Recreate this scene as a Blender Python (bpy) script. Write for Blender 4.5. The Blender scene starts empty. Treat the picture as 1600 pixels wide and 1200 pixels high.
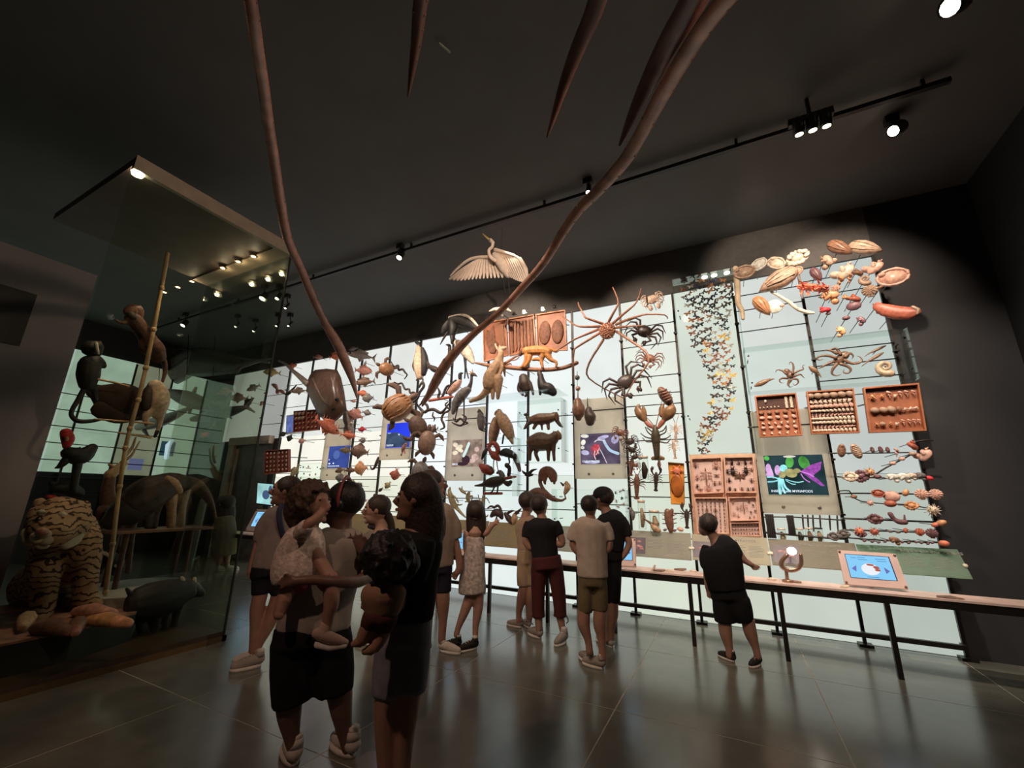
import bpy, math, random
from mathutils import Vector, Matrix
random.seed(7)
SC = bpy.context.scene
COL = SC.collection
# ---------------------------------------------------------------- camera (fitted to the photograph: wall runs along X, floor z=0)
FPX, PITCH, ROLL, YAW = 650.24, math.radians(15.117), math.radians(1.062), math.radians(27.139)
CAM = Vector((0, 0, 1.65))
FW = Vector((-math.sin(YAW) * math.cos(PITCH), math.cos(YAW) * math.cos(PITCH), math.sin(PITCH)))
_r = Vector((math.cos(YAW), math.sin(YAW), 0))
_u = _r.cross(FW)
RT = _r * math.cos(ROLL) + _u * math.sin(ROLL)
UP = _u * math.cos(ROLL) - _r * math.sin(ROLL)
cam = bpy.data.cameras.new('camera'); cam_o = bpy.data.objects.new('camera', cam); COL.objects.link(cam_o)
cam.sensor_width = 36; cam.lens = 36 * FPX / 1600; cam.clip_start = 0.05; cam.clip_end = 100
M4 = Matrix.Identity(4)
for i, a in enumerate((RT, UP, -FW, CAM)):
    for j in range(3): M4[j][i] = a[j]
cam_o.matrix_world = M4
SC.camera = cam_o
# ---------------------------------------------------------------- colour management, world, lights
vs = SC.view_settings
vs.view_transform = 'Standard'; vs.look = 'None'; vs.gamma = 1; vs.use_curve_mapping = False; vs.exposure = 0.0
w = bpy.data.worlds.new('world'); SC.world = w; w.use_nodes = True
w.node_tree.nodes['Background'].inputs[0].default_value = (0.9, 0.85, 0.8, 1)
w.node_tree.nodes['Background'].inputs[1].default_value = 0.008
def spot(name, loc, target, power, col=(1, .78, .55), angle=60, blend=.7, size=.06):
    l = bpy.data.lights.new(name, 'SPOT'); l.energy = power; l.color = col; l.spot_size = math.radians(angle); l.spot_blend = blend; l.shadow_soft_size = size
    o = bpy.data.objects.new(name, l); COL.objects.link(o); o.location = loc
    o.rotation_euler = (Vector(target) - Vector(loc)).to_track_quat('-Z', 'Y').to_euler()
    return o
WARM = (1, .79, .62)
# museum spots on the ceiling track, aimed at the specimens on the wall
for X_, tx, tz, p in ((1.6, 1.7, 4.6, 300), (.6, .8, 3.0, 230), (-.4, -.1, 2.4, 190), (-1.5, -1.0, 4.4, 230), (-2.6, -2.4, 4.2, 290), (-3.6, -3.4, 4.6, 300),
                      (-5.0, -4.9, 3.9, 260), (-6.4, -6.3, 3.9, 260), (-8.0, -8.0, 3.7, 240)):
    spot('track_spot', (X_, 4.85, 5.62), (tx, 6.7, tz), p, WARM, 62)
spot('track_spot', (-4.0, 4.4, 5.6), (-4.3, 6.2, 4.9), 60, WARM, 60)
# added fill spots further out, brightening the wall and the table from the front
for X_, p in ((-9.4, 160), (-7.6, 210), (-5.8, 190), (-4.0, 140), (-2.2, 140), (-.5, 520), (1.2, 640), (2.6, 420)):
    spot('wall_fill', (X_, 3.5, 5.7), (X_ * .97, 6.8, 2.2), p, (1, .83, .69), 52, .8, .08)
for X_, tx in ((-5.0, -3.9), (-3.2, -2.6), (-1.2, -1.4), (.8, .2)):
    spot('visitor_fill', (X_, 1.0, 5.72), (tx, 5.2, .9), 260, (1, .74, .56), 44, .9, .1)  # added spots without fixtures, lifting the visitors' backs
spot('egret_fill', (-.6, .6, 5.3), (-2.95, 5.15, 5.12), 620, WARM, 19, .9)  # added unseen spot, only to brighten the egret
spot('track_spot', (.5, 4.6, 5.62), (.8, 6.6, 5.2), 150, WARM, 50)
# spots over the squid and the walkway, the last two added as fill
spot('ceiling_spot', (2.5, 1.6, 5.7), (-2.2, 2.6, 4.0), 330, (1, .70, .5), 62)
spot('ceiling_spot', (.6, 1.8, 5.6), (-3.3, 4.6, 4.3), 240, (1, .76, .58), 30)  # added to brighten the lower part of the right tentacle
spot('ceiling_spot', (-1.9, -1.6, 5.7), (-2.6, 2.5, 1.1), 240, (1, .62, .46), 60)  # added unseen fill on the nearest visitors
spot('case_spot', (-5.8, 1.9, 4.9), (-6.2, 2.0, .5), 42, (1, .74, .5), 60)
spot('case_spot', (-6.0, 2.6, 4.9), (-6.8, 2.9, 1.4), 52, (1, .72, .48), 70)
# ---------------------------------------------------------------- pixel -> world helpers
def ray(u, v): return RT * (u - 800) + UP * (600 - v) + FW * FPX
def atY(u, v, y):
    d = ray(u, v); t = y / d.y; return CAM + d * t, t
def atX(u, v, x):
    d = ray(u, v); t = x / d.x; return CAM + d * t, t
def atZ(u, v, z):
    d = ray(u, v); t = (z - CAM.z) / d.z; return CAM + d * t, t
def atD(u, v, base, dd=0):
    """on the upright plane through base that faces the camera, dd metres further away"""
    n = Vector((base[0], base[1], 0)); L = n.length; n /= L
    d = ray(u, v); t = (L + dd) / d.dot(n); return CAM + d * t, t
def wx(u, v, y): return atY(u, v, y)[0].x
def wz(u, v, y): return atY(u, v, y)[0].z
# ---------------------------------------------------------------- materials
MATS = {}
def mat(name, col, rough=.6, noise=.25, scale=12., bump=.0, metal=0., spec=.4, emit=0., col2=None, stripes=None, detail=4):
    if name in MATS: return MATS[name]
    m = bpy.data.materials.new(name); m.use_nodes = True; nt = m.node_tree; b = nt.nodes['Principled BSDF']
    b.inputs['Roughness'].default_value = rough; b.inputs['Metallic'].default_value = metal
    b.inputs['Specular IOR Level'].default_value = spec
    c1 = tuple(max(0, c * (1 - noise)) for c in col); c2 = col2 or tuple(min(1, c * (1 + noise)) for c in col)
    tc = nt.nodes.new('ShaderNodeTexCoord')
    if stripes:
        tx = nt.nodes.new('ShaderNodeTexWave'); tx.inputs['Scale'].default_value = scale; tx.inputs['Distortion'].default_value = stripes
        tx.inputs['Detail'].default_value = 2; tx.inputs['Detail Scale'].default_value = 1.5; tx.bands_direction = 'Z'
    else:
        tx = nt.nodes.new('ShaderNodeTexNoise'); tx.inputs['Scale'].default_value = scale; tx.inputs['Detail'].default_value = detail
    nt.links.new(tc.outputs['Object'], tx.inputs['Vector'])
    cr = nt.nodes.new('ShaderNodeValToRGB'); cr.color_ramp.elements[0].position = .3; cr.color_ramp.elements[1].position = .7
    cr.color_ramp.elements[0].color = (*c1, 1); cr.color_ramp.elements[1].color = (*c2, 1)
    nt.links.new(tx.outputs[0], cr.inputs[0]); nt.links.new(cr.outputs[0], b.inputs['Base Color'])
    if bump:
        bp = nt.nodes.new('ShaderNodeBump'); bp.inputs['Strength'].default_value = bump; bp.inputs['Distance'].default_value = .01
        nt.links.new(tx.outputs[0], bp.inputs['Height']); nt.links.new(bp.outputs[0], b.inputs['Normal'])
    if emit:
        b.inputs['Emission Strength'].default_value = emit; nt.links.new(cr.outputs[0], b.inputs['Emission Color'])
    MATS[name] = m; return m
def glow(name, col, strength=1., noise=0., scale=3.):
    """a lit, backlit or screen surface"""
    if name in MATS: return MATS[name]
    m = bpy.data.materials.new(name); m.use_nodes = True; nt = m.node_tree; nt.nodes.clear()
    out = nt.nodes.new('ShaderNodeOutputMaterial'); e = nt.nodes.new('ShaderNodeEmission')
    e.inputs[0].default_value = (*col, 1); e.inputs[1].default_value = strength
    if noise:
        tc = nt.nodes.new('ShaderNodeTexCoord'); tx = nt.nodes.new('ShaderNodeTexNoise'); tx.inputs['Scale'].default_value = scale
        nt.links.new(tc.outputs['Object'], tx.inputs['Vector'])
        cr = nt.nodes.new('ShaderNodeValToRGB')
        cr.color_ramp.elements[0].position = .3; cr.color_ramp.elements[1].position = .7
        cr.color_ramp.elements[0].color = (*[c * (1 - noise) for c in col], 1); cr.color_ramp.elements[1].color = (*[c * (1 + noise) for c in col], 1)
        nt.links.new(tx.outputs[0], cr.inputs[0]); nt.links.new(cr.outputs[0], e.inputs[0])
    nt.links.new(e.outputs[0], out.inputs[0]); MATS[name] = m; return m
def glassm(name, col=(.93, 1, .97), refl=.06, rough=.02):
    if name in MATS: return MATS[name]
    m = bpy.data.materials.new(name); m.use_nodes = True; nt = m.node_tree; nt.nodes.clear()
    out = nt.nodes.new('ShaderNodeOutputMaterial'); mx = nt.nodes.new('ShaderNodeMixShader')
    tr = nt.nodes.new('ShaderNodeBsdfTransparent'); gl = nt.nodes.new('ShaderNodeBsdfGlossy')
    tr.inputs[0].default_value = (*col, 1); gl.inputs['Roughness'].default_value = rough
    lw = nt.nodes.new('ShaderNodeLayerWeight'); lw.inputs[0].default_value = .12
    ma = nt.nodes.new('ShaderNodeMath'); ma.operation = 'MULTIPLY'; ma.inputs[1].default_value = refl * 10
    ad = nt.nodes.new('ShaderNodeMath'); ad.operation = 'MINIMUM'; ad.inputs[1].default_value = .5
    nt.links.new(lw.outputs['Fresnel'], ma.inputs[0]); nt.links.new(ma.outputs[0], ad.inputs[0]); nt.links.new(ad.outputs[0], mx.inputs[0])
    nt.links.new(tr.outputs[0], mx.inputs[1]); nt.links.new(gl.outputs[0], mx.inputs[2]); nt.links.new(mx.outputs[0], out.inputs[0])
    MATS[name] = m; return m
# ---------------------------------------------------------------- mesh building
class MB:
    def __init__(s): s.v = []; s.f = []; s.mi = []; s.cur = 0; s.flat = False
    def add(s, vs, fs):
        k = len(s.v); s.v += [Vector(p) for p in vs]; s.f += [tuple(i + k for i in q) for q in fs]; s.mi += [s.cur] * len(fs); return s
    def obox(s, c, ax, ay, az):
        c, ax, ay, az = map(Vector, (c, ax, ay, az))
        vs = [c + ax * i + ay * j + az * k for k in (-1, 1) for j in (-1, 1) for i in (-1, 1)]
        return s.add(vs, [(0, 2, 3, 1), (4, 5, 7, 6), (0, 1, 5, 4), (2, 6, 7, 3), (0, 4, 6, 2), (1, 3, 7, 5)])
    def box(s, x0, x1, y0, y1, z0, z1):
        return s.obox(((x0 + x1) / 2, (y0 + y1) / 2, (z0 + z1) / 2), ((x1 - x0) / 2, 0, 0), (0, (y1 - y0) / 2, 0), (0, 0, (z1 - z0) / 2))
    def tube(s, pts, rad, n=8, flat=1., view=None, round_=True):
        pts = [Vector(p) for p in pts]; N = len(pts)
        if not isinstance(rad, (list, tuple)): rad = [rad] * N
        view = Vector(view) if view is not None else None
        rings = []; side0 = None
        for i in range(N):
            T = (pts[min(i + 1, N - 1)] - pts[max(i - 1, 0)])
            if T.length < 1e-9: T = Vector((0, 0, 1))
            T.normalize()
            V = view if view is not None else Vector((0.13, 1, 0.21)).normalized()
            b = T.cross(V)
            if b.length < .15: b = side0.copy() if side0 is not None else T.cross(Vector((.9, .1, .4)))
            b.normalize()
            if side0 is not None and b.dot(side0) < 0: b = -b
            side0 = b; d = b.cross(T)
            rings.append((pts[i], rad[i], b, d, T))
        full = []
        if round_:
            p, r, b, d, T = rings[0]
            full += [(p - T * r * .9, r * .42, b, d), (p - T * r * .55, r * .82, b, d)]
        full += [(p, r, b, d) for p, r, b, d, T in rings]
        if round_:
            p, r, b, d, T = rings[-1]
            full += [(p + T * r * .55, r * .82, b, d), (p + T * r * .9, r * .42, b, d)]
        vs = []; fs = []
        for p, r, b, d in full:
            for k in range(n):
                a = 2 * math.pi * k / n; vs.append(p + b * (r * math.cos(a)) + d * (r * flat * math.sin(a)))
        for i in range(len(full) - 1):
            for k in range(n):
                k2 = (k + 1) % n; fs.append((i * n + k, i * n + k2, (i + 1) * n + k2, (i + 1) * n + k))
        fs.append(tuple(range(n - 1, -1, -1))); L = (len(full) - 1) * n; fs.append(tuple(range(L, L + n)))
        return s.add(vs, fs)
    def ell(s, c, rx, ry, rz, n=10, m=6, rot=None):
        c = Vector(c); vs = []; fs = []
        for j in range(1, m):
            t = math.pi * j / m
            for i in range(n):
                a = 2 * math.pi * i / n; vs.append(Vector((rx * math.sin(t) * math.cos(a), ry * math.sin(t) * math.sin(a), rz * math.cos(t))))
        top = len(vs); vs.append(Vector((0, 0, rz))); bot = len(vs); vs.append(Vector((0, 0, -rz)))
        for j in range(m - 2):
            for i in range(n):
                i2 = (i + 1) % n; fs.append((j * n + i, (j + 1) * n + i, (j + 1) * n + i2, j * n + i2))
        for i in range(n):
            i2 = (i + 1) % n; fs.append((top, i, i2)); q = (m - 2) * n; fs.append((bot, q + i2, q + i))
        if rot is not None: vs = [rot @ p for p in vs]
        return s.add([c + p for p in vs], fs)
    def plate(s, poly, th, frame=None):
        """flat outline (x,z) given thickness th along y"""
        n = len(poly); vs = [Vector((p[0], -th / 2, p[1])) for p in poly] + [Vector((p[0], th / 2, p[1])) for p in poly]
        fs = [tuple(range(n)), tuple(range(2 * n - 1, n - 1, -1))] + [(i, n + i, n + (i + 1) % n, (i + 1) % n) for i in range(n)]
        if frame is not None: vs = [frame @ p for p in vs]
        return s.add(vs, fs)
    def poly3(s, pts, th, nrm):
        n = len(pts); d = Vector(nrm).normalized() * th / 2; pts = [Vector(p) for p in pts]
        vs = [p - d for p in pts] + [p + d for p in pts]
        return s.add(vs, [tuple(range(n)), tuple(range(2 * n - 1, n - 1, -1))] + [(i, n + i, n + (i + 1) % n, (i + 1) % n) for i in range(n)])
    def lathe(s, prof, c, axis=(0, 0, 1), n=12):
        ax = Vector(axis).normalized(); a = ax.cross(Vector((.3, 1, .2))).normalized(); b = ax.cross(a); c = Vector(c); vs = []; fs = []
        for r, h in prof:
            for k in range(n):
                t = 2 * math.pi * k / n; vs.append(c + ax * h + a * (r * math.cos(t)) + b * (r * math.sin(t)))
        for i in range(len(prof) - 1):
            for k in range(n):
                k2 = (k + 1) % n; fs.append((i * n + k, i * n + k2, (i + 1) * n + k2, (i + 1) * n + k))
        fs.append(tuple(range(n - 1, -1, -1))); L = (len(prof) - 1) * n; fs.append(tuple(range(L, L + n)))
        return s.add(vs, fs)
    def mesh(s, name, mats, smooth=True, off=None):
        me = bpy.data.meshes.new(name)
        me.from_pydata([tuple(p - off) if off is not None else tuple(p) for p in s.v], [], s.f)
        for m in (mats if isinstance(mats, (list, tuple)) else [mats]): me.materials.append(m)
        if any(s.mi): me.polygons.foreach_set('material_index', s.mi)
        if smooth and not s.flat: me.shade_smooth()
        me.update(); return me
def tag(o, label=None, cat=None, group=None, kind=None):
    for k, v in (('label', label), ('category', cat), ('group', group), ('kind', kind)):
        if v: o[k] = v
    return o
def link(name, data, parent=None):
    o = bpy.data.objects.new(name, data); COL.objects.link(o)
    if parent is not None: o.parent = parent
    return o
def obj(name, mb, mats, parent=None, smooth=True, off=None, remesh=0, label=None):
    if off is None and parent is not None and parent.get('_w'): off = parent.location
    o = link(name, mb.mesh(name, mats, smooth, off), parent)
    if remesh:
        md = o.modifiers.new('remesh', 'REMESH'); md.mode = 'VOXEL'; md.voxel_size = remesh; md.use_smooth_shade = True
        sm = o.modifiers.new('smooth', 'SMOOTH'); sm.iterations = 4; sm.factor = .5
    if label: o['label'] = label
    return o
def top(name, mb, mats, label, cat, group=None, smooth=True, remesh=0, at=None):
    """a thing that is one mesh, its origin at its own middle"""
    if at is None:
        at = sum(mb.v, Vector()) / len(mb.v)
    o = obj(name, mb, mats, None, smooth, at, remesh); o.location = at
    return tag(o, label, cat, group)
def thing(name, label, cat, loc, group=None, rot=None, scale=1.):
    o = link(name, None); o.location = loc; o.empty_display_size = .05
    if rot: o.rotation_euler = rot
    if scale != 1.: o.scale = (scale,) * 3
    tag(o, label, cat, group)
    return o
def wthing(name, label, cat, loc, group=None):
    """a thing whose parts are given in world coordinates"""
    o = thing(name, label, cat, loc, group); o['_w'] = 1; return o
def struct(name, mb, mats, smooth=False, parent=None):
    o = obj(name, mb, mats, parent, smooth); 
    if parent is None: o['kind'] = 'structure'
    return o
def cat_rom(P, k=3):
    if len(P) < 3: return P
    out = []
    for i in range(len(P) - 1):
        p0, p1, p2, p3 = P[max(i - 1, 0)], P[i], P[i + 1], P[min(i + 2, len(P) - 1)]
        for j in range(k):
            t = j / k
            out.append(tuple(.5 * ((2 * b) + (c - a) * t + (2 * a - 5 * b + 4 * c - d) * t * t + (3 * b - a - 3 * c + d) * t ** 3) for a, b, c, d in zip(p0, p1, p2, p3)))
    out.append(P[-1]); return out
def chain(mb, pts, pl, flat=1., n=8, k=3, minr=.002, round_=True):
    """pts: (u, v, r_px[, metres toward viewer]); pl(u, v, dd) -> (point, metres per pixel)"""
    P = cat_rom([tuple(map(float, p)) + ((0.,) if len(p) == 3 else ()) for p in pts], k)
    W = []; R = []
    for u, v, r, dd in P:
        p, s = pl(u, v, dd); W.append(p); R.append(max(minr, r * s))
    vw = (W[len(W) // 2] - CAM).normalized()
    mb.tube(W, R, n, flat, vw, round_); return mb
def planeY(y): return lambda u, v, dd=0: atY(u, v, y - dd)
def planeX(x): return lambda u, v, dd=0: atX(u, v, x + dd)
def planeD(base): return lambda u, v, dd=0: atD(u, v, base, -dd)
def text(s, parent, loc, size, m, rot=(math.pi / 2, 0, 0), ext=.001, align='LEFT'):
    c = bpy.data.curves.new('lettering', 'FONT'); c.body = s; c.size = size; c.extrude = ext; c.align_x = align; c.offset = size * .012
    c.materials.append(m); o = link('lettering', c, parent)
    me = bpy.data.meshes.new_from_object(o); bpy.data.objects.remove(o); o = link("lettering", me, parent)
    o.location = Vector(loc) - (parent.location if parent is not None and parent.get('_w') else Vector()); o.rotation_euler = rot; return o
# ================================================================ SETTING
m_floor = mat('polished stone floor', (.135, .135, .112), .21, .18, 3, .02, spec=.8)
m_joint = mat('pale joint', (.42, .38, .32), .6, .1)
m_ceil = mat('dark painted ceiling', (.138, .136, .129), .8, .06, 2)
m_dark = mat('charcoal painted wall', (.034, .034, .036), .7, .06, 2)
m_grey = mat('grey painted wall', (.24, .215, .225), .8, .06, 2)
m_black = mat('black wall', (.02, .02, .021), .6, .1)
m_post = mat('dark bronze metal', (.035, .03, .026), .4, .1, 20, metal=.6)
m_rod = mat('dark steel rod', (.05, .045, .04), .35, .1, 20, metal=.7)
WY = 7.0          # face of the lit wall
XR = 2.15         # its right end
PITCHX = .893
def mx(i): return 1.2575 - PITCHX * i
# floor of large slabs with thin pale joints
b = MB(); b.box(-16.5, 5.2, -3, 7.4, -.12, -.0012)
fl = struct('floor', b, m_joint)
TX, TY = 1.55, 1.55
p_ = atZ(960, 1110, 0)[0]; ox = p_.x; p_ = atZ(1130, 1150, 0)[0]; oy = p_.y
i0 = math.floor((-16.4 - ox) / TX); tile_me = None
for i in range(i0, 15):
    x0 = ox + i * TX
    if x0 > 5: break
    for j in range(-4, 8):
        y0 = oy + j * TY
        if y0 > 7.3 or y0 + TY < -3: continue
        xa, xb, ya, yb = max(x0, -16.45) + .0045, min(x0 + TX, 5.15) - .0045, max(y0, -3) + .0045, min(y0 + TY, 7.35) - .0045
        if xb - xa < .05 or yb - ya < .05: continue
        t = MB(); t.box(xa, xb, ya, yb, -.001, 0); obj('floor_tile', t, m_floor, fl, False)
b = MB(); b.box(-16.5, 5.2, -3, 7.4, 5.87, 6.0); struct('ceiling', b, m_ceil)
b = MB(); b.box(-16.5, 5.2, 7.2, 7.4, 0, 5.87); wb = struct('wall_back', b, m_black)
b = MB(); b.box(XR + .02, 3.3, 7.0, 7.2, 0, 5.87); struct('wall_back_right', b, m_dark)
b = MB(); b.box(3.3, 3.5, -3, 7.2, 0, 5.87); struct('wall_right', b, m_dark)
b = MB(); b.box(-14.6, XR + .02, 6.98, 7.2, 5.06, 5.87); struct('trim_1', b, mat('black header', (.10, .095, .09), .8, .1))
b = MB(); b.box(-16.5, 5.2, -3.2, -3, 0, 5.87); struct('wall_front', b, m_dark)
b = MB(); b.box(-14.62, -14.4, -3, 7.2, 0, 5.87); struct('wall_left', b, m_black)
# grey partition at the back of the glass case
gx = -7.55; gy = atX(100, 600, gx)[0].y
b = MB(); b.box(gx - .25, gx, -2.9, gy, 0, atX(100, 412, gx)[0].z); gw = struct('wall_partition', b, m_grey)
q = [atX(u, v, gx + .02)[0] for u, v in ((0, 442), (58, 461), (5, 535))]
b = MB(); b.box(gx, gx + .03, q[1].y - 1.2, q[1].y, q[2].z, q[1].z); obj('recess_panel', b, m_black, gw, False)
# lit wall panels, one per bay and course
TINT = {-1: (.44, .475, .45), 0: (.44, .475, .45), 1: (.55, .58, .55), 2: (.57, .59, .53), 3: (.66, .69, .62), 4: (.66, .70, .67), 5: (.69, .74, .72), 6: (.74, .79, .83), 7: (.73, .78, .82), 8: (.75, .79, .79)}  # dimmer right bays carry lens and angle falloff in their colour
courses = (.004, 1.02, 2.02, 3.03, 4.04, 5.05)
for i in range(-1, 17):
    xa, xb = mx(i) - (PITCHX if i >= 0 else 0), (mx(i) if i >= 0 else XR)
    if i == -1: xa, xb = mx(0), XR
    elif i > 0: xa, xb = mx(i), mx(i - 1)
    else: continue
    for k in range(5):
        z0, z1 = courses[k], courses[k + 1]
        if i >= 14 and k < 3: continue          # the doorway under the last bays
        c = TINT.get(i, (.76, .75, .66)); 
        if k <= 1: c = tuple(a * f for a, f in zip(c, (.84, .87, .81)))
        elif k >= 3 and i > 8: c = tuple(a * f for a, f in zip(c, (.82, .86, .92)))
        if i >= 14: c = tuple(a * .42 for a in c)
        t = MB(); t.box(xa + .004, xb - .004, WY, WY + .03, z0 + .003, z1 - .003)
        obj('light_panel', t, glow('backlit glass %d %d' % (i, k), c, 1.25, .05, 1.3), wb, False)
# the left wall, seen through the glass case
wl = bpy.data.objects['wall_left']
for i in range(9):
    ya, yb = 6.9 - .9 * (i + 1), 6.9 - .9 * i
    for k in range(2, 5):
        t = MB(); t.box(-14.4, -14.37, ya + .004, yb - .004, courses[k] + .003, courses[k + 1] - .003)
        obj('light_panel', t, glow('backlit green glass %d' % (i % 3 == 1), (.33, .44, .36) if i % 3 != 1 else (.20, .21, .15), .9, .12, 2), wl, False)
# doorway in the back wall
b = MB(); b.box(-14.3, -10.4, 6.9, 7.2, 0, 3.0); struct('wall_door', b, mat('dark doorway', (.035, .035, .034), .7, .1))
# the door frame, sign lintel and door leaf
m_frame = mat('pinkish stone frame', (.60, .46, .40), .6, .15, 8)
x0, x1 = wx(358, 700, 6.8), -10.5
ztop = wz(400, 682, 6.8); zbot = wz(400, 694, 6.8)
d1 = MB(); d1.box(x0, x0 + .24, 6.78, 6.9, 0, ztop).box(x0, x1, 6.76, 6.9, zbot, ztop)
dr = struct('door_1', d1, m_frame)
t = MB(); t.box(x0 + .24, x1, 6.86, 6.9, 0, zbot); obj('door_leaf', t, mat('dim wooden door', (.12, .10, .085), .5, .3, 6), dr, False)
t = MB(); t.box(x0 + .32, x0 + .40, 6.82, 6.9, 0, zbot - .1); obj('door_stile', t, m_frame, dr, False)
# frame of the lit wall: posts with feet, and horizontal rods
fr = thing('display_wall_frame', 'tall dark metal frame of posts and rods in front of the long lit wall', 'display frame', (0, 0, 0))
POSTX = [mx(i) for i in range(0, 15)] + [XR]
for X_ in POSTX:
    t = MB(); t.box(X_ - .018, X_ + .018, 6.92, 6.96, .02, 5.04).box(X_ - .07, X_ + .07, 6.86, 6.99, .0, .03)
    for z in (1.5, 2.2, 2.9, 3.6, 4.3): t.box(X_ - .03, X_ + .03, 6.88, 6.94, z - .012, z + .012)
    obj('post', t, m_post, fr, False)
RODS = {0: (3.05, 3.27, 3.49, 3.71, 4.55, 4.8), 1: (1.62, 1.98, 4.15, 4.5, 4.75), 3: (1.1, 1.45, 1.68, 1.9, 2.55, 2.95, 3.12, 3.3, 3.6, 4.15, 4.5),
        4: (1.55, 2.3, 3.1), 5: (1.1, 1.45, 3.05), 6: (1.05, 1.4, 1.75, 2.55, 3.0), 7: (1.05, 1.6, 2.3, 3.0, 3.4), 8: (1.3, 1.55, 1.9, 2.3, 2.75, 3.2, 3.7), 9: (1.3, 1.6, 2.2, 2.6, 3.1, 3.6),
        10: (1.3, 1.7, 1.95, 2.25, 2.5, 2.8, 3.1, 3.6, 4.1), 11: (1.6, 2.2, 2.7, 3.2, 3.8, 4.2), 12: (1.5, 1.9, 2.4, 2.9, 3.5, 4.1), 13: (1.7, 2.1, 3.1, 3.8, 4.4), 14: (3.4, 4.2)}
for i, zs in RODS.items():
    xa, xb = (mx(0), XR) if i == 0 else (mx(i), mx(i - 1))
    for z in zs:
        t = MB(); t.tube([(xa, 6.9, z), (xb, 6.9, z)], .008, 6, round_=False); obj('rod', t, m_rod, fr, True)
# ceiling track and lamps
m_fix = mat('black lamp housing', (.02, .02, .02), .4, .1)
m_bulb = glow('warm lamp', (1, .86, .62), 14)
tr = thing('ceiling_track', 'long thin dark lighting track under the ceiling in front of the wall', 'track', (0, 0, 0))
t = MB(); t.box(-13, 2.4, 4.82, 4.87, 5.74, 5.79); obj('rail', t, m_fix, tr, False)
for X_ in (-12, -9.5, -7, -4.5, -2, .5, 2.2):
    t = MB(); t.box(X_ - .015, X_ + .015, 4.83, 4.86, 5.78, 5.88); obj('hanger', t, m_fix, tr, False)
def lamp(u, v, z, label, r=.055, aim=(0, .5, -.86)):
    p, s = atZ(u, v, z); o = wthing('spot_lamp', label, 'lamp', p, None); a = Vector(aim).normalized()
    h = MB(); h.lathe([(r * .6, -.16), (r, -.12), (r, .0), (r * 1.05, .012)], p, a, 12); obj('housing', h, m_fix, o)
    h = MB(); h.lathe([(r * .8, .0), (r * .8, .016)], p, a, 12); obj('bulb', h, m_bulb, o)
    h = MB(); h.tube([p - a * .1, Vector((p.x, p.y, 5.78))], .012, 6); obj('stem', h, m_fix, o)
    h = MB(); h.box(p.x - .06, p.x + .06, p.y - .04, p.y + .04, 5.78, 5.87); obj('mount', h, m_fix, o, False)
toc = (0, -.45, -.9)
lamp(624, 402, 5.62, 'glowing track lamp left of the white egret', aim=toc)
lamp(919, 300, 5.66, 'small glowing track lamp beside the right squid tentacle', .035, aim=toc)
lamp(410, 466, 5.55, 'brightest glowing lamp behind the glass case top', .07, aim=toc)
lamp(433, 466, 5.55, 'glowing lamp just right of the brightest lamp behind the case', .045, aim=toc)
lamp(286, 508, 5.55, 'lone glowing lamp low behind the glass case near the bamboo pole', .06, aim=toc)
lamp(1397, 204, 5.68, 'long glowing lamp on the ceiling right of the black lamp cluster', .07, (-.75, -.4, -.6))
lamp(1486, 10, 5.6, 'brightest large glowing lamp at the top right corner', .085, (-.75, -.4, -.6))
for (u, v) in ((446, 481), (451, 509), (368, 510), (396, 517), (432, 509)):
    lamp(u, v, 5.55, 'tiny distant lamp low behind the glass case corner', .025, aim=toc)
    bpy.context.scene.collection.objects[-1]
# the dark cluster of three lamps
p, s = atZ(1270, 203, 5.45)
cl = wthing('lamp_cluster', 'black three-headed lamp cluster hanging from the right end of the track', 'lamp', p)
for k in range(3):
    c = p + Vector((-.12 + .12 * k, 0, 0)); t = MB(); t.lathe([(.03, .18), (.055, .14), (.055, 0)], c, (0, -.25, 1), 10); obj('housing', t, m_fix, cl)
    t = MB(); t.lathe([(.038, -.012), (.038, 0)], c, (0, -.25, 1), 10); obj('bulb', t, glow('dim lamp', (1, .85, .6), 2.2), cl)
t = MB(); t.tube([p + Vector((0, 0, .18)), (p.x, p.y, 5.86)], .02, 6).box(p.x - .2, p.x + .2, p.y - .03, p.y + .03, p.z + .12, p.z + .2); obj('bracket', t, m_fix, cl, False)
# ================================================================ THE LONG TABLE
TYF, TYB = 5.86, 6.22
TZ = wz(1300, 921, TYF)
m_top = mat('pinkish printed worktop', (.80, .60, .53), .35, .15, 5)
tb = thing('display_table', 'long low table with dark metal legs and pinkish printed top along the lit wall', 'table', (0, 0, 0))
tl = -10.2
b = MB(); b.poly3([(tl, TYF, TZ), (2.55, TYF, TZ), (2.85, TYF + .16, TZ), (2.85, TYB, TZ), (tl, TYB, TZ)], .02, (0, 0, 1)); obj('table_top', b, m_top, tb, False)
b = MB(); b.box(tl, 2.55, TYF + .005, TYF + .045, TZ - .085, TZ - .01); obj('front_rail', b, m_post, tb, False)
b = MB(); b.box(tl, 2.8, TYB - .04, TYB, TZ - .085, TZ - .01); obj('rear_rail', b, m_post, tb, False)
lx0 = atZ(1410, 1063, 0)[0].x
for k in range(12):
    X_ = lx0 - .926 * k
    b = MB(); b.box(X_ - .022, X_ + .022, TYF + .005, TYF + .05, 0, TZ - .01); obj('leg', b, m_post, tb, False)
p = atY(1380, 996, 6.6)[0]
b = MB(); b.box(-9.6, 2.13, 6.78, 6.83, wz(1380, 996, 6.8) - .025, wz(1380, 996, 6.8) + .025); obj('foot_rail', b, m_post, tb, False)
for k in range(13):
    X_ = mx(k) if k < 12 else XR - .03
    b = MB(); b.box(X_ - .015, X_ + .015, 6.8, 6.93, wz(1380, 996, 6.8) - .02, wz(1380, 996, 6.8) + .02); obj('rail_bracket', b, m_post, tb, False)
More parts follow.
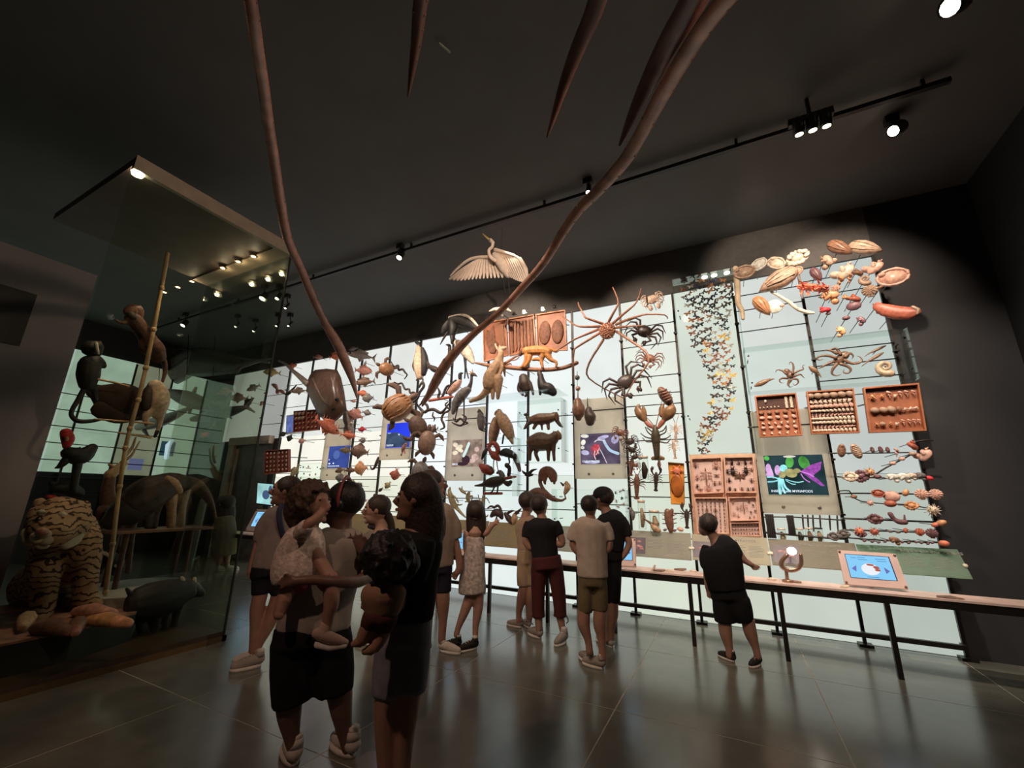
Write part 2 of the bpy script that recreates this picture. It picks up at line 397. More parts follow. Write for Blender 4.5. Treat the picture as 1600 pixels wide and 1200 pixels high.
# graphic panels leaning above the table
m_txt = mat('faint grey print', (.23, .22, .19), .6, .1)
GY0, GY1 = 6.42, 6.62   # bottom edge nearer than the top edge
def graphic(u0, u1, tint, title, title_u, pic, label, words):
    """u0,u1: pixel columns of the top edge"""
    vt = lambda u: 826 + (u - 945) * .0615
    vb = lambda u: 866 + (u - 945) * .066
    zt = wz((u0 + u1) / 2, vt((u0 + u1) / 2), GY1); zb = wz((u0 + u1) / 2, vb((u0 + u1) / 2), GY0)
    xa, xb = wx(u0, vt(u0), GY1), wx(u1, vt(u1), GY1)
    o = wthing('graphic_panel', label, 'panel', ((xa + xb) / 2, (GY0 + GY1) / 2, zb))
    n = Vector((0, -(zt - zb), GY1 - GY0)).normalized()
    b = MB(); b.poly3([(xa + .006, GY0, zb), (xb - .006, GY0, zb), (xb - .006, GY1, zt), (xa + .006, GY1, zt)], .014, n); obj('board', b, tint, o, False)
    rx = math.atan2(zt - zb, GY1 - GY0)
    up = Vector((0, GY1 - GY0, zt - zb)); L = up.length; up /= L
    def pt(fx, fy, k=.008): return Vector((xa + (xb - xa) * fx, GY0, zb)) + up * (L * fy) + n * k
    if title:
        for tt, fx in zip(title, title_u): text(tt, o, pt(fx, .80), .045, m_txt, (rx, 0, 0))
    for (fx0, fx1, fy0, fy1) in words:
        k = int((fy1 - fy0) / .055)
        for r in range(k):
            y = fy1 - r * .055 - .01; w_ = fx0 + (fx1 - fx0) * (.75 + .25 * random.random())
            b = MB(); b.poly3([pt(fx0, y), pt(w_, y), pt(w_, y - .014), pt(fx0, y - .014)], .001, n); obj('text_line', b, m_txt, o, False)
    if pic:
        fx0, fx1, fy0, fy1 = pic
        b = MB(); b.poly3([pt(fx0, fy0), pt(fx1, fy0), pt(fx1, fy1), pt(fx0, fy1)], .003, n); obj('photo', b, mat('dark purple photo', (.07, .04, .06), .4, .5, 9), o, False)
        for k in range(5):
            c = pt(fx0 + (fx1 - fx0) * random.uniform(.25, .75), fy0 + (fy1 - fy0) * random.uniform(.25, .75), .010)
            b = MB(); b.ell(c, .035, .003, .022, 8, 4); obj('photo_detail', b, mat('pink photo detail', (.5, .28, .27), .5, .4, 20), o)
    for fx in (.015, .985):
        b = MB(); b.lathe([(.022, 0), (.022, .012), (.014, .02)], pt(fx, .42, .007), n, 10); obj('fixing_knob', b, mat('cream knob', (.75, .68, .55), .4, .1), o)
    for fx in (.06, .94):
        c = pt(fx, .5, -.007); b = MB(); b.tube([c, (c.x, 6.93, c.z)], .008, 6); obj('bracket', b, m_rod, o)
def translucent(m):
    nt = m.node_tree; b = nt.nodes['Principled BSDF']; out = nt.nodes['Material Output']; t = nt.nodes.new('ShaderNodeBsdfTranslucent'); a = nt.nodes.new('ShaderNodeMixShader'); a.inputs[0].default_value = .78
    nt.links.new(b.inputs['Base Color'].links[0].from_socket, t.inputs[0]); nt.links.new(b.outputs[0], a.inputs[1]); nt.links.new(t.outputs[0], a.inputs[2]); nt.links.new(a.outputs[0], out.inputs[0]); return m
m_pan = translucent(mat('beige acrylic panel', (.60, .56, .49), .35, .06, 4))
m_pan2 = translucent(mat('warm cream acrylic panel', (.74, .68, .55), .35, .06, 4))
m_pan3 = translucent(mat('khaki acrylic panel', (.52, .47, .38), .35, .06, 4))
m_pan4 = translucent(mat('pale green acrylic panel', (.46, .60, .48), .35, .06, 4))
graphic(945, 1080, m_pan, ['CRUSTACEANS'], [.38], (.33, .5, .1, .72), 'beige text panel titled for crustaceans beside the capped man', [(.52, .72, .3, .7), (.74, .95, .15, .66)])
graphic(1080, 1199, m_pan2, ['INSECTS', 'MYRIAPODS'], [.22, .58], (.02, .3, .1, .72), 'cream text panel behind the boy in black', [(.5, .72, .2, .66), (.75, .95, .2, .66)])
graphic(1199, 1336, m_pan3, ['SEGMENTED WORMS'], [.36], (.04, .36, .08, .78), 'khaki text panel behind the ring-shaped lens holder', [(.44, .68, .25, .66), (.7, .95, .2, .7)])
graphic(1336, 1497, m_pan4, ['MOLLUSKS', 'ECHINODERMS'], [.4, .68], None, 'pale green text panel at the right end of the row', [(.42, .66, .25, .66), (.7, .92, .2, .66)])
m_pan5 = translucent(mat('tan acrylic panel', (.50, .40, .27), .35, .06, 4))
graphic(700, 765, m_pan5, None, None, None, 'tan text panel behind the girl with long hair', [(.1, .6, .2, .7)])
graphic(765, 872, m_pan5, None, None, None, 'tan text panel behind the two boys at the table', [(.1, .4, .2, .7)])
graphic(872, 945, m_pan, None, None, (.6, .9, .1, .7), 'beige text panel hidden behind the two taller visitors', [(.1, .5, .2, .7)])
graphic(548, 700, m_pan5, None, None, None, 'tan text panel behind the woman with a ponytail', [(.1, .6, .2, .7)])
# touch-screen kiosks on the table
def kiosk(quad, label, y=6.05, picture=True):
    """quad: pixel corners tl, tr, br, bl of the plate; it leans back"""
    pl = [atY(*q, y + (.13 if k < 2 else 0))[0] for k, q in enumerate(quad)]
    o = wthing('touchscreen_kiosk', label, 'touchscreen', (pl[2] + pl[3]) / 2)
    n = (pl[1] - pl[0]).cross(pl[3] - pl[0]).normalized()
    if n.y > 0: n = -n
    b = MB(); b.poly3(pl, .03, n); obj('bezel', b, mat('pink brushed bezel', (.72, .53, .48), .4, .08, 6), o, False)
    def pt(a, c, k): return pl[0] * (1 - a) * (1 - c) + pl[1] * a * (1 - c) + pl[2] * a * c + pl[3] * (1 - a) * c + n * k
    b = MB(); b.poly3([pt(.11, .10, .016), pt(.87, .10, .016), pt(.88, .80, .016), pt(.12, .80, .016)], .003, n); obj('screen_rim', b, mat('dark blue rim', (.03, .035, .12), .3), o, False)
    b = MB(); b.poly3([pt(.12, .12, .018), pt(.85, .12, .018), pt(.86, .79, .018), pt(.13, .79, .018)], .003, n); obj('screen', b, glow('pale blue screen', (.25, .62, .95), 1.0), o, False)
    if picture:
        b = MB(); c = pt(.49, .52, .021); ax = (pl[1] - pl[0]).normalized(); ay = (pl[0] - pl[3]).normalized(); L = (pl[1] - pl[0]).length
        R = Matrix((ax, n, ay)).transposed()
        b.ell(c, L * .155, .002, L * .12, 14, 6, R); obj('picture', b, glow('picture white', (.85, .88, .95), 1), o)
        b = MB()
        for k in range(9):
            a = random.uniform(-.3, 1.6); r = L * .12; cc = c + ax * (r * math.cos(a)) + ay * (r * .75 * math.sin(a)) + n * .002
            b.ell(cc, L * .05, .002, L * .02, 8, 4, R)
        obj('picture_rim', b, glow('picture red brown', (.42, .10, .06), 1), o)
        for sx in (-1, 1):
            b = MB(); cc = c + ax * (sx * L * .27) + n * .002
            b.poly3([cc + ax * (-sx * L * .04) + ay * L * .06, cc + ax * (sx * L * .05) - ay * L * .01, cc + ax * (-sx * L * .02) - ay * L * .07], .002, n)
            obj('arrow', b, glow('picture violet', (.16, .16, .5), 1), o, False)
        b = MB()
        for (a0, a1, cy) in ((.2, .3, .2), (.32, .45, .18), (.32, .48, .24), (.62, .8, .2), (.64, .8, .26), (.4, .6, .74)):
            b.poly3([pt(a0, cy, .021), pt(a1, cy, .021), pt(a1, cy + .015, .021), pt(a0, cy + .015, .021)], .001, n)
        obj('text_line', b, glow('picture slate', (.10, .2, .42), 1), o, False)
    for a, c in ((.03, .05), (.97, .05), (.03, .95), (.97, .95)):
        b = MB(); b.lathe([(.012, 0), (.012, .01)], pt(a, c, .014), n, 8); obj('screw', b, mat('bronze screw', (.2, .12, .08), .4), o)
    cb = (pl[0] + pl[1]) / 2 - n * .03
    b = MB(); b.tube([cb - Vector((0, 0, .1)), (cb.x, cb.y + .02, TZ + .012)], .02, 8); obj('prop', b, m_post, o)
kiosk(((1308, 860), (1399, 866), (1419, 921), (1320, 913)), 'tilted touchscreen with blue screen at the right end of the table')
kiosk(((955, 841), (993, 842), (994, 885), (955, 884)), 'touchscreen with blue screen partly hidden by the capped man')
kiosk(((704, 828), (727, 829), (729, 866), (704, 866)), 'touchscreen glowing between the grey shirted man and the long haired girl')
kiosk(((402, 796), (436, 797), (428, 832), (384, 829)), 'touchscreen with pale screen at the left end of the table')
# ring lens holder and small models on the table
m_ring = mat('brushed copper', (.42, .27, .19), .3, .1, 10, metal=.7)
pl = planeY(6.02); o = wthing('ring_lens_holder', 'copper U-shaped ring lens holder on a post on the table', 'lens holder', atY(1230, 905, 6.02)[0])
b = MB(); chain(b, [(1229, 868, 3), (1222, 876, 3.2), (1221, 884, 3.4), (1227, 889, 3.4), (1237, 891, 3.4), (1247, 888, 3.2), (1252, 880, 3), (1251, 867, 2.6)], pl, n=10); obj('ring', b, m_ring, o)
b = MB(); chain(b, [(1228, 888, 2.6), (1230, 905, 2.6)], pl); obj('post', b, m_ring, o)
p, s = atY(1231, 906, 6.02); b = MB(); b.lathe([(.06, 0), (.06, .02), (.03, .03)], (p.x, p.y, TZ + .01), (0, 0, 1), 12); obj('foot', b, m_ring, o)
p, s = atY(1237, 861, 6.3); o = wthing('lamp_reflection', 'small bright lamp reflection before the khaki text panel', 'lamp', p)  # a bulb's reflection, built as a glowing ball on a stem
b = MB(); b.ell(p, .05, .04, .045); obj('bulb', b, glow('white lamp reflection', (1, .93, .8), 9), o)
b = MB(); b.tube([p + Vector((0, .03, 0)), (p.x, p.y + .14, p.z)], .014, 8); obj('stem', b, m_ring, o)
m_mod = mat('pale plaster', (.75, .66, .55), .6, .2, 30); m_mod2 = mat('brown model', (.25, .17, .13), .5, .3, 30)
for k, (u, v, a, L, mm, lab) in enumerate(((1021, 888, 1.2, 7, m_mod, 'white touch model standing by the left end of the open table'), (1046, 890, 0, 5, m_mod, 'round white touch model in the middle of the table'),
        (1083, 890, 0, 4, m_mod, 'small white touch model before the boy in black'), (1206, 903, .1, 5, m_mod, 'small white touch model left of the ring holder'), (1241, 907, 0, 8, m_mod2, 'dark flat touch model right of the ring holder'),
        (1320, 915, .3, 5, m_mod, 'small white touch model under the right touchscreen corner'), (1495, 936, -.1, 15, m_mod2, 'long dark touch model near the table end'), (1063, 888, .2, 8, m_mod2, 'dark ribbed touch model in the middle of the table'),
        (1030, 890, .2, 8, m_mod2, 'dark flat touch model left of the round white one'), (769, 858, 0, 4, m_mod, 'white touch model on the table left of the two boys'))):
    p, s = atZ(u, v + 2, TZ + .02); p.y = min(max(p.y, TYF + .05), TYB - .05)
    b = MB(); L_ = L * s * 1.0
    b.tube([p + Vector((-L_ * math.cos(a), 0, 0)), p, p + Vector((L_ * math.cos(a), 0, L_ * math.sin(a)))], [.012, .02, .012], 8)
    top('touch_model', b, mm, lab, 'model')
# ================================================================ SPECIMEN BUILDERS
ORD = ['first', 'second', 'third', 'fourth', 'fifth', 'sixth', 'seventh', 'eighth', 'ninth', 'tenth', 'eleventh', 'twelfth', 'thirteenth', 'fourteenth', 'fifteenth']
def frame(u, v, y=6.66, ang=0):
    p, s = atY(u, v, y); d = p - CAM
    R = Matrix.Rotation(math.atan2(-d.x, d.y), 3, 'Z') @ Matrix.Rotation(-math.radians(ang), 3, 'Y')
    return p, s * math.sqrt(math.hypot(d.x, d.y) and (d.x * FW.x + d.y * FW.y) / math.hypot(d.x, d.y) / math.cos(PITCH)) , R
def place(name, label, cat, u, v, ang, parts, y=6.66, group=None, fr_=None):
    """parts: (part name, mesh builder in pixels facing the viewer, material); first = body. Kept apart as children"""
    p, s, R = fr_ or frame(u, v, y, ang)
    def mount(o):
        if p.y < 6.85: c = MB(); c.tube([Vector((0, 0, 0)), R.inverted() @ Vector((0, 6.94 - p.y, 0))], .005, 5, 1, None, False); link('mounting_pin', c.mesh('mounting_pin', m_rod), o)
    if len(parts) == 1:
        nm, mb, mm = parts[0]; mb.v = [q * s for q in mb.v]
        o = link(name, mb.mesh(name, mm)); o.location = p; o.rotation_euler = R.to_euler(); mount(o); return tag(o, label, cat, group)
    o = thing(name, label, cat, p, group, R.to_euler())
    for nm, mb, mm in parts:
        mb.v = [q * s for q in mb.v]; link(nm, mb.mesh(nm, mm), o)
    mount(o); return o
def pin(u, v, y=6.66, r=.005):
    """slender mount from a specimen back to the wall frame"""
C = {}
def col(name, rgb, **k): C[name] = mat(name, rgb, **{**dict(rough=.55, noise=.35, scale=22, bump=.25), **k}); return C[name]
col('tan hide', (.50, .32, .19)); col('pale hide', (.62, .46, .33)); col('brown hide', (.15, .075, .052)); col('dark hide', (.055, .036, .029)); col('black hide', (.028, .024, .022))
col('orange fur', (.58, .25, .08)); col('grey feather', (.17, .155, .15)); col('white feather', (.80, .66, .54)); col('black feather', (.03, .028, .028)); col('red feather', (.34, .06, .04))
col('silver scale', (.42, .36, .33), rough=.3); col('pink scale', (.60, .28, .23), rough=.4); col('coral scale', (.72, .22, .13), rough=.4); col('olive scale', (.36, .30, .17), rough=.4)
col('brown scale', (.24, .15, .11), rough=.4); col('grey scale', (.22, .20, .19), rough=.4); col('gold scale', (.60, .46, .20), rough=.3)
col('red shell', (.45, .13, .08), rough=.4); col('orange shell', (.68, .34, .17), rough=.35); col('cream shell', (.72, .59, .46), rough=.35); col('pink shell', (.70, .42, .33), rough=.35)
col('brown shell', (.27, .14, .085), rough=.35); col('dark shell', (.085, .06, .05), rough=.4); col('white shell', (.86, .80, .68), rough=.35); col('purple shell', (.18, .09, .10), rough=.4); col('tan shell', (.48, .33, .235), rough=.4)
col('crab orange', (.42, .20, .125), rough=.35); col('crab dark', (.06, .042, .036), rough=.35); col('crab brown', (.22, .105, .07), rough=.35); col('crab pale', (.72, .52, .40), rough=.4)
col('octopus skin', (.21, .105, .072), rough=.35); col('wood branch', (.34, .17, .10), bump=.6); col('bright red', (.70, .05, .06)); col('turtle shell', (.36, .18, .09), rough=.35, scale=30); col('turtle dark', (.13, .08, .06))
m_eye = mat('black glass eye', (.01, .01, .01), .1, 0)
def dome(mb, rx, rz, ry, ribs=0, n=18, m=5, amp=.08, back=.15):
    """shell valve: rounded towards the viewer (-y), nearly flat behind"""
    vs = []; fs = []
    for j in range(m + 1):
        t = math.pi / 2 * j / m
        for i in range(n):
            a = 2 * math.pi * i / n; q = 1 + (amp * (-1) ** i if ribs else 0)
            vs.append(Vector((rx * q * math.sin(t) * math.cos(a), -ry * math.cos(t) * (1 if j == 0 else q * q), rz * q * math.sin(t) * math.sin(a))))
    for j in range(m):
        for i in range(n):
            i2 = (i + 1) % n; fs.append((j * n + i, (j + 1) * n + i, (j + 1) * n + i2, j * n + i2))
    vs.append(Vector((0, ry * back, 0))); b = len(vs) - 1
    fs += [(m * n + i, b, m * n + (i + 1) % n) for i in range(n)]
    return mb.add(vs, fs)
def spiral(mb, r, turns=3.2, elong=1.2, n=8, k=9, grow=2.1):
    """coiled shell: a widening tube wound round the z axis, mouth below"""
    pts = []; rad = []; N = int(turns * k)
    for i in range(N + 1):
        f = i / N; a = f * turns * 2 * math.pi; q = r * grow ** ((f - 1) * turns) * .52
        z = r * elong * (1 - 2 * grow ** ((f - 1) * turns)) ; pts.append((q * math.cos(a), q * math.sin(a), z)); rad.append(max(q * .98, r * .03))
    return mb.tube(pts, rad, n, 1, None, True)
def spikes(mb, r, n, ln, w=.12, seed=1):
    rr = random.Random(seed)
    for i in range(n):
        z = 1 - 2 * (i + .5) / n; a = i * 2.39996; d = Vector((math.sqrt(1 - z * z) * math.cos(a), math.sqrt(1 - z * z) * math.sin(a), z))
        L = ln * rr.uniform(.7, 1.2); mb.tube([d * r * .8, d * (r + L)], [r * w, r * .02], 4, 1, None, False)
    return mb
def shell(kind, u, v, r, m, label, ang=0, y=6.62, group=None, cat='shell'):
    b = MB(); mm = C[m] if isinstance(m, str) else m; parts = [('valve', b, mm)]; nm = {'fan': 'scallop_shell', 'oval': 'chiton', 'spiral': 'snail_shell', 'cone': 'auger_shell', 'conch': 'conch_shell', 'pen': 'pen_shell', 'spiky': 'spiny_shell', 'clam': 'clam_shell', 'egg': 'cowrie_shell', 'bowl': 'abalone_shell', 'horn': 'ram_horn_shell', 'frill': 'frilled_shell'}[kind]
    if kind == 'fan':
        dome(b, r, r * .9, r * .45, 1, 24, 4, .055); b.flat = True; c = MB(); c.obox((0, 0, -r * .9), (r * .35, 0, 0), (0, r * .12, 0), (0, 0, r * .14)); parts.append(('hinge', c, mm))
    elif kind == 'oval':
        dome(b, r, r * .52, r * .4, 0, 16)
        c = MB()
        for i in range(7):
            x = r * (-.66 + .22 * i); h = r * .5 * math.sqrt(max(0, 1 - (x / r) ** 2)); c.ell((x, -r * .2, 0), r * .1, r * .26, h * .82, 6, 6)
        parts.append(('plates', c, mm)); c.f and None
    elif kind == 'spiral': spiral(b, r, 3, .75)
    elif kind == 'cone': spiral(b, r * .62, 5, 2.0, 7, 8, 1.6)
    elif kind == 'conch':
        spiral(b, r * .85, 3.4, 1.15); c = MB(); dome(c, r * .55, r * .95, r * .3); c.v = [q + Vector((r * .4, -r * .1, -r * .35)) for q in c.v]; parts.append(('lip', c, mm))
    elif kind == 'pen':
        vs = [(0, -1), (.2, -.75), (.42, -.3), (.5, .15), (.42, .6), (.2, .9), (0, .97), (-.2, .9), (-.42, .6), (-.5, .15), (-.42, -.3), (-.2, -.75)]
        n = len(vs); P = []; F = []
        for j, (k, yy) in enumerate(((1, .04), (.93, -.12), (.7, -.24), (.3, -.31))): P += [Vector((x * r * k, yy * r, (z - .05) * r * k)) for x, z in vs]
        for j in range(3):
            for i in range(n): F.append((j * n + i, j * n + (i + 1) % n, (j + 1) * n + (i + 1) % n, (j + 1) * n + i))
        F.append(tuple(range(n - 1, -1, -1))); F.append(tuple(3 * n + i for i in range(n))); b.add(P, F)
        c = MB()
        for x in (-.22, 0, .22): c.tube([(x * r * .4, -.27 * r, -.6 * r), (x * r, -.32 * r, 0), (x * r * 1.1, -.22 * r, .65 * r)], [r * .02, r * .05, r * .03], 5)
        parts.append(('ribs', c, mm)); tag
    elif kind == 'spiky':
        b.ell((0, 0, 0), r * .75, r * .6, r * .7, 10, 7); spikes(b, r * .7, 26, r * .55)
    elif kind == 'clam':
        dome(b, r, r * .8, r * .4, 1, 20, 5, .03); c = MB(); dome(c, r * .95, r * .75, r * .35, 1, 20, 5, .03)
        Rm = Matrix.Rotation(2.5, 3, 'X'); c.v = [Rm @ q + Vector((0, r * .1, r * .25)) for q in c.v]; parts.append(('rear_valve', c, mm))
    elif kind == 'egg': b.ell((0, 0, 0), r, r * .7, r * .68, 12, 8)
    elif kind == 'bowl':
        dome(b, r, r * .72, -r * .35, 0, 20, 5); c = MB(); c.ell((r * .1, .2 * r, 0), r * .6, r * .1, r * .40, 12, 6); parts.append(('mother_of_pearl', c, C['cream shell']))
        c = MB(); c.tube([(r * .97 * math.cos(k * .449), -.02 * r, r * .70 * math.sin(k * .449)) for k in range(15)], [r * (.09 + .05 * (k % 2)) for k in range(15)], 6, 1, None, False); c.ell((-r * .7, 0, r * .35), r * .3, r * .22, r * .22, 8, 6); parts.append(('rim', c, mm))
    elif kind == 'horn':
        pts = []; rad = []
        for i in range(26):
            f = i / 25; a = f * 3.6 * math.pi; q = r * (.12 + .62 * f * f); pts.append((q * math.cos(a), r * .1 * (1 - f), q * math.sin(a))); rad.append(r * (.06 + .3 * f * f))
        b.tube(pts, rad, 8, .8)
    elif kind == 'frill':
        b.ell((0, 0, 0), r * .6, r * .4, r * .45, 10, 6); rr = random.Random(int(u * 7 + v))
        for k in range(14):
            a = k * .45; q = Vector((math.cos(a) * r * .8, -r * .3 * rr.random(), math.sin(a) * r * .55)); b.ell(q, r * .34, r * .12, r * .22, 6, 4, Matrix.Rotation(a + rr.uniform(-.6, .6), 3, 'Y'))
    return place(nm, label, cat, u, v, ang, parts, y, group)
def fish(u, v, L, ang, hr, m, label, face=-1, y=6.66, spiny=False, group=None):
    """face -1: head to the left"""
    mm = C[m]; b = MB(); prof = ((-.5, .05), (-.44, .2), (-.33, .38), (-.18, .49), (0, .5), (.15, .4), (.28, .22), (.38, .11), (.42, .09))
    n = 10; vs = []; fs = []
    for x, h in prof:
        for k in range(n):
            a = 2 * math.pi * k / n; vs.append(Vector((-face * x * L * 1, .55 * h * L * hr * math.cos(a), h * L * hr * math.sin(a))))
    for i in range(len(prof) - 1):
        for k in range(n): fs.append((i * n + k, i * n + (k + 1) % n, (i + 1) * n + (k + 1) % n, (i + 1) * n + k))
    fs += [tuple(range(n)), tuple(range(len(vs) - n, len(vs)))]
    b.add(vs, fs); parts = [('body', b, mm)]; X = lambda x: -face * x * L
    th = L * .025
    def fin(nm, pl):
        c = MB(); c.plate([(X(x), z * L) for x, z in pl], th); parts.append((nm, c, mm))
    h = hr * .5
    fin('tail_fin', [(.38, .02), (.52, .17 + .1 * hr), (.47, 0), (.52, -.17 - .1 * hr), (.38, -.02)])
    if L > 11:
        fin('dorsal_fin', [(-.2, h * .9), (-.08, h + .13), (.05, h + .09), (.24, h * .5 + .1), (.22, h * .45)])
        fin('pelvic_fin', [(-.1, -h * .9), (-.02, -h - .12), (.12, -h * .85)])
        c = MB(); c.ell((X(-.36), -.2 * L * hr, .1 * L * hr), L * .03, L * .02, L * .03, 6, 4); parts.append(('eye', c, m_eye))
    if spiny:
        c = MB()
        for k in range(7):
            x = -.35 + .1 * k; c.tube([(X(x), 0, h * .8 * L), (X(x + .06), 0, (h + .14) * L)], [L * .02, L * .004], 4)
        parts.append(('spines', c, mm)); 
        for s_ in (-1,): fin('pectoral_fin', [(-.22, -h * .4), (-.12, -h - .16), (.02, -h * .5)])
    return place('fish', label, 'fish', u, v, ang, parts, y, group)
def turtle(u, v, L, W_, ang, m, label, y=6.6, flip=1., ridged=False):
    """long axis along local z, head at -z"""
    b = MB(); dome(b, W_ / 2, L / 2, W_ * .32, 0, 16, 6); parts = [('shell', b, C[m])]
    if ridged:
        c = MB()
        for x in (-.32, -.16, 0, .16, .32): c.tube([(x * W_ * .7, -W_ * .2, -L * .38), (x * W_, -W_ * .31 * math.cos(x * 2.2), 0), (x * W_ * .7, -W_ * .2, L * .38)], W_ * .035, 6)
        parts.append(('ridges', c, C[m]))
    sk = C['turtle dark']
    c = MB(); c.tube([(0, 0, -L * .45), (0, -1, -L * .6), (0, -1, -L * .68)], [W_ * .1, W_ * .14, W_ * .1], 8); parts.append(('head', c, sk))
    for sx in (-1, 1):
        c = MB(); c.tube([(sx * W_ * .38, 0, -L * .28), (sx * W_ * .6, 0, -L * .38), (sx * W_ * .78 * flip, 1, -L * .3), (sx * W_ * .9 * flip, 1, -L * .18)], [W_ * .1, W_ * .12, W_ * .11, W_ * .04], 8, .4, (0, 1, 0)); parts.append(('flipper', c, sk))
        c = MB(); c.tube([(sx * W_ * .3, 0, L * .34), (sx * W_ * .46, 0, L * .46), (sx * W_ * .5, 1, L * .56)], [W_ * .09, W_ * .1, W_ * .05], 8, .4, (0, 1, 0)); parts.append(('hind_flipper', c, sk))
    return place('turtle', label, 'turtle', u, v, ang, parts, y)
def crab(u, v, r, ang, m, label, span=2.2, y=6.58, claw=1.):
    mm = C[m]; b = MB(); b.ell((0, 0, 0), r, r * .4, r * .78, 12, 7)
    for k in range(7): b.ell((r * .8 * math.cos(k * .9), -.12 * r, r * .6 * math.sin(k * .9)), r * .14, r * .2, r * .14, 6, 4)
    parts = [('carapace', b, mm)]
    for sx in (-1, 1):
        for k, a in enumerate((.55, .2, -.18, -.55)):
            q = lambda t, e: (sx * r * t * math.cos(a + e), -.15 * r * math.sin(min(t, 2)), r * t * math.sin(a + e))
            c = MB(); c.tube([q(.8, 0), q(span * .62, .32), q(span * .85, .1), q(span, -.35)], [r * .13, r * .14, r * .1, r * .03], 6); parts.append(('leg', c, mm))
        c = MB(); c.tube([(sx * r * .6, -.2 * r, -r * .5), (sx * r * 1.15, -.3 * r, -r * 1.0), (sx * r * .8, -.4 * r, -r * 1.35)], [r * .14, r * .17, r * .12], 7)
        c.ell((sx * r * .62, -.4 * r, -r * 1.55), r * .22 * claw, r * .15, r * .36 * claw, 8, 6); c.tube([(sx * r * .4, -.4 * r, -r * 1.4), (sx * r * .3, -.4 * r, -r * 1.85)], [r * .1, r * .03], 5); parts.append(('claw', c, mm))
    return place('crab', label, 'crab', u, v, ang, parts, y)
def lobster(u, v, L, ang, m, label, y=6.58, claw=1., antenna=.5, wide=1.):
    """head up at +z"""
    mm = C[m]; b = MB(); w_ = L * .1 * wide
    b.tube([(0, 0, L * .33), (0, 0, L * .2), (0, 0, 0), (0, 0, -L * .05)], [w_ * .5, w_, w_ * 1.1, w_ * .9], 10, .8, (0, 1, 0)); parts = [('carapace', b, mm)]
    for k in range(5):
        c = MB(); c.tube([(0, 0, -L * (.06 + .07 * k)), (0, 0, -L * (.115 + .07 * k))], [w_ * (.95 - .07 * k), w_ * (.88 - .07 * k)], 10, .75, (0, 1, 0)); parts.append(('tail_segment', c, mm))
    c = MB()
    for a in (-.6, -.3, 0, .3, .6): c.tube([(0, 0, -L * .4), (math.sin(a) * L * .11, 0, -L * (.42 + .07 * math.cos(a)))], [w_ * .3, w_ * .42], 6, .3, (0, 1, 0))
    parts.append(('tail_fan', c, mm))
    for sx in (-1, 1):
        for k in range(4):
            a = .7 - .38 * k; c = MB(); c.tube([(sx * w_ * .8, 0, L * (.14 - .05 * k)), (sx * (w_ + L * .14), -1, L * (.14 - .05 * k) + L * .12 * a), (sx * (w_ + L * .2), -.5, L * (.1 - .05 * k) + L * .26 * a)], [L * .017, L * .016, L * .006], 5); parts.append(('leg', c, mm))
        if claw > 0:
            c = MB(); c.tube([(sx * w_ * .7, 0, L * .2), (sx * L * .16, -1, L * .3), (sx * L * .17, -2, L * .38)], [L * .03, L * .036, L * .03], 7)
            q = Vector((sx * L * .2, -2, L * .5)); c.tube([q - Vector((0, 0, L * .13)), q, q + Vector((-sx * L * .02, 0, L * .14 * claw))], [L * .04, L * .075 * claw, L * .015], 8, .6, (0, 1, 0))
            c.tube([q + Vector((-sx * L * .05, 0, -.02 * L)), q + Vector((-sx * L * .09, 0, L * .12 * claw))], [L * .035 * claw, L * .012], 6); parts.append(('claw', c, mm))
        if antenna:
            c = MB(); c.tube([(sx * w_ * .3, 0, L * .33), (sx * L * .12, -2, L * (.36 + antenna * .5)), (sx * L * .22, -3, L * (.36 + antenna))], [L * .014, L * .012, L * .005], 5); parts.append(('antenna', c, mm))
    return place('lobster', label, 'lobster', u, v, ang, parts, y)
RS = ('body',)
def beast(name, label, cat, y, parts, at_, remesh=0, pl=None, group=None):
    """parts: (part name, material, [chains of (u, v, r_px[, toward viewer m])], flat)"""
    own = pl is None; pl = pl or planeY(y); base, s = pl(*at_, 0)
    o = wthing(name, label, cat, base, group)
    if own and y > 6.2: b = MB(); b.tube([base, (base.x, 6.94, base.z)], .006, 5, 1, None, False); obj('mounting_pin', b, m_rod, o)
    for P in parts:
        nm, mm, chs = P[:3]; fl = P[3] if len(P) > 3 else .8
        b = MB()
        for c in chs:
            if remesh and nm == 'body': c = [(q[0], q[1], q[2] * 1.12, *q[3:]) for q in c]
            chain(b, c, pl, fl, 10 if remesh else 8, 3)
        obj(nm, b, C[mm] if isinstance(mm, str) else mm, o, remesh=remesh if nm == 'body' else 0)
    return o
def stroke(name, label, cat, pts, m, y=6.66, flat=1., group=None, n=8, k=4):
    b = MB(); chain(b, pts, planeY(y), flat, n, k); return top(name, b, C[m] if isinstance(m, str) else m, label, cat, group)
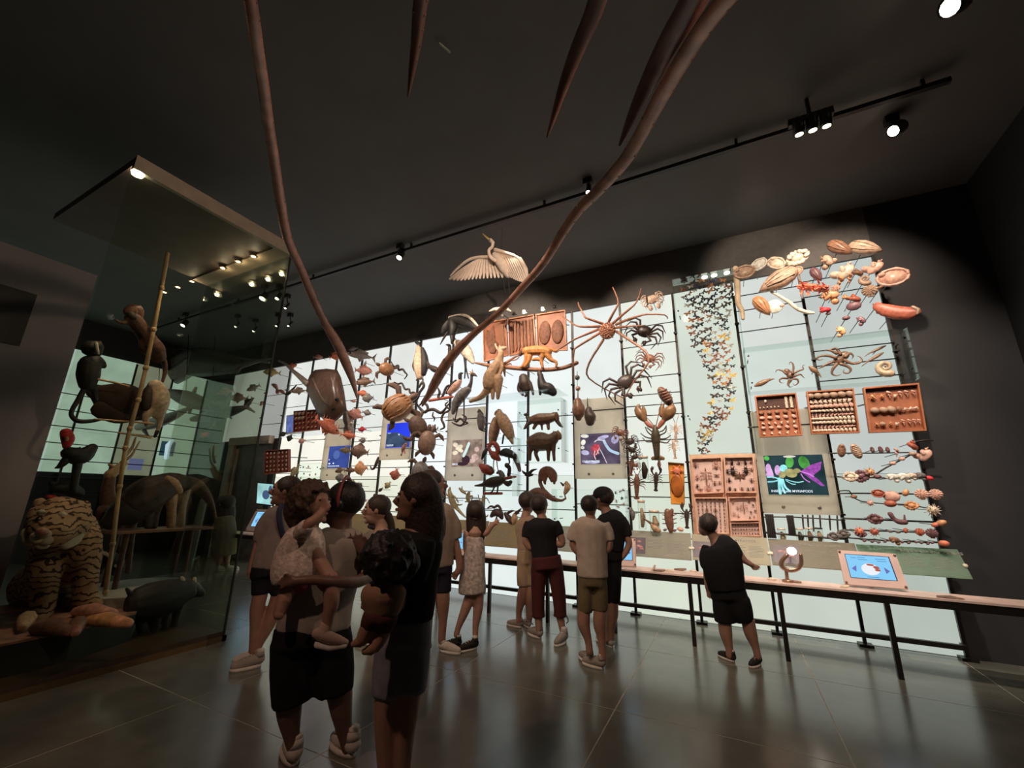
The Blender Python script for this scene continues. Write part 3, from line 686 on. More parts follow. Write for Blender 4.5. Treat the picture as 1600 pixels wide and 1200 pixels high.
# ================================================================ ACRYLIC CASES ON THE WALL
m_acr = glassm('clear acrylic', (.97, 1, .985), .05)
def pane_box(label, x0, x1, z0, z1, y0, y1=6.86, shelf=True):
    o = wthing('acrylic_case', label, 'display case', ((x0 + x1) / 2, (y0 + y1) / 2, z0))
    b = MB(); b.box(x0, x1, y0, y0 + .008, z0, z1); obj('front_pane', b, m_acr, o, False)
    for x in (x0, x1 - .008): b = MB(); b.box(x, x + .008, y0 + .009, y1, z0, z1); obj('side_pane', b, m_acr, o, False)
    b = MB(); b.box(x0 + .009, x1 - .009, y0 + .009, y1, z0, z0 + .008); obj('floor_pane', b, m_acr, o, False)
    b = MB(); b.box(x0 + .009, x1 - .009, y0 + .009, y1, z1 - .008, z1); obj('top_pane', b, m_acr, o, False)
    for x in (x0 + .05, x1 - .05):
        for z in (z0 + (z1 - z0) * .2, z0 + (z1 - z0) * .8):
            b = MB(); b.lathe([(.012, 0), (.012, .02)], (x, y0 - .012, z), (0, 1, 0), 8); obj('standoff', b, m_rod, o)
            b = MB(); b.tube([(x, y1 - .02, z), (x, 6.98, z)], .008, 6); obj('bracket', b, m_rod, o)
    return o
bx0, bx1 = wx(1050, 437, 6.62), wx(1146, 418, 6.62)
bz0, bz1 = wz(1128, 709, 6.62), wz(1095, 428, 6.62)
bc = pane_box('tall narrow acrylic case holding the swarm of butterflies', bx0, bx1, bz0, bz1, 6.62)
for k, (u, v) in enumerate(((1068, 440), (1101, 434), (1116, 432), (1136, 428))):
    p, s = atY(u, v, 6.7); b = MB(); b.lathe([(.045, .0), (.045, .02)], (p.x, p.y, bz1 - .04), (0, 0, 1), 14)
    obj('downlight', b, glow('cream downlight', (1, .95, .8), 2.2) if k != 0 else m_fix, bc)
pane_box('wide acrylic case over the two octopuses', wx(1166, 578, 6.6), wx(1427, 550, 6.6), wz(1172, 613, 6.6), wz(1164, 543, 6.6), 6.6)
pane_box('square acrylic case around the capybara and the platypus', wx(808, 660, 6.5), wx(877, 660, 6.5), wz(840, 722, 6.5), wz(840, 624, 6.5), 6.5)
pane_box('acrylic case around the red ibis and the long tailed dark bird', wx(757, 735, 6.5), wx(801, 735, 6.5), wz(780, 775, 6.5), wz(780, 683, 6.5), 6.5)
pane_box('low acrylic case of tiny dark insects left of the capped man', wx(862, 800, 6.6), wx(978, 800, 6.6), wz(930, 826, 6.6), wz(930, 765, 6.6), 6.6)
pane_box('acrylic case with tiny fish among the far left bays', wx(466, 740, 6.7), wx(497, 740, 6.7), wz(480, 757, 6.7), wz(480, 724, 6.7), 6.7)
# screens set in grey boards
m_board = translucent(mat('grey beige board', (.82, .76, .67), .5, .07, 3))
def screen_bay(i, v0, v1, uc, quad, label, base, blobs, title=None, tsize=.05):
    """grey board across bay i with a monitor; quad = monitor u0,v0,u1,v1; blobs = coloured shapes of the picture"""
    xa, xb = mx(i) + .02, mx(i - 1) - .02
    z1, z0 = wz(uc, v0, 6.9), wz(uc, v1, 6.9)
    o = wthing('screen_board', label, 'screen', ((xa + xb) / 2, 6.9, z0))
    b = MB(); b.box(xa, xb, 6.875, 6.915, z0, z1); obj('board', b, m_board, o, False)
    X0, X1 = wx(quad[0], (quad[1] + quad[3]) / 2, 6.86), wx(quad[2], (quad[1] + quad[3]) / 2, 6.86)
    Z1, Z0 = wz((quad[0] + quad[2]) / 2, quad[1], 6.86), wz((quad[0] + quad[2]) / 2, quad[3], 6.86)
    b = MB(); b.box(X0, X1, 6.858, 6.874, Z0, Z1); obj('monitor', b, base, o, False)
    W_, H_ = X1 - X0, Z1 - Z0; layer = 0
    for (nm, mm, shapes) in blobs:
        layer += 1; b = MB()
        for sh in shapes:
            if sh[0] == 'e':
                _, cx, cy, rx, ry, rot = sh; rx = min(rx, cx, 1 - cx) if abs(rot) < .3 else rx
                b.ell((X0 + cx * W_, 6.8575 - .0012 * layer, Z0 + cy * H_), rx * W_, .001, ry * H_, 14, 8, Matrix.Rotation(rot, 3, 'Y'))
            elif sh[0] == 'p':
                b.plate([(X0 + x * W_, Z0 + y * H_) for x, y in sh[1]], .001, Matrix.Translation((0, 6.8575 - .0012 * layer, 0)))
            else:
                b.tube([(X0 + x * W_, 6.8575 - .0012 * layer, Z0 + y * H_) for x, y in cat_rom(sh[1], 4)], [sh[2] * W_] * len(cat_rom(sh[1], 4)), 6, .05, (0, 1, 0))
        q = obj(nm, b, mm, o)
    if title: text(title, o, (X0 + .05 * W_, 6.845, Z0 + .06 * H_), tsize, glow('screen caption', (.8, .9, 1), 1.1))
    for fx in (.28, .75):
        b = MB(); b.lathe([(.022, 0), (.022, .012), (.014, .014)], (xa + (xb - xa) * fx, 6.876, Z0 - .16), (0, -1, 0), 10); obj('knob', b, mat('grey knob', (.2, .18, .16), .4, .1, metal=.5), o)
    b = MB(); b.tube([(xa - .05, 6.87, z1 - (z1 - Z1) * .35), (xb + .05, 6.87, z1 - (z1 - Z1) * .35)], .010, 6); obj('cross_rod', b, m_rod, o)
    return o
G = glow
screen_bay(1, 640, 803, 1240, (1197, 711, 1290, 773), 'screen showing a purple winged moth at a pink flower', G('night green', (.02, .045, .05), 1, .6, 3), [
    ('picture_green', G('leaf green', (.10, .42, .08), 1, .5, 6), [('e', .05, .93, .05, .06, 0), ('e', .44, .82, .07, .15, .2), ('e', .68, .8, .09, .17, -.2)]),
    ('picture_light', G('pale glow', (.75, .72, .6), 1), [('e', .45, .965, .11, .03, 0)]),
    ('picture_flower', G('pink petals', (.72, .42, .75), 1, .3, 12), [('e', .055, .66, .05, .13, .1), ('e', .09, .6, .03, .2, -.2), ('e', .21, .62, .05, .13, .1), ('e', .05, .5, .05, .08, 0)]),
    ('picture_cyan', G('cyan petals', (.35, .85, .88), 1, .2, 12), [('e', .32, .66, .07, .1, .2), ('s', [(.22, .4), (.2, .2), (.2, .03)], .025), ('s', [(.28, .38), (.3, .2), (.36, .1)], .018), ('s', [(.02, .44), (.12, .44), (.2, .4)], .014), ('s', [(.02, .32), (.12, .33), (.2, .36)], .014), ('s', [(.33, .38), (.5, .31), (.62, .33)], .008), ('s', [(.33, .35), (.42, .27), (.48, .26)], .008), ('s', [(.25, .38), (.25, .2), (.28, .05)], .02)]),
    ('picture_body', G('olive body', (.42, .38, .16), 1, .35, 14), [('e', .28, .5, .06, .09, .5), ('e', .43, .54, .11, .11, .35), ('e', .54, .6, .06, .06, 0)]),
    ('picture_wing', G('violet wing', (.36, .08, .42), 1, .4, 20), [('p', [(.62, .6), (.78, .74), (.97, .82), (.93, .62), (.78, .46)]), ('p', [(.6, .58), (.7, .52), (.84, .42), (.96, .22), (.9, .22), (.72, .42)])]),
    ('picture_legs', G('magenta leg', (.75, .25, .85), 1), [('s', [(.6, .58), (.72, .52), (.8, .45)], .012), ('s', [(.6, .52), (.64, .4), (.72, .31)], .008)])], 'INSECTS and MYRIAPODS', .042)
screen_bay(4, 622, 748, 940, (907, 677, 968, 725), 'screen showing a red spider on purple petals', G('plum shade', (.10, .075, .12), 1, .6, 4), [
    ('picture_petal', G('lilac petals', (.45, .42, .62), 1, .4, 8), [('e', .9, .78, .09, .15, .5), ('e', .12, .38, .11, .08, .2), ('e', .6, .86, .15, .06, -.2), ('e', .3, .06, .2, .05, 0)]),
    ('picture_pale', G('pale yellow petals', (.80, .80, .70), 1, .2, 8), [('e', .12, .93, .11, .06, .1), ('e', .08, .72, .06, .1, .4), ('e', .06, .55, .05, .06, .3)]),
    ('picture_blue', G('pale blue sac', (.50, .68, .85), 1, .15, 8), [('s', [(.62, .75), (.68, .58), (.78, .42), (.96, .32)], .035)]),
    ('picture_web', G('white strand', (.8, .75, .85), 1), [('s', [(.5, .5), (.58, .3), (.67, .03)], .008), ('s', [(.38, .72), (.45, .78), (.6, .76)], .012)]),
    ('picture_spider', G('crimson spider', (.55, .07, .10), 1, .5, 20), [('e', .42, .52, .1, .14, 0), ('s', [(.35, .5), (.3, .42), (.31, .3)], .012), ('s', [(.42, .45), (.38, .36), (.37, .25)], .014), ('s', [(.47, .48), (.46, .36), (.42, .3)], .012), ('s', [(.36, .6), (.3, .56), (.28, .46)], .012)]),
    ('picture_spider_leg', G('pink spider leg', (.85, .5, .5), 1), [('s', [(.38, .42), (.36, .3), (.39, .16)], .014), ('s', [(.45, .44), (.44, .36), (.4, .3)], .01), ('s', [(.5, .52), (.46, .4), (.48, .34)], .01)])], 'CHELICERATES', .044)
screen_bay(7, 638, 751, 728, (706, 687, 752, 729), 'screen showing pale pebbles and a white streak of water', G('pebble brown', (.28, .20, .16), 1, .6, 7), [
    ('picture_pebble', G('cream pebbles', (.78, .68, .52), 1, .35, 10), [('e', .12, .82, .1, .09, .4), ('e', .25, .72, .13, .1, -.3), ('e', .12, .52, .11, .08, 0), ('e', .3, .6, .1, .07, .3)]),
    ('picture_pebble_pink', G('pink pebbles', (.68, .48, .42), 1, .35, 10), [('e', .8, .34, .12, .12, .2), ('e', .85, .62, .08, .09, 0), ('e', .72, .2, .1, .08, 0)]),
    ('picture_dark', G('dark water', (.05, .025, .035), 1), [('e', .5, .25, .14, .16, .3), ('e', .38, .1, .2, .07, 0)]),
    ('picture_streak', G('white water', (.70, .88, .85), 1), [('s', [(.42, .4), (.5, .6), (.58, .85)], .045)])], 'BIRDS', .05)
screen_bay(9, 620, 718, 625, (604, 661, 640, 699), 'screen showing a dark turtle under bright blue water', G('vivid blue', (.03, .06, .85), 1, .15, 2), [
    ('picture_reef', G('dark reef', (.05, .08, .14), 1, .4, 5), [('p', [(0.01, .02), (.98, .02), (.98, .38), (.7, .5), (.45, .62), (0.01, .6)])]),
    ('picture_glint', G('white glint', (.7, .75, .85), 1), [('e', .55, .52, .04, .03, .6), ('e', .12, .6, .08, .012, 0)])], 'TURTLES', .05)
screen_bay(11, 655, 750, 530, (513, 697, 545, 731), 'screen showing plain deep blue water with small white dots', G('deep blue', (.045, .075, .30), 1, .2, 3), [
    ('picture_light', G('soft blue', (.09, .15, .42), 1), [('e', .4, .6, .16, .2, 0)]),
    ('picture_dot', G('white dot', (.9, .93, 1), 1.2), [('e', .1, .2, .05, .035, 0), ('e', .3, .21, .04, .025, 0), ('e', .07, .38, .03, .02, 0)])], 'CARTILAGINOUS FISHES', .035)
# small posters and screens near the doorway
def poster(quad, y, label, base, cat='poster', extra=None):
    pl = [atY(*q, y)[0] for q in quad]; o = wthing('poster_board' if cat == 'poster' else 'wall_screen', label, cat, sum(pl, Vector()) / 4)
    n = Vector((0, -1, 0)); c = sum(pl, Vector()) / 4
    b = MB(); b.poly3([c + (p - c) * 1.12 for p in pl], .03, n); obj('backing', b, mat('pale board', (.62, .56, .42), .5, .05) if cat == 'poster' else m_fix, o, False)
    b = MB(); b.poly3([p + n * .017 for p in pl], .004, n); obj('picture', b, base, o, False)
    if extra: extra(pl, o, n)
    return o
poster(((449, 651), (460, 649), (460, 675), (448, 677)), 6.85, 'narrow cream poster with a hazy blue picture beside the red drawers', glow('hazy blue', (.10, .14, .36), 1, .4, 6))
def whale_pic(pl, o, n):
    b = MB(); c = sum(pl, Vector()) / 4 + n * .021 + Vector((.05, 0, -.02)); b.ell(c, .14, .002, .10, 12, 6, Matrix.Rotation(.3, 3, 'Y')); b.ell(c + Vector((.12, 0, .12)), .06, .002, .09, 8, 5); obj('dark_whale', b, glow('dusk blue', (.06, .10, .2), 1), o)
poster(((404, 755), (428, 757), (426, 789), (402, 786)), 6.3, 'glowing aqua screen with a dark blue shape by the doorway', glow('aqua gradient', (.34, .62, .62), 1, .35, 2.4), 'screen', whale_pic)
sg = wthing('sign_lintel', 'dim orange sign line above the dark doorway', 'sign', atY(322, 679, 6.7)[0])
b = MB(); p = atY(322, 679, 6.7)[0]; b.box(p.x - .3, p.x + .3, p.y - .02, p.y + .02, p.z - .07, p.z + .07); obj('sign_box', b, m_fix, sg, False)
text('EXIT', sg, (p.x - .16, p.y - .026, p.z - .05), .14, glow('red sign', (.55, .03, .05), .8))
# ================================================================ BUTTERFLIES
def butterfly_mesh(nm, c1, c2):
    b = MB(); s = 1
    fw = [(0.04, .05), (.35, .42), (.95, .62), (.88, .25), (.5, .02), (.05, 0)]; hw = [(.05, 0), (.5, 0), (.72, -.3), (.5, -.55), (.2, -.42), (.04, -.1)]
    for sx in (-1, 1):
        R = Matrix.Rotation(sx * .35, 4, 'Z')
        b.cur = 0; b.plate([(sx * x, z) for x, z in fw], .03, R); b.plate([(sx * x, z) for x, z in hw], .03, R)
        b.cur = 1; b.plate([(sx * (x * .55 + .2), z * .5 + .1) for x, z in fw], .05, R)
    b.cur = 1; b.tube([(0, -.05, .3), (0, -.05, 0), (0, -.05, -.35)], [.05, .07, .04], 5)
    return b.mesh(nm, [c1, c2], False)
bm = {}
for nm, c1, c2 in (('dark brown', (.05, .035, .03), (.10, .05, .035)), ('black', (.02, .018, .02), (.05, .045, .06)), ('reddish brown', (.24, .08, .045), (.10, .04, .03)), ('orange', (.48, .20, .07), (.3, .1, .04)),
                   ('yellow', (.62, .40, .10), (.5, .28, .06)), ('pale grey', (.42, .38, .34), (.28, .24, .22)), ('bluish black', (.05, .06, .11), (.03, .03, .04))):
    bm[nm] = butterfly_mesh('butterfly ' + nm, mat('wing ' + nm, c1, .6, .3, 40), mat('wing spot ' + nm, c2, .6, .3, 40))
path = ((437, 1103, 36), (455, 1104, 38), (480, 1105, 36), (500, 1108, 33), (520, 1109, 31), (540, 1113, 28), (560, 1122, 24), (580, 1126, 20), (600, 1129, 15), (620, 1129, 17), (640, 1126, 20), (655, 1115, 16), (670, 1105, 13), (685, 1101, 9), (700, 1101, 7), (710, 1101, 4))
pts = []; rb = random.Random(5); tries = 0
while tries < 9000:
    tries += 1; v = rb.uniform(437, 709)
    for a, c in zip(path, path[1:]):
        if a[0] <= v <= c[0]: f = (v - a[0]) / (c[0] - a[0]); uc = a[1] + (c[1] - a[1]) * f; hw = a[2] + (c[2] - a[2]) * f
    u = uc + rb.uniform(-1, 1) * hw
    if all((u - x) ** 2 + ((v - y_) * 1.1) ** 2 > 62 for x, y_ in pts): pts.append((u, v))
zones = ((470, 'near the top of the tall case'), (520, 'in the wide upper part of the swarm'), (570, 'in the upper middle of the swarm'), (620, 'in the lower middle of the swarm'), (655, 'where the swarm turns left'), (720, 'in the thin lower tail of the swarm'))
kinds_up = ['dark brown', 'black', 'reddish brown', 'pale grey', 'bluish black', 'dark brown', 'orange']; kinds_lo = ['dark brown', 'black', 'orange', 'reddish brown', 'yellow', 'reddish brown', 'pale grey', 'black']
for u, v in pts:
    k = rb.choice(kinds_up if v < 520 else kinds_lo); z = next(t for lim, t in zones if v <= lim)
    p, s = atY(u, v, 6.74); o = link('butterfly', bm[k]); o.location = p; sc_ = s * rb.uniform(4.6, 7.6); o.scale = (sc_,) * 3
    o.rotation_euler = (rb.uniform(-.2, .2), rb.uniform(-.8, .8), rb.uniform(-.4, .4))
    tag(o, '%s butterfly %s' % (k, z), 'butterfly', '%s butterflies %s' % (k, z))
# ================================================================ SPECIMEN DRAWERS
m_drawer = mat('red brown wood', (.42, .15, .065), .45, .2, 9, .1); m_drawer_in = mat('brown drawer lining', (.36, .125, .06), .6, .15, 9); m_lining2 = mat('pink paper lining', (.70, .49, .43), .7, .08, 6); m_drawer_dk = mat('dark drawer lining', (.075, .03, .022), .6, .2)
m_rail2 = mat('pale orange wood', (.74, .46, .33), .45, .15, 9)
class Tray:
    def __init__(s, quad, y, label, inner=None, rail=None, depth=.06, fw=.045, name='specimen_box'):
        s.q = [atY(*q, y)[0] for q in quad]; s.y = y; c = sum(s.q, Vector()) / 4; s.o = wthing(name, label, 'drawer', c); n = Vector((0, -1, 0))
        b = MB(); b.poly3([p - n * .0 for p in s.q], .012, n); obj('base_board', b, inner or m_drawer_in, s.o, False)
        for i in range(4):
            a, d = s.q[i], s.q[(i + 1) % 4]; a2 = a + (c - a) * fw * 1.4; d2 = d + (c - d) * fw * 1.4
            b = MB(); b.poly3([p + n * depth / 2 for p in (a, d, d2, a2)], depth, n); obj('frame_rail', b, rail or m_drawer, s.o, False)
        for i in (0, 1):
            b = MB(); b.tube([s.q[i] * .7 + s.q[3 - i] * .3 + (c - s.q[i]) * .1 + Vector((0, .02, 0)), Vector((s.q[i].x * .7 + s.q[3 - i].x * .3, 6.95, (s.q[i].z * .7 + s.q[3 - i].z * .3)))], .01, 6); obj('bracket', b, m_rod, s.o)
        s.px = (s.q[1] - s.q[0]).length / max(1, math.dist(quad[0], quad[1]))
    def pt(s, a, c, k=.02):
        p = s.q[0] * (1 - a) * (1 - c) + s.q[1] * a * (1 - c) + s.q[2] * a * c + s.q[3] * (1 - a) * c; return p + Vector((0, -k, 0))
def inst(name, me, p, sc, rot, label, cat, group):
    o = link(name, me); o.location = p; o.scale = (sc,) * 3; o.rotation_euler = rot; return tag(o, label, cat, group)
_b = MB(); spiral(_b, 1, 3, .8, 6, 7); ME_SPI = _b.mesh('small snail shell', C['cream shell']); _b = MB(); spiral(_b, .7, 4, 1.6, 6, 7, 1.7); ME_CON = _b.mesh('small cone shell', C['pink shell'])
_b = MB(); dome(_b, 1, .75, .5, 1, 14, 4, .05); ME_FAN = _b.mesh('small valve', C['pink shell']); _b = MB(); dome(_b, 1, .8, .55, 0, 12, 4); ME_DOM = _b.mesh('small brown valve', C['brown shell'])
_b = MB(); _b.ell((0, 0, 0), 1, .6, .62, 8, 6); ME_EGG = _b.mesh('small bright bead shell', C['cream shell']); _b = MB(); _b.ell((0, 0, 0), 1, .7, .8, 10, 6); ME_ROUND = _b.mesh('round shell', C['tan shell'])
_b = MB(); _b.ell((0, 0, 0), .6, .4, .6, 8, 5); spikes(_b, .5, 14, .8, .25); ME_STAR = _b.mesh('spiny small shell', C['orange shell'])
d1 = Tray(((1179, 620), (1243, 615), (1253, 681), (1187, 684)), 6.7, 'leftmost of the three wooden drawers, its top lined dark')
b = MB(); b.poly3([d1.pt(.05, .06, .009), d1.pt(.95, .06, .009), d1.pt(.95, .34, .009), d1.pt(.05, .34, .009)], .004, (0, -1, 0)); obj('dark_lining', b, m_drawer_dk, d1.o, False)
for c_, a0 in ((.75, 'left'), (.87, 'right')):
    for k in range(8): inst('bead_shell', ME_EGG, d1.pt(c_, .07 + .036 * k), .022, (0, .4, 0), 'cream bead shell in the %s upright string of the leftmost drawer' % a0, 'shell', '%s string of bead shells in the leftmost drawer' % a0)
for k in range(6): inst('bead_shell', ME_EGG, d1.pt(.1 + .09 * k, .29), .014, (0, 1.3, 0), 'tiny cream shell in the bright row along the dark lining', 'shell', 'bright row of tiny shells in the leftmost drawer')
inst('bead_shell', ME_EGG, d1.pt(.25, .14), .026, (0, 1.5, 0), 'single cream shell standing alone on the dark lining', 'shell', None)
for r, (cy, n_, me, sz) in enumerate(((.42, 5, ME_DOM, .032), (.54, 5, ME_FAN, .033), (.66, 6, ME_SPI, .023), (.78, 5, ME_FAN, .030), (.9, 5, ME_SPI, .026))):
    for k in range(n_): inst('drawer_shell', me, d1.pt(.12 + .76 * k / (n_ - 1), cy), sz, (0, .2 * k, 0), 'shell in the %s plain row of the leftmost drawer' % ORD[r], 'shell', '%s shell row of the leftmost drawer' % ORD[r])
d2 = Tray(((1259, 613), (1332, 608), (1342, 677), (1267, 679)), 6.7, 'middle wooden drawer packed with rows of tiny shells', m_drawer_dk)
for r, (cy, n_, me, sz) in enumerate(((.1, 6, ME_ROUND, .052), (.24, 9, ME_SPI, .034), (.36, 9, ME_FAN, .034), (.47, 11, ME_EGG, .026), (.56, 11, ME_CON, .026), (.65, 11, ME_EGG, .03), (.74, 11, ME_EGG, .03), (.83, 11, ME_CON, .026), (.92, 11, ME_EGG, .03))):
    for k in range(n_): inst('drawer_shell', me, d2.pt(.08 + .84 * k / (n_ - 1), cy), sz, (0, .15 * k, 0), 'shell in the %s row from the top of the middle drawer' % ORD[r], 'shell', '%s shell row of the middle drawer' % ORD[r])
d3 = Tray(((1347, 607), (1433, 600), (1445, 674), (1357, 677)), 6.66, 'rightmost wooden drawer with large shells in three rows')
b = MB(); b.poly3([d3.pt(.05, .03, .009), d3.pt(.95, .03, .009), d3.pt(.95, .12, .009), d3.pt(.05, .12, .009)], .004, (0, -1, 0)); obj('dark_lining', b, m_drawer_dk, d3.o, False)
for r, (cy, its) in enumerate(((.22, [(.16, ME_STAR, .085), (.33, ME_STAR, .06), (.47, ME_CON, .075), (.58, ME_SPI, .05), (.67, ME_CON, .06), (.78, ME_CON, .065), (.9, ME_CON, .06)]),
        (.52, [(.16, ME_ROUND, .082), (.32, ME_ROUND, .08), (.46, ME_ROUND, .085), (.6, ME_DOM, .062), (.72, ME_SPI, .045), (.82, ME_SPI, .048), (.91, ME_SPI, .045)]),
        (.82, [(.16, ME_STAR, .055), (.27, ME_ROUND, .055), (.41, ME_STAR, .052), (.53, ME_SPI, .05), (.64, ME_CON, .055), (.75, ME_CON, .055), (.84, ME_CON, .055), (.92, ME_CON, .05)]))):
    for k, (a, me, sz) in enumerate(its): inst('drawer_shell', me, d3.pt(a, cy, .04), sz * .58, (0, .2 + .3 * k if me is not ME_CON else 3.1, 0), '%s shell from the left in the %s row of the rightmost drawer' % (ORD[k], ('top', 'middle', 'bottom')[r]), 'shell', '%s shell row of the rightmost drawer' % ('top', 'middle', 'bottom')[r])
# insect boxes
def insect_mesh(nm, wide, m, horn=False, long=1.):
    b = MB(); b.ell((0, 0, -.15 * long), .34 * wide, .25, .55 * long, 8, 5); b.ell((0, 0, .5 * long), .26 * wide, .2, .25, 8, 5)
    for sx in (-1, 1):
        for k in range(3): b.tube([(sx * .2, 0, .35 - .35 * k), (sx * (.6 + .1 * wide), 0, .5 - .45 * k), (sx * (.75 + .1 * wide), 0, .3 - .55 * k)], [.06, .05, .03], 4, 1, None, False)
        if horn: b.tube([(sx * .1, 0, .7), (sx * .35, 0, 1.0), (sx * .1, 0, 1.25)], [.07, .06, .02], 4, 1, None, False)
    return b.mesh(nm, m)
m_ins = mat('black beetle', (.03, .018, .015), .3, .3); m_ins2 = mat('brown insect', (.16, .075, .05), .4, .3); m_ins3 = mat('pale brown insect', (.38, .19, .14), .5, .3)
IB = [insect_mesh('black beetle', 1.2, m_ins, True), insect_mesh('brown stick insect', .35, m_ins3, False, 1.7), insect_mesh('dark insect', .8, m_ins2), insect_mesh('tiny insect', .9, m_ins), insect_mesh('spider insect', .9, m_ins3, True)]
def fly_mesh():
    b = MB(); b.ell((0, 0, 0), .14, .14, .8, 8, 5)
    for sx in (-1, 1):
        b.plate([(sx * .1, .3), (sx * 1.0, .55), (sx * 1.1, .3), (sx * .1, .05)], .05); b.plate([(sx * .1, .0), (sx * .9, -.05), (sx * .7, -.35), (sx * .1, -.15)], .05)
    return b.mesh('winged insect', m_ins2, False)
IB.append(fly_mesh())
boxes = (((1080, 716), (1128, 714), (1131, 770), (1085, 772)), ((1131, 714), (1177, 713), (1182, 770), (1134, 770)), ((1085, 777), (1136, 777), (1139, 834), (1090, 833)), ((1138, 777), (1182, 776), (1186, 813), (1141, 814)), ((1141, 817), (1187, 816), (1189, 838), (1142, 837)))
labs = ('upper left pink insect box with stick insects', 'upper right pink insect box with large black beetles', 'lower left pink insect box with columns of small insects', 'lower right pink insect box with a long dark stick insect', 'lowest right pink insect box with rows of tiny insects')
tr_ = [Tray(q, 6.7, l, m_lining2, m_rail2, .05, .05, 'insect_box') for q, l in zip(boxes, labs)]
cab = [atY(u, v, 6.73)[0] for u, v in ((1077, 711), (1180, 709), (1192, 840), (1084, 839))]; b = MB(); b.poly3(cab, .02, (0, -1, 0)); top('insect_cabinet', b, m_rail2, 'pale orange wooden cabinet board holding the five pink insect boxes', 'cabinet', smooth=False)
b = MB(); b.box(tr_[0].q[3].x - .02, tr_[1].q[2].x + .02, 6.66, 6.73, tr_[2].q[0].z + .004, tr_[0].q[3].z - .004)
def I(t, a, c, k, sc, rot, label, group): inst('pinned_insect', IB[k], t.pt(a, c, .022), sc * .62, (0, rot, 0), label, 'insect', group)
for (a, c, k, sc, lab) in ((.12, .2, 2, .085, 'dark four-legged insect at the top left'), (.45, .5, 1, .16, 'long pale stick insect in the middle'), (.8, .25, 4, .10, 'spidery insect at the top right'), (.15, .55, 4, .07, 'curled pale insect at the left edge'),
        (.13, .78, 3, .06, 'small black beetle low at the left'), (.22, .9, 5, .06, 'winged insect at the bottom left'), (.5, .88, 4, .11, 'large leggy spider at the bottom middle'), (.72, .72, 2, .065, 'dark insect low at the right'), (.88, .72, 2, .05, 'slim brown insect near the right edge'), (.82, .92, 5, .05, 'small winged insect at the bottom right'), (.42, .07, 5, .04, 'tiny winged insect at the top middle'), (.8, .52, 5, .06, 'pale winged insect at the right')):
    I(tr_[0], a, c, k, sc, 0, lab + ' of the upper left insect box', 'insects in the upper left box')
for (a, c, k, sc, lab) in ((.08, .16, 2, .05, 'first slim beetle of the top row'), (.26, .16, 0, .07, 'second beetle of the top row'), (.5, .16, 2, .07, 'third beetle of the top row'), (.72, .16, 0, .065, 'fourth beetle of the top row'), (.9, .16, 2, .05, 'last slim beetle of the top row'),
        (.1, .42, 0, .06, 'black beetle at the left of the second row'), (.28, .42, 0, .11, 'largest black beetle'), (.5, .55, 5, .13, 'winged insect in the middle'), (.72, .4, 0, .10, 'second largest black beetle'), (.9, .36, 2, .055, 'slim beetle at the right edge'), (.14, .66, 0, .065, 'beetle low at the left'), (.88, .66, 2, .065, 'brown beetle low at the right'),
        (.14, .9, 0, .06, 'first beetle of the bottom row'), (.32, .92, 3, .055, 'second beetle of the bottom row'), (.54, .9, 2, .06, 'third beetle of the bottom row'), (.74, .91, 3, .055, 'fourth beetle of the bottom row'), (.9, .9, 3, .055, 'last beetle of the bottom row')):
    I(tr_[1], a, c, k, sc, 0, lab + ' in the upper right insect box', 'beetles in the upper right box')
for c in range(7):
    for r in range(10):
        I(tr_[2], .1 + .132 * c, .06 + .098 * r, 2 if (c in (2, 4) and r in (3, 5)) else 3, .055 if (c in (2, 4) and r in (3, 5)) else .028, 0, 'small dark insect in the %s column of the lower left box' % ORD[c], 'insects in the %s column of the lower left box' % ORD[c])
I(tr_[3], .52, .45, 1, .10, 0, 'long dark stick insect in the middle of the lower right box', None)
for (a, c, k) in ((.15, .2, 1), (.3, .45, 1), (.15, .7, 1), (.3, .8, 1), (.72, .2, 3), (.85, .35, 3), (.9, .6, 3), (.75, .65, 3), (.84, .85, 2), (.7, .88, 3)): I(tr_[3], a, c, k, .05 if k == 1 else .035, 0, 'pale stick insect left of the long dark one' if k == 1 else 'small dark insect right of the long dark stick insect', 'stick insects in the lower right box' if k == 1 else 'small insects in the lower right box')
for c in range(10):
    for r in range(3): I(tr_[4], .08 + .093 * c, .18 + .32 * r, 5 if (r == 1 and c % 4 == 2) else 3, .032, 0, 'tiny insect in the %s row of the lowest right box' % ORD[r], 'insects in the %s row of the lowest right box' % ORD[r])
# red drawers at the far left
for q, lab, nn in ((((462, 643), (500, 640), (500, 672), (461, 676)), 'red wooden drawer with pale shells beside the stingray', 2), (((417, 704), (454, 702), (454, 738), (416, 741)), 'red wooden drawer with neat rows near the doorway', 1)):
    t = Tray(q, 6.8 if nn == 2 else 6.5, lab, mat('deep red lining', (.22, .035, .02), .6, .2), mat('deep red wood', (.26, .05, .03), .5, .2))
    b = MB(); b.poly3([t.pt(.5, .03, .02), t.pt(.53, .03, .02), t.pt(.53, .97, .02), t.pt(.5, .97, .02)], .02, (0, -1, 0)); obj('divider', b, m_drawer, t.o, False)
    for r in range(4 if nn == 2 else 5):
        for k in range(6):
            a = .08 + .15 * k + (.05 if k > 2 else 0); inst('drawer_shell', (ME_ROUND if nn == 2 and r < 2 and k < 3 else ME_EGG), t.pt(a, .14 + (.23 if nn == 2 else .18) * r, .03), .06 if nn == 2 and r < 2 and k < 3 else .033, (0, 1.2 * nn, 0), 'shell in the %s row of the %s' % (ORD[r], 'red drawer beside the stingray' if nn == 2 else 'red drawer near the doorway'), 'shell', '%s row of the %s' % (ORD[r], 'stingray-side red drawer' if nn == 2 else 'doorway red drawer'))
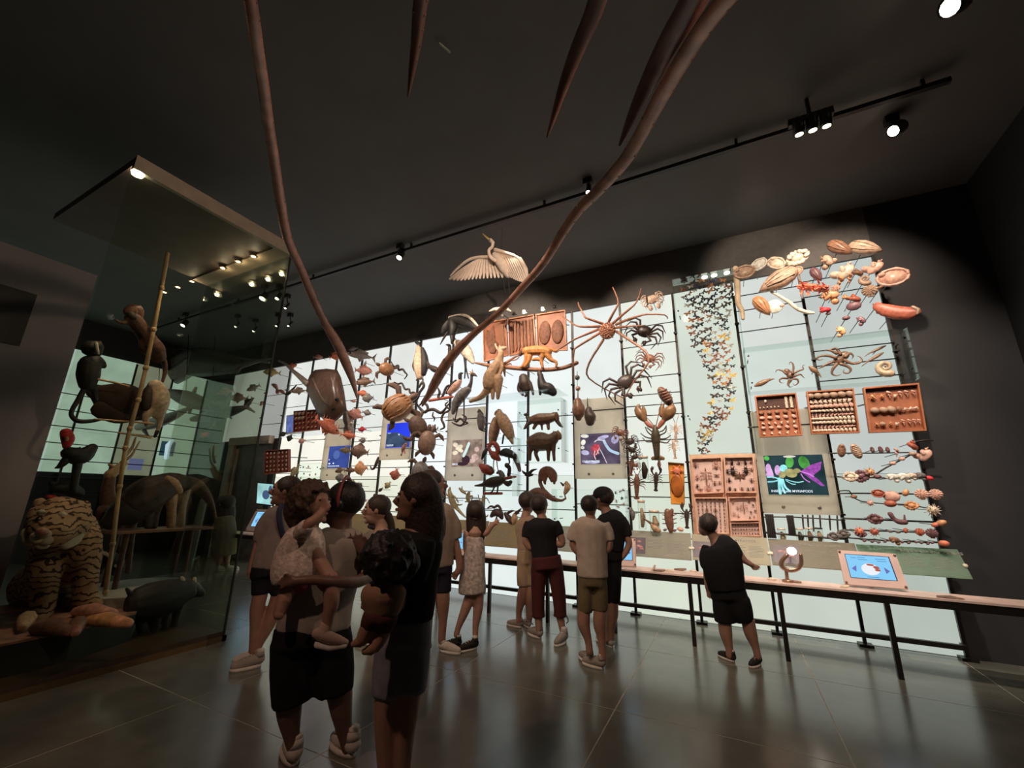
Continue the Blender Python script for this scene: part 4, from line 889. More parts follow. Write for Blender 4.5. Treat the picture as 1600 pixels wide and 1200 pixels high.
# ================================================================ FISH AND TURTLES OF THE LEFT BAYS
fish(425, 582, 26, 4, .42, 'gold scale', 'gold and brown fish highest at the left by the case corner', y=6.4)
fish(457, 572, 15, 30, .45, 'coral scale', 'small coral fish right of the gold fish at the top edge', 1)
fish(497, 558, 15, 10, .4, 'pink scale', 'small pinkish fish on the top edge left of the squid tentacle', 1)
fish(524, 557, 19, 20, .6, 'coral scale', 'coral spiny fish tucked behind the left squid tentacle', 1, spiny=True)
fish(552, 545, 15, 20, .3, 'grey scale', 'small grey fish above the long silver tuna')
fish(564, 556, 46, -3, .24, 'silver scale', 'long silver tuna on the top edge with a forked tail')
fish(568, 579, 27, 3, .55, 'pink scale', 'pinkish deep fish with dark tail under the silver tuna', 1)
fish(571, 567, 8, 80, .5, 'silver scale', 'tiny striped fish under the tail of the silver tuna')
fish(570, 597, 32, 12, .33, 'brown scale', 'long brown fish with raised tail right of the tentacle tip')
fish(567, 615, 19, -8, .42, 'coral scale', 'red and grey fish below the long brown fish')
fish(575, 622, 18, 12, .75, 'grey scale', 'round grey fish right of the tentacle tip')
fish(552, 627, 9, 5, .5, 'pink scale', 'tiny pink fish just below the tentacle tip', 1)
fish(556, 648, 25, -20, .62, 'pink scale', 'pinkish brown fish with head down right of the stingray', spiny=True)
fish(573, 645, 14, -10, .6, 'grey scale', 'small grey fish hanging on a hooked rod', 1)
fish(511, 666, 46, -28, .36, 'coral scale', 'large coral red spiny fish in front of the stingray', 1, y=5.95, spiny=True)
fish(544, 680, 24, -5, .42, 'coral scale', 'pink coral fish under the hanging totem shaped fish', 1, y=6.4, spiny=True)
fish(566, 671, 13, 8, .55, 'bright red', 'small bright red fish on a rod', -1)
fish(566, 688, 11, 0, .9, 'grey scale', 'flat grey disc fish below the bright red one', 1)
fish(541, 704, 20, -4, .42, 'olive scale', 'olive fish in front of the deep blue screen', y=6.5)
fish(562, 705, 28, -6, .72, 'brown scale', 'flat brown disc fish with a small fan tail', -1)
fish(564, 732, 21, 10, .95, 'orange shell', 'plump orange tan boxfish right of the deep blue screen', -1)
fish(531, 735, 15, 20, .5, 'brown scale', 'dark fish under the left part of the deep blue screen')
fish(547, 735, 18, 5, .4, 'brown scale', 'slim brown fish under the right part of the deep blue screen', 1)
fish(532, 747, 16, -10, .7, 'grey scale', 'frilled grey fish on a slanting stem above the man with headphones', spiny=True)
fish(551, 754, 12, -15, .5, 'olive scale', 'small olive fish beside the top of the headphone band')
fish(561, 760, 15, -40, .55, 'dark hide', 'dark spiny fish right of the headphone band', spiny=True)
fish(567, 781, 13, -15, .5, 'pink scale', 'small pinkish fish low between two heads', 1)
fish(618, 741, 19, 80, .75, 'red shell', 'red brown round fish hanging under the blue turtle screen')
fish(606, 758, 13, 55, .65, 'olive scale', 'dark olive fish on the slanting stem above the ponytail woman')
fish(595, 765, 9, 45, .6, 'dark hide', 'tiny dark fish next along the slanting stem')
fish(586, 773, 7, 40, .6, 'dark hide', 'tiniest dark fish at the foot of the slanting stem')
fish(467, 611, 26, 12, .3, 'tan shell', 'flat tan fish left of the stingray', y=6.6)
fish(461, 736, 24, 65, .38, 'olive scale', 'olive leaf shaped fish standing on its tail by the red drawer', y=6.5)
fish(443, 678, 11, 30, .75, 'black hide', 'black oval fish under the hazy blue poster', y=6.6)
fish(453, 684, 13, 75, .6, 'black hide', 'black upright oval fish right of the other black oval', y=6.6)
fish(472, 689, 11, 20, .9, 'pink shell', 'round pink puffer fish on a thin loop of wire', y=6.6)
stroke('sea_dragon', 'red knobbly sea dragon near the case corner', 'sea dragon', [(426, 601, 2), (430, 603, 3.4), (433, 608, 2), (434, 613, 3.2), (437, 610, 1.6), (441, 612, 3), (444, 614, 1.5)], 'pink scale', 6.6)
stroke('pipefish', 'slim dark pipefish pointing up right beside the red sea dragon', 'fish', [(444, 615, 1), (449, 616, 2.2), (455, 611, 2.2), (464, 601, .6)], 'dark hide', 6.6)
stroke('seahorse', 'dark hooked sea creature like a letter J right of the orange boxfish', 'seahorse', [(591, 715, 1.5), (589, 722, 2.6), (585, 731, 2), (581, 733, 1.4), (579, 729, .9)], 'dark hide', 6.6)
beast('hanging_fish', 'tall grey and tan fish hanging upright like a totem behind the coral fish', 'fish', 6.6, [('body', 'grey scale', [[(541, 645, 5), (543, 655, 7), (545, 664, 6), (545, 672, 8), (546, 682, 5)]]), ('mouth', 'cream shell', [[(541, 662, 2), (547, 661, 2.4), (550, 662, 2)]])], (543, 660))
# the stingray
pl = planeY(6.15); o = wthing('stingray', 'large brown stingray with a long pale tail mounted over the left bays', 'stingray', pl(512, 618)[0])
edge = [(480, 612), (478, 601), (484, 586), (492, 578), (510, 576), (527, 578), (533, 590), (538, 612), (542, 641), (532, 652), (520, 662), (506, 656), (497, 648), (488, 630)]
b = MB(); ctr = (512, 617); vs = []; N = len(edge)
for j, f in enumerate((1, .86, .6, .3)):
    for (u, v) in edge: vs.append(pl(ctr[0] + (u - ctr[0]) * f, ctr[1] + (v - ctr[1]) * f, (.0, .06, .15, .2)[j])[0])
vs.append(pl(*ctr, .21)[0]); vs += [pl(ctr[0] + (u - ctr[0]) * .9, ctr[1] + (v - ctr[1]) * .9, -.05)[0] for u, v in edge]
F = []
for j in range(3):
    for i in range(N): F.append((j * N + i, j * N + (i + 1) % N, (j + 1) * N + (i + 1) % N, (j + 1) * N + i))
F += [(3 * N + i, 3 * N + (i + 1) % N, 4 * N) for i in range(N)]; q0 = 4 * N + 1; F += [(i, q0 + i, q0 + (i + 1) % N, (i + 1) % N) for i in range(N)]; F.append(tuple(q0 + i for i in range(N)))
b.add(vs, F); obj('body', b, mat('wet brown ray skin', (.135, .08, .06), .28, .3, 9, .15), o)
b = MB(); chain(b, [(481, 600, 5), (470, 590, 4), (456, 578, 2.6), (445, 568, 1.8), (436, 564, 1.2)], pl, 1, 8, 4); obj('tail', b, mat('pale ray tail', (.33, .27, .23), .4, .3), o)
b = MB(); chain(b, [(489, 592, 2), (502, 620, 4), (516, 634, 2)], planeY(5.98), .6); obj('back_ridge', b, MATS['wet brown ray skin'], o)
for (u, v) in ((526, 624), (521, 640)): b = MB(); p, s = atY(u, v, 5.96); b.ell(p, 3 * s, 3 * s, 3 * s); obj('eye', b, m_eye, o)
turtle(621, 637, 52, 43, 130, 'turtle shell', 'large orange brown leatherback turtle with ridged shell', y=6.3, flip=1.05, ridged=True)
turtle(653, 667, 38, 29, 25, 'turtle dark', 'brown turtle diving below right of the leatherback', y=6.35)
turtle(667, 692, 40, 28, 175, 'brown scale', 'dull brown turtle head up right of the blue turtle screen', y=6.4)
turtle(604, 577, 25, 22, 245, 'turtle shell', 'orange brown turtle on the post near the top of the wall', y=6.4)
turtle(677, 671, 11, 9, 50, 'grey feather', 'tiny grey turtle on a thin rod', y=6.6)
turtle(656, 735, 30, 25, 160, 'grey scale', 'grey turtle just above the tallest visitor', y=6.45)
beast('frog', 'small pinkish frog at the corner of the blue turtle screen', 'frog', 6.5, [('body', 'pink scale', [[(634, 694, 2.4), (631, 700, 3.4), (629, 705, 2)]]), ('leg', 'pink scale', [[(630, 704, 1.4), (628, 709, 1)]]), ('leg', 'pink scale', [[(632, 704, 1.4), (633, 709, 1)]])], (631, 700))
# snakes
for pts, lab in (([(611, 565, .8), (616, 573, 1.5), (622, 571, 1.6), (623, 578, 1.7), (629, 577, 1.7), (633, 582, 1.5), (636, 586, 1.2), (632, 592, .8)], 'thin dark wavy snake highest beside the turtle post'),
        ([(616, 597, .8), (622, 600, 1.4), (628, 599, 1.5), (633, 608, 1.6), (639, 608, 1.6), (641, 614, 1.6), (647, 613, 1.5), (652, 618, 1)], 'thin dark wavy snake above the leatherback turtle'),
        ([(652, 632, 1.2), (657, 639, 2.2), (663, 644, 2.4), (669, 641, 2.5), (678, 640, 2.5), (688, 645, 2.4), (694, 641, 2), (701, 631, 1)], 'thickest dark snake stretched between leatherback and crane'),
        ([(656, 633, 1.2), (660, 630, 1.8), (667, 633, 2), (668, 641, 2), (661, 644, 2), (657, 639, 1.5)], 'looped dark snake coiled on the thickest snake'),
        ([(701, 641, .8), (693, 647, 1.7), (690, 655, 1.8), (693, 662, 1.8), (694, 668, 1.6), (688, 671, 1)], 'dark snake hanging in an S shape beside the grey board'),
        ([(677, 644, .8), (676, 650, 1.3), (679, 653, 1.3), (678, 658, .7)], 'shortest thin snake under the thickest snake'),
        ([(700, 628, .8), (696, 632, 1.4), (699, 637, 1.5), (703, 640, 1.2), (698, 645, .8)], 'small curled snake behind the crane tail'),
        ([(708, 653, .8), (713, 659, 1.6), (719, 654, 1.7), (725, 660, 1.7), (720, 665, 1.6), (712, 663, 1.4), (706, 660, .8)], 'tangled dark snake left part of the knot under the crane'),
        ([(722, 648, .8), (728, 652, 1.5), (727, 659, 1.6), (731, 661, 1.2), (724, 664, .8)], 'dark snake right part of the knot under the crane'),
        ([(655, 605, 1.5), (660, 597, 2), (662, 604, 2.2), (656, 613, 2), (653, 622, 1.6), (646, 628, 2), (637, 622, 1.6), (636, 629, 1.2), (643, 633, .8)], 'grey snake curling up between penguin and leatherback'),
        ([(684, 606, 1), (687, 613, 2), (685, 620, 2.2), (690, 622, 2), (697, 606, 2), (702, 602, 1.5)], 'grey brown snake curving behind the merganser')):
    stroke('snake', lab, 'snake', pts, 'dark hide', 6.62, 1, None, 6, 5)
# ================================================================ BIRDS
def bird(label, parts, at_, y=6.6, cat='bird', name='bird'): return beast(name, label, cat, y, parts, at_)
bird('tan breasted penguin with dark back standing near the wall top', [('body', 'pale hide', [[(655, 541, 4), (655, 550, 6), (655, 562, 8.5), (656, 576, 9), (656, 588, 6)]]), ('back', 'black feather', [[(660, 545, 3), (663, 556, 5), (664, 570, 6), (662, 584, 4)]]), ('head', 'black feather', [[(656, 541, 3.6), (654, 537, 3.4), (649, 535, 1.2)]]), ('flipper', 'dark hide', [[(648, 563, 2), (646, 572, 2.2), (648, 580, 1)]]), ('flipper', 'black feather', [[(665, 557, 2), (668, 568, 2), (669, 576, 1)]]), ('foot', 'dark hide', [[(653, 592, 1.6), (651, 594, 1.4)]]), ('foot', 'dark hide', [[(660, 592, 1.6), (661, 594, 1.4)]])], (656, 565), name='penguin')
bird('long dark cormorant slanting behind the right squid tentacle', [('body', 'dark hide', [[(702, 545, 2.4), (703, 555, 4), (698, 568, 7), (690, 582, 7), (682, 597, 5)]]), ('head', 'dark hide', [[(703, 546, 2.6), (702, 540, 2.6), (697, 538.5, .8)]]), ('tail', 'black feather', [[(682, 597, 5), (672, 612, 4), (660, 629, 2.5)]]), ('wing', 'black feather', [[(696, 563, 4), (684, 585, 5), (672, 605, 3)]])], (690, 580))
bird('small dark duck with raised head right of the penguin', [('body', 'dark hide', [[(672, 573, 3.4), (679, 577, 5), (688, 580, 3)]]), ('head', 'dark hide', [[(671, 573, 2), (669, 568, 2.2), (667, 566, .8)]])], (678, 575))
bird('dark stork with outstretched pale edged wings above the wall', [('body', 'black feather', [[(706, 502, 5), (709, 512, 7), (707, 522, 5)]]), ('neck', 'black feather', [[(706, 522, 4), (707, 530, 3.4), (706, 536, 2)]]), ('bill', 'dark hide', [[(699, 520, 1.6), (693, 529, 1.6), (688, 538, .6)]]), ('wing', 'black feather', [[(704, 500, 5), (718, 500, 7), (732, 505, 6), (742, 511, 3)]], .35), ('wing_edge', 'white feather', [[(702, 496, 2), (716, 493, 2.4), (728, 493, 2.2), (738, 500, 2.4), (747, 510, 1.6)]], .5), ('far_wing', 'black feather', [[(700, 505, 5), (696, 513, 6), (692, 519, 3)]], .35)], (712, 508), 6.4)
bird('pale winged bird flying behind the right squid tentacle', [('body', 'grey feather', [[(776, 487, 2.4), (781, 490, 3.4), (786, 494, 2)]]), ('wing', 'white feather', [[(765, 486, 1), (772, 483, 2.2), (780, 482, 2.4)]], .4), ('wing', 'white feather', [[(780, 482, 2.4), (790, 482, 2.2), (798, 486, 1)]], .4)], (781, 487), 6.4)
bird('pinkish white ibis with long dark legs', [('body', 'white feather', [[(713, 535, 5), (722, 541, 9), (731, 553, 8.5), (739, 566, 3.5)]]), ('neck', 'black feather', [[(711, 534, 4), (708, 528, 3), (709, 522, 2)]]), ('leg', 'black feather', [[(725, 556, 1.5), (727, 574, 1.3), (726, 591, 1)]]), ('leg', 'black feather', [[(728, 557, 1.5), (728, 574, 1.3), (732, 591, 1)]])], (727, 550))
bird('merganser duck with black head and pinkish body', [('body', 'pink shell', [[(718, 596, 4), (712, 604, 6.5), (703, 613, 4.5)]]), ('head', 'black feather', [[(719, 594, 2.6), (719, 585, 3), (723, 583, 1)]]), ('wing', 'black feather', [[(712, 596, 3), (705, 604, 3.4), (698, 614, 2)]])], (711, 602))
bird('grey crowned crane with tufted head and long legs', [('body', 'grey feather', [[(731, 609, 6), (722, 617, 8.5), (713, 630, 7), (708, 645, 3)]]), ('wing', 'tan shell', [[(729, 612, 4), (718, 618, 5), (709, 630, 4)]]), ('neck', 'dark hide', [[(732, 608, 4.4), (736, 598, 2.6), (737, 588, 2)]]), ('head', 'dark hide', [[(737, 587, 2.6), (740, 585, 2.8), (745, 588, .8)]]), ('crest', 'tan shell', [[(737, 583, 1.6), (734, 580, .6)], [(738, 582, 1.6), (738, 577, .5)], [(736, 584, 1.4), (732, 584, .5)]]), ('leg', 'black feather', [[(725, 624, 1.4), (725, 638, 1.1), (725, 653, .9)]]), ('leg', 'black feather', [[(716, 632, 1.4), (714, 642, 1.1), (711, 655, .9)]])], (724, 620))
bird('dark upright kingfisher on the right edge of the grey board', [('body', 'grey feather', [[(750, 647, 4), (752, 656, 7), (752, 668, 5)]]), ('head', 'dark hide', [[(750, 646, 3), (748, 641, 2.6), (755, 647, .8)]]), ('foot', 'dark hide', [[(752, 672, 1.4), (758, 674, 1)]])], (752, 657))
bird('larger pinkish brown eagle perched facing left', [('body', 'tan hide', [[(779, 646, 6), (784, 654, 9), (791, 667, 10), (797, 682, 6)]]), ('head', 'pale hide', [[(780, 643, 4.6), (775, 645, 2.6), (773, 648, 1)]]), ('wing', 'tan shell', [[(788, 650, 4), (796, 665, 5), (802, 683, 2.6)]]), ('tail', 'tan hide', [[(797, 682, 5), (801, 692, 2.6)]]), ('foot', 'dark hide', [[(787, 680, 1.5), (785, 693, 1.3)]])], (788, 665))
bird('brown eagle with hanging wing behind the larger pinkish eagle', [('body', 'tan hide', [[(774, 656, 5), (772, 666, 7), (769, 680, 6), (767, 695, 2.6)]]), ('wing', 'brown hide', [[(778, 656, 4), (776, 672, 5), (773, 690, 2.6)]]), ('foot', 'dark hide', [[(772, 685, 1.5), (775, 694, 1.2)]])], (771, 674), 6.66)
bird('scarlet ibis with curved neck standing on thin legs', [('body', 'red feather', [[(768, 708, 4), (773, 712, 6.5), (780, 718, 3)]]), ('neck', 'red feather', [[(768, 709, 3.2), (764, 700, 2.6), (768, 693, 3.2), (774, 694, 4), (778, 702, 4), (777, 709, 3.6)]]), ('bill', 'red feather', [[(765, 694, 1.8), (760, 695, 1.2), (763, 700, .6)]]), ('leg', 'pink scale', [[(772, 717, 1), (771, 728, .8), (772, 739, .8)]]), ('leg', 'pink scale', [[(776, 717, 1), (777, 728, .8), (779, 738, .8)]])], (772, 710))
bird('blue black turaco with long pale hanging tail', [('body', 'black feather', [[(783, 708, 4), (790, 707, 7), (799, 710, 6), (806, 714, 4)]]), ('tail', 'grey feather', [[(803, 712, 4), (808, 722, 4), (812, 735, 2.6)]], .3), ('leg', 'black feather', [[(795, 716, 1.4), (796, 723, 1.2), (793, 726, 1)]])], (795, 712))
bird('small black bird with white patch beside the scarlet ibis', [('body', 'black feather', [[(760, 702, 2.6), (757, 709, 3.8), (753, 717, 1.4)]]), ('patch', 'white feather', [[(757, 704, 1.2), (758, 706, 1)]])], (757, 709))
bird('bushy red plumed bird above the black pheasant', [('body', 'red feather', [[(752, 728, 4), (759, 733, 8), (766, 737, 6)]]), ('wing', 'dark hide', [[(766, 732, 4), (770, 737, 3)]])], (760, 733))
bird('large black pheasant with long tail on a red perch', [('body', 'dark hide', [[(758, 756, 5), (768, 754, 8), (778, 752, 8), (784, 750, 6)]]), ('tail', 'dark hide', [[(760, 756, 4), (752, 758, 2.6), (742, 759, 1)]]), ('neck', 'grey feather', [[(783, 752, 5), (785, 744, 4.6), (781, 738, 4), (777, 739, 2)]]), ('leg', 'dark hide', [[(773, 760, 1.4), (769, 768, 1.2), (766, 770, 1)]]), ('leg', 'dark hide', [[(778, 760, 1.4), (777, 769, 1.2), (775, 771, 1)]])], (770, 755))
bird('toucan shaped bird with red tipped tail right of the pheasant', [('body', 'dark hide', [[(792, 727, 4), (796, 732, 3), (795, 742, 3)]]), ('tail', 'red shell', [[(788, 748, 2.4), (797, 746, 2.6), (806, 745, 1.4)]]), ('wing', 'dark hide', [[(788, 753, 3), (794, 756, 4.4), (798, 753, 3)]])], (795, 740))
bird('dark bat shaped bird with raised wings left of the coati', [('body', 'black feather', [[(822, 742, 2.4), (827, 742, 3), (832, 742, 1.6)]]), ('wing', 'black feather', [[(823, 741, 2.2), (818, 738, 1.8), (816, 735, .6)]], .4), ('wing', 'black feather', [[(827, 740, 2.6), (832, 735, 2), (839, 733, .6)]], .4)], (827, 740))
bird('dark flamingo shaped bird over the pointing girl hand', [('body', 'dark hide', [[(768, 806, 3), (774, 801, 6), (781, 803, 6), (784, 809, 3)]]), ('neck', 'dark hide', [[(782, 803, 3), (782, 795, 2), (778, 790, 2), (774, 792, 2)]]), ('bill', 'dark hide', [[(772, 793, 2), (767, 791, 1.6), (762, 794, 1)]]), ('foot', 'dark hide', [[(776, 809, 1.4), (774, 814, 1.2)]])], (776, 802))
bird('dark duck with spread wing left of the tan shirted boy', [('body', 'dark hide', [[(790, 803, 3), (795, 810, 5), (800, 816, 4)]]), ('wing', 'dark hide', [[(792, 803, 2), (798, 799, 2), (803, 798, .8)]], .4)], (796, 808))
bird('brown ibis with tan breast left of the tan shirted boy head', [('body', 'tan hide', [[(804, 806, 4), (804, 812, 5.4), (801, 818, 3)]]), ('wing', 'dark hide', [[(804, 804, 2.6), (809, 800, 2.4), (814, 795, 1)]], .4), ('bill', 'dark hide', [[(806, 803, 1.4), (811, 802, .8)]])], (805, 809))
bird('small bright brown songbird on a stem left of the capped man', [('body', 'tan hide', [[(885, 754, 2.4), (887, 761, 5), (883, 770, 3)]]), ('head', 'tan hide', [[(885, 754, 2.6), (882, 756, 1)]]), ('leg', 'dark hide', [[(882, 771, 1), (884, 780, .9)]]), ('tail', 'dark hide', [[(880, 758, 2), (876, 754, 1)]])], (885, 762))
# ================================================================ MAMMALS AND OTHERS
beast('red_perch', 'long red brown perch board under the merganser', 'perch', 6.62, [('board', 'red shell', [[(671, 626, 2.2), (688, 623, 2.4), (707, 620, 2)]])], (690, 623))
beast('red_perch', 'dark red perch board under the black pheasant', 'perch', 6.62, [('board', 'red feather', [[(757, 771, 2), (770, 771, 2.2), (784, 771, 2)]])], (770, 771))
beast('kangaroo', 'tan kangaroo standing upright on the glass shelf looking up right', 'kangaroo', 6.38, [('body', 'tan hide', [[(783, 552, 4.4), (780, 562, 6), (775, 574, 8.5), (768, 588, 11), (766, 600, 11)], [(766, 604, 7), (758, 614, 5.4), (750, 621, 4), (735, 627, 2.6)], [(779, 592, 7), (779, 605, 5), (778, 622, 2.6)], [(769, 596, 8), (770, 608, 4), (770, 622, 2.6)], [(783, 562, 3), (785, 573, 2.4), (782, 584, 2)]], .9), ('head', 'pale hide', [[(783, 552, 4.4), (782, 547, 4.6), (787, 544, 3.4), (790, 543, 2)]]), ('ear', 'pale hide', [[(778, 546, 1.6), (775, 541, 2), (774, 537, 1)]]), ('ear', 'pale hide', [[(781, 545, 1.4), (781, 541, 1.6)]])], (770, 595), .011)
bird('pale brown bird with curved tail right of the kangaroo', [('body', 'tan hide', [[(789, 573, 3), (788, 580, 2.2), (789, 588, 1)]])], (789, 580), name='bird')
beast('tree_branch', 'long reddish branch carrying the orange howler monkey', 'branch', 6.5, [('limb', 'wood branch', [[(743, 567, 1.4), (764, 571, 3), (785, 573, 3.2), (815, 576, 3.6), (850, 578, 3.4), (880, 575, 3.2), (901, 567, 3.4)]], 1), ('twig', 'wood branch', [[(787, 569, 2.4), (797, 563, 2), (806, 557, 1.6), (814, 555, 1)]], 1), ('twig', 'wood branch', [[(796, 563, 1.4), (806, 562, 1), (811, 558, .8)]], 1), ('twig', 'wood branch', [[(789, 571, 1.6), (797, 568, 1.3), (799, 570, .8)]], 1)], (820, 575))
beast('howler_monkey', 'orange howler monkey walking left along the branch', 'monkey', 6.42, [('body', 'orange fur', [[(822, 549, 6.4), (834, 548, 7), (848, 548, 7), (856, 550, 6.4)], [(824, 553, 5), (822, 563, 3.4), (817, 572, 2.4), (813, 574, 1.8)], [(828, 556, 4), (826, 565, 2.8), (820, 573, 2)], [(855, 553, 5.4), (861, 562, 3.2), (869, 566, 2.2), (869, 573, 1.8)], [(849, 554, 4.6), (846, 564, 2.8), (848, 574, 2)]], .9), ('head', 'brown hide', [[(819, 549, 5), (815, 551, 4.4), (813, 554, 3)]]), ('baby', 'orange fur', [[(833, 562, 2.4), (840, 561, 3), (846, 563, 2.6)]]), ('tail', 'orange fur', [[(857, 547, 4), (863, 546, 3.2), (868, 549, 2.4), (872, 549, 1.2)]])], (840, 555), .008)
beast('capuchin', 'dark fur monkey with pale face on the glass shelf under the branch', 'monkey', 6.5, [('body', 'dark hide', [[(818, 591, 7), (820, 599, 9), (822, 607, 7)], [(813, 600, 4), (811, 609, 3), (817, 617, 2)], [(827, 599, 4), (831, 608, 2.6), (833, 616, 1.8)], [(823, 608, 3), (825, 614, 2.4), (821, 619, 1.8)]], .9), ('face', 'pale hide', [[(816, 594, 4.4), (817, 599, 4)]]), ('chest', 'pale hide', [[(812, 599, 3), (813, 605, 2)]]), ('snout', 'pink shell', [[(817, 598, 2), (817, 600, 1.6)]])], (820, 602), .009)
beast('fur_seal', 'black fur seal sitting on the glass shelf head raised', 'seal', 6.5, [('body', 'black hide', [[(845, 590, 4.6), (846, 597, 6), (850, 605, 8.4), (858, 608, 8.4), (864, 613, 6)], [(845, 603, 3.4), (844, 610, 2.6), (844, 616, 2)]], .9), ('head', 'dark hide', [[(845, 588, 4.6), (843, 583, 4), (845, 578, 2)]]), ('flipper', 'black hide', [[(864, 614, 3.4), (868, 615, 2)]])], (853, 603), .009)
p0, p1 = atY(734, 626, 6.5)[0], atY(877, 616, 6.5)[0]
b = MB(); b.box(p0.x, p1.x, 6.3, 6.9, p0.z - .0, p0.z + .012); gs = top('glass_shelf', b, m_acr, 'clear glass shelf under the kangaroo the pale faced monkey and the seal', 'shelf', smooth=False)
beast('platypus', 'brown flat billed animal in the acrylic case above the capybara', 'platypus', 6.66, [('body', 'crab brown', [[(832, 656, 6), (842, 655, 8.4), (854, 654, 8), (864, 652, 6.4)], [(838, 662, 3), (834, 669, 2.4)], [(856, 660, 3), (857, 670, 2.2)], [(846, 662, 2), (847, 671, 1.5)]], .9), ('head', 'crab brown', [[(864, 651, 6), (868, 648, 5), (870, 655, 4)]]), ('bill', 'dark hide', [[(870, 657, 3.4), (875, 664, 2.6), (879, 667, 1.4)]], .5), ('tail', 'brown hide', [[(834, 657, 4), (826, 662, 3), (821, 669, 1.6)]])], (850, 656), .009)
beast('fox', 'small dark dog like animal behind the flat billed one', 'fox', 6.74, [('body', 'dark hide', [[(824, 651, 3), (826, 657, 3.4), (823, 665, 2.4)], [(822, 664, 1.6), (819, 670, 1.2)]]), ('head', 'dark hide', [[(824, 648, 3.2), (820, 648, 2)]]), ('ear', 'dark hide', [[(824, 645, 1.4), (824, 642, .7)]])], (824, 655))
beast('capybara', 'dark brown capybara standing in side view facing right', 'capybara', 6.68, [('body', 'brown hide', [[(834, 691, 11), (842, 690, 13.4), (853, 690, 12.6), (862, 687, 9.4), (868, 681, 7)], [(832, 697, 6), (828, 706, 3.4), (828, 718, 2.4)], [(841, 699, 5), (837, 708, 3), (841, 719, 2.4)], [(858, 696, 5), (857, 707, 3), (857, 719, 2.2)], [(864, 692, 5), (865, 706, 2.8), (866, 719, 2.2)]], .9), ('head', 'crab brown', [[(868, 681, 6.4), (871, 678, 5.4), (874, 683, 4.6)]]), ('ear', 'brown hide', [[(866, 677, 1.8), (865, 674, 1)]]), ('ear', 'brown hide', [[(871, 675, 1.8), (872, 673, 1)]])], (850, 694), .011)
beast('coati', 'brown coati curled over with a long hanging tail', 'coati', 6.6, [('body', 'crab brown', [[(846, 746, 5), (849, 738, 6.4), (857, 736, 7), (864, 742, 6.4), (866, 749, 4.4)], [(853, 744, 3.4), (851, 752, 2.6), (852, 756, 1.6)], [(860, 746, 3), (862, 752, 1.8)]], .9), ('snout', 'crab brown', [[(866, 750, 3.6), (866, 755, 2)]]), ('tail', 'brown hide', [[(845, 744, 4), (844, 754, 3), (849, 764, 2.6), (857, 772, 2.2), (868, 780, 2.4), (878, 782, 2), (884, 778, 1.2)]])], (857, 745), .008)
beast('otter', 'dark brown animal with rounded back just above the two boys', 'otter', 6.62, [('body', 'brown hide', [[(830, 771, 5), (838, 769, 7), (848, 770, 7), (856, 775, 5)]]), ('tail', 'brown hide', [[(856, 775, 4.4), (864, 781, 2.6), (872, 783, 1.4)]])], (843, 771))
for (L, lab, u, v, ang) in ((1, 'large dark green lizard with long curving tail above the girl', 707, 780, 0),):
    beast('lizard', lab, 'lizard', 6.6, [('body', 'olive scale', [[(702, 766, 2.4), (704, 775, 4.2), (708, 786, 5), (713, 793, 3.4)]]), ('head', 'olive scale', [[(702, 767, 2.8), (703, 762, 1.4)]]), ('tail', 'olive scale', [[(713, 793, 3), (720, 801, 2.2), (727, 808, 1.2)]]), ('leg', 'olive scale', [[(702, 776, 1.6), (698, 773, 1.2), (696, 768, .8)]]), ('leg', 'olive scale', [[(707, 774, 1.6), (713, 779, 1.3), (716, 785, .9)]]), ('leg', 'olive scale', [[(712, 788, 1.6), (718, 789, 1.2), (722, 788, .8)]])], (708, 782))
beast('lizard', 'small spiny lizard above the girl long hair', 'lizard', 6.6, [('body', 'olive scale', [[(718, 763, 1.6), (722, 767, 2.6), (727, 771, 1.6)]]), ('leg', 'olive scale', [[(722, 766, 1), (722, 760, .6)]]), ('leg', 'olive scale', [[(724, 769, 1), (729, 767, .6)]]), ('tail', 'olive scale', [[(727, 771, 1.4), (731, 775, .6)]])], (722, 767))
beast('frog', 'dark frog with bent legs directly above the girl', 'frog', 6.6, [('body', 'olive scale', [[(733, 769, 2), (731, 777, 3.6), (733, 784, 2.4)]]), ('leg', 'olive scale', [[(733, 776, 1.4), (738, 775, 1.2), (737, 781, 1), (735, 785, .8)]]), ('leg', 'olive scale', [[(731, 783, 1.4), (727, 784, 1)]])], (732, 777))
beast('chameleon_branch', 'forked dry branch rising right of the girl hair', 'branch', 6.62, [('stem', 'olive scale', [[(757, 812, 3), (755, 798, 3), (754, 786, 2.4), (755, 774, 1.4)]]), ('twig', 'olive scale', [[(754, 788, 1.4), (749, 780, 1), (747, 773, .6)]]), ('twig', 'olive scale', [[(755, 782, 1.2), (760, 778, .9), (765, 786, .6)]]), ('twig', 'olive scale', [[(757, 808, 1.6), (762, 806, 1), (762, 804, .6)]])], (755, 795))
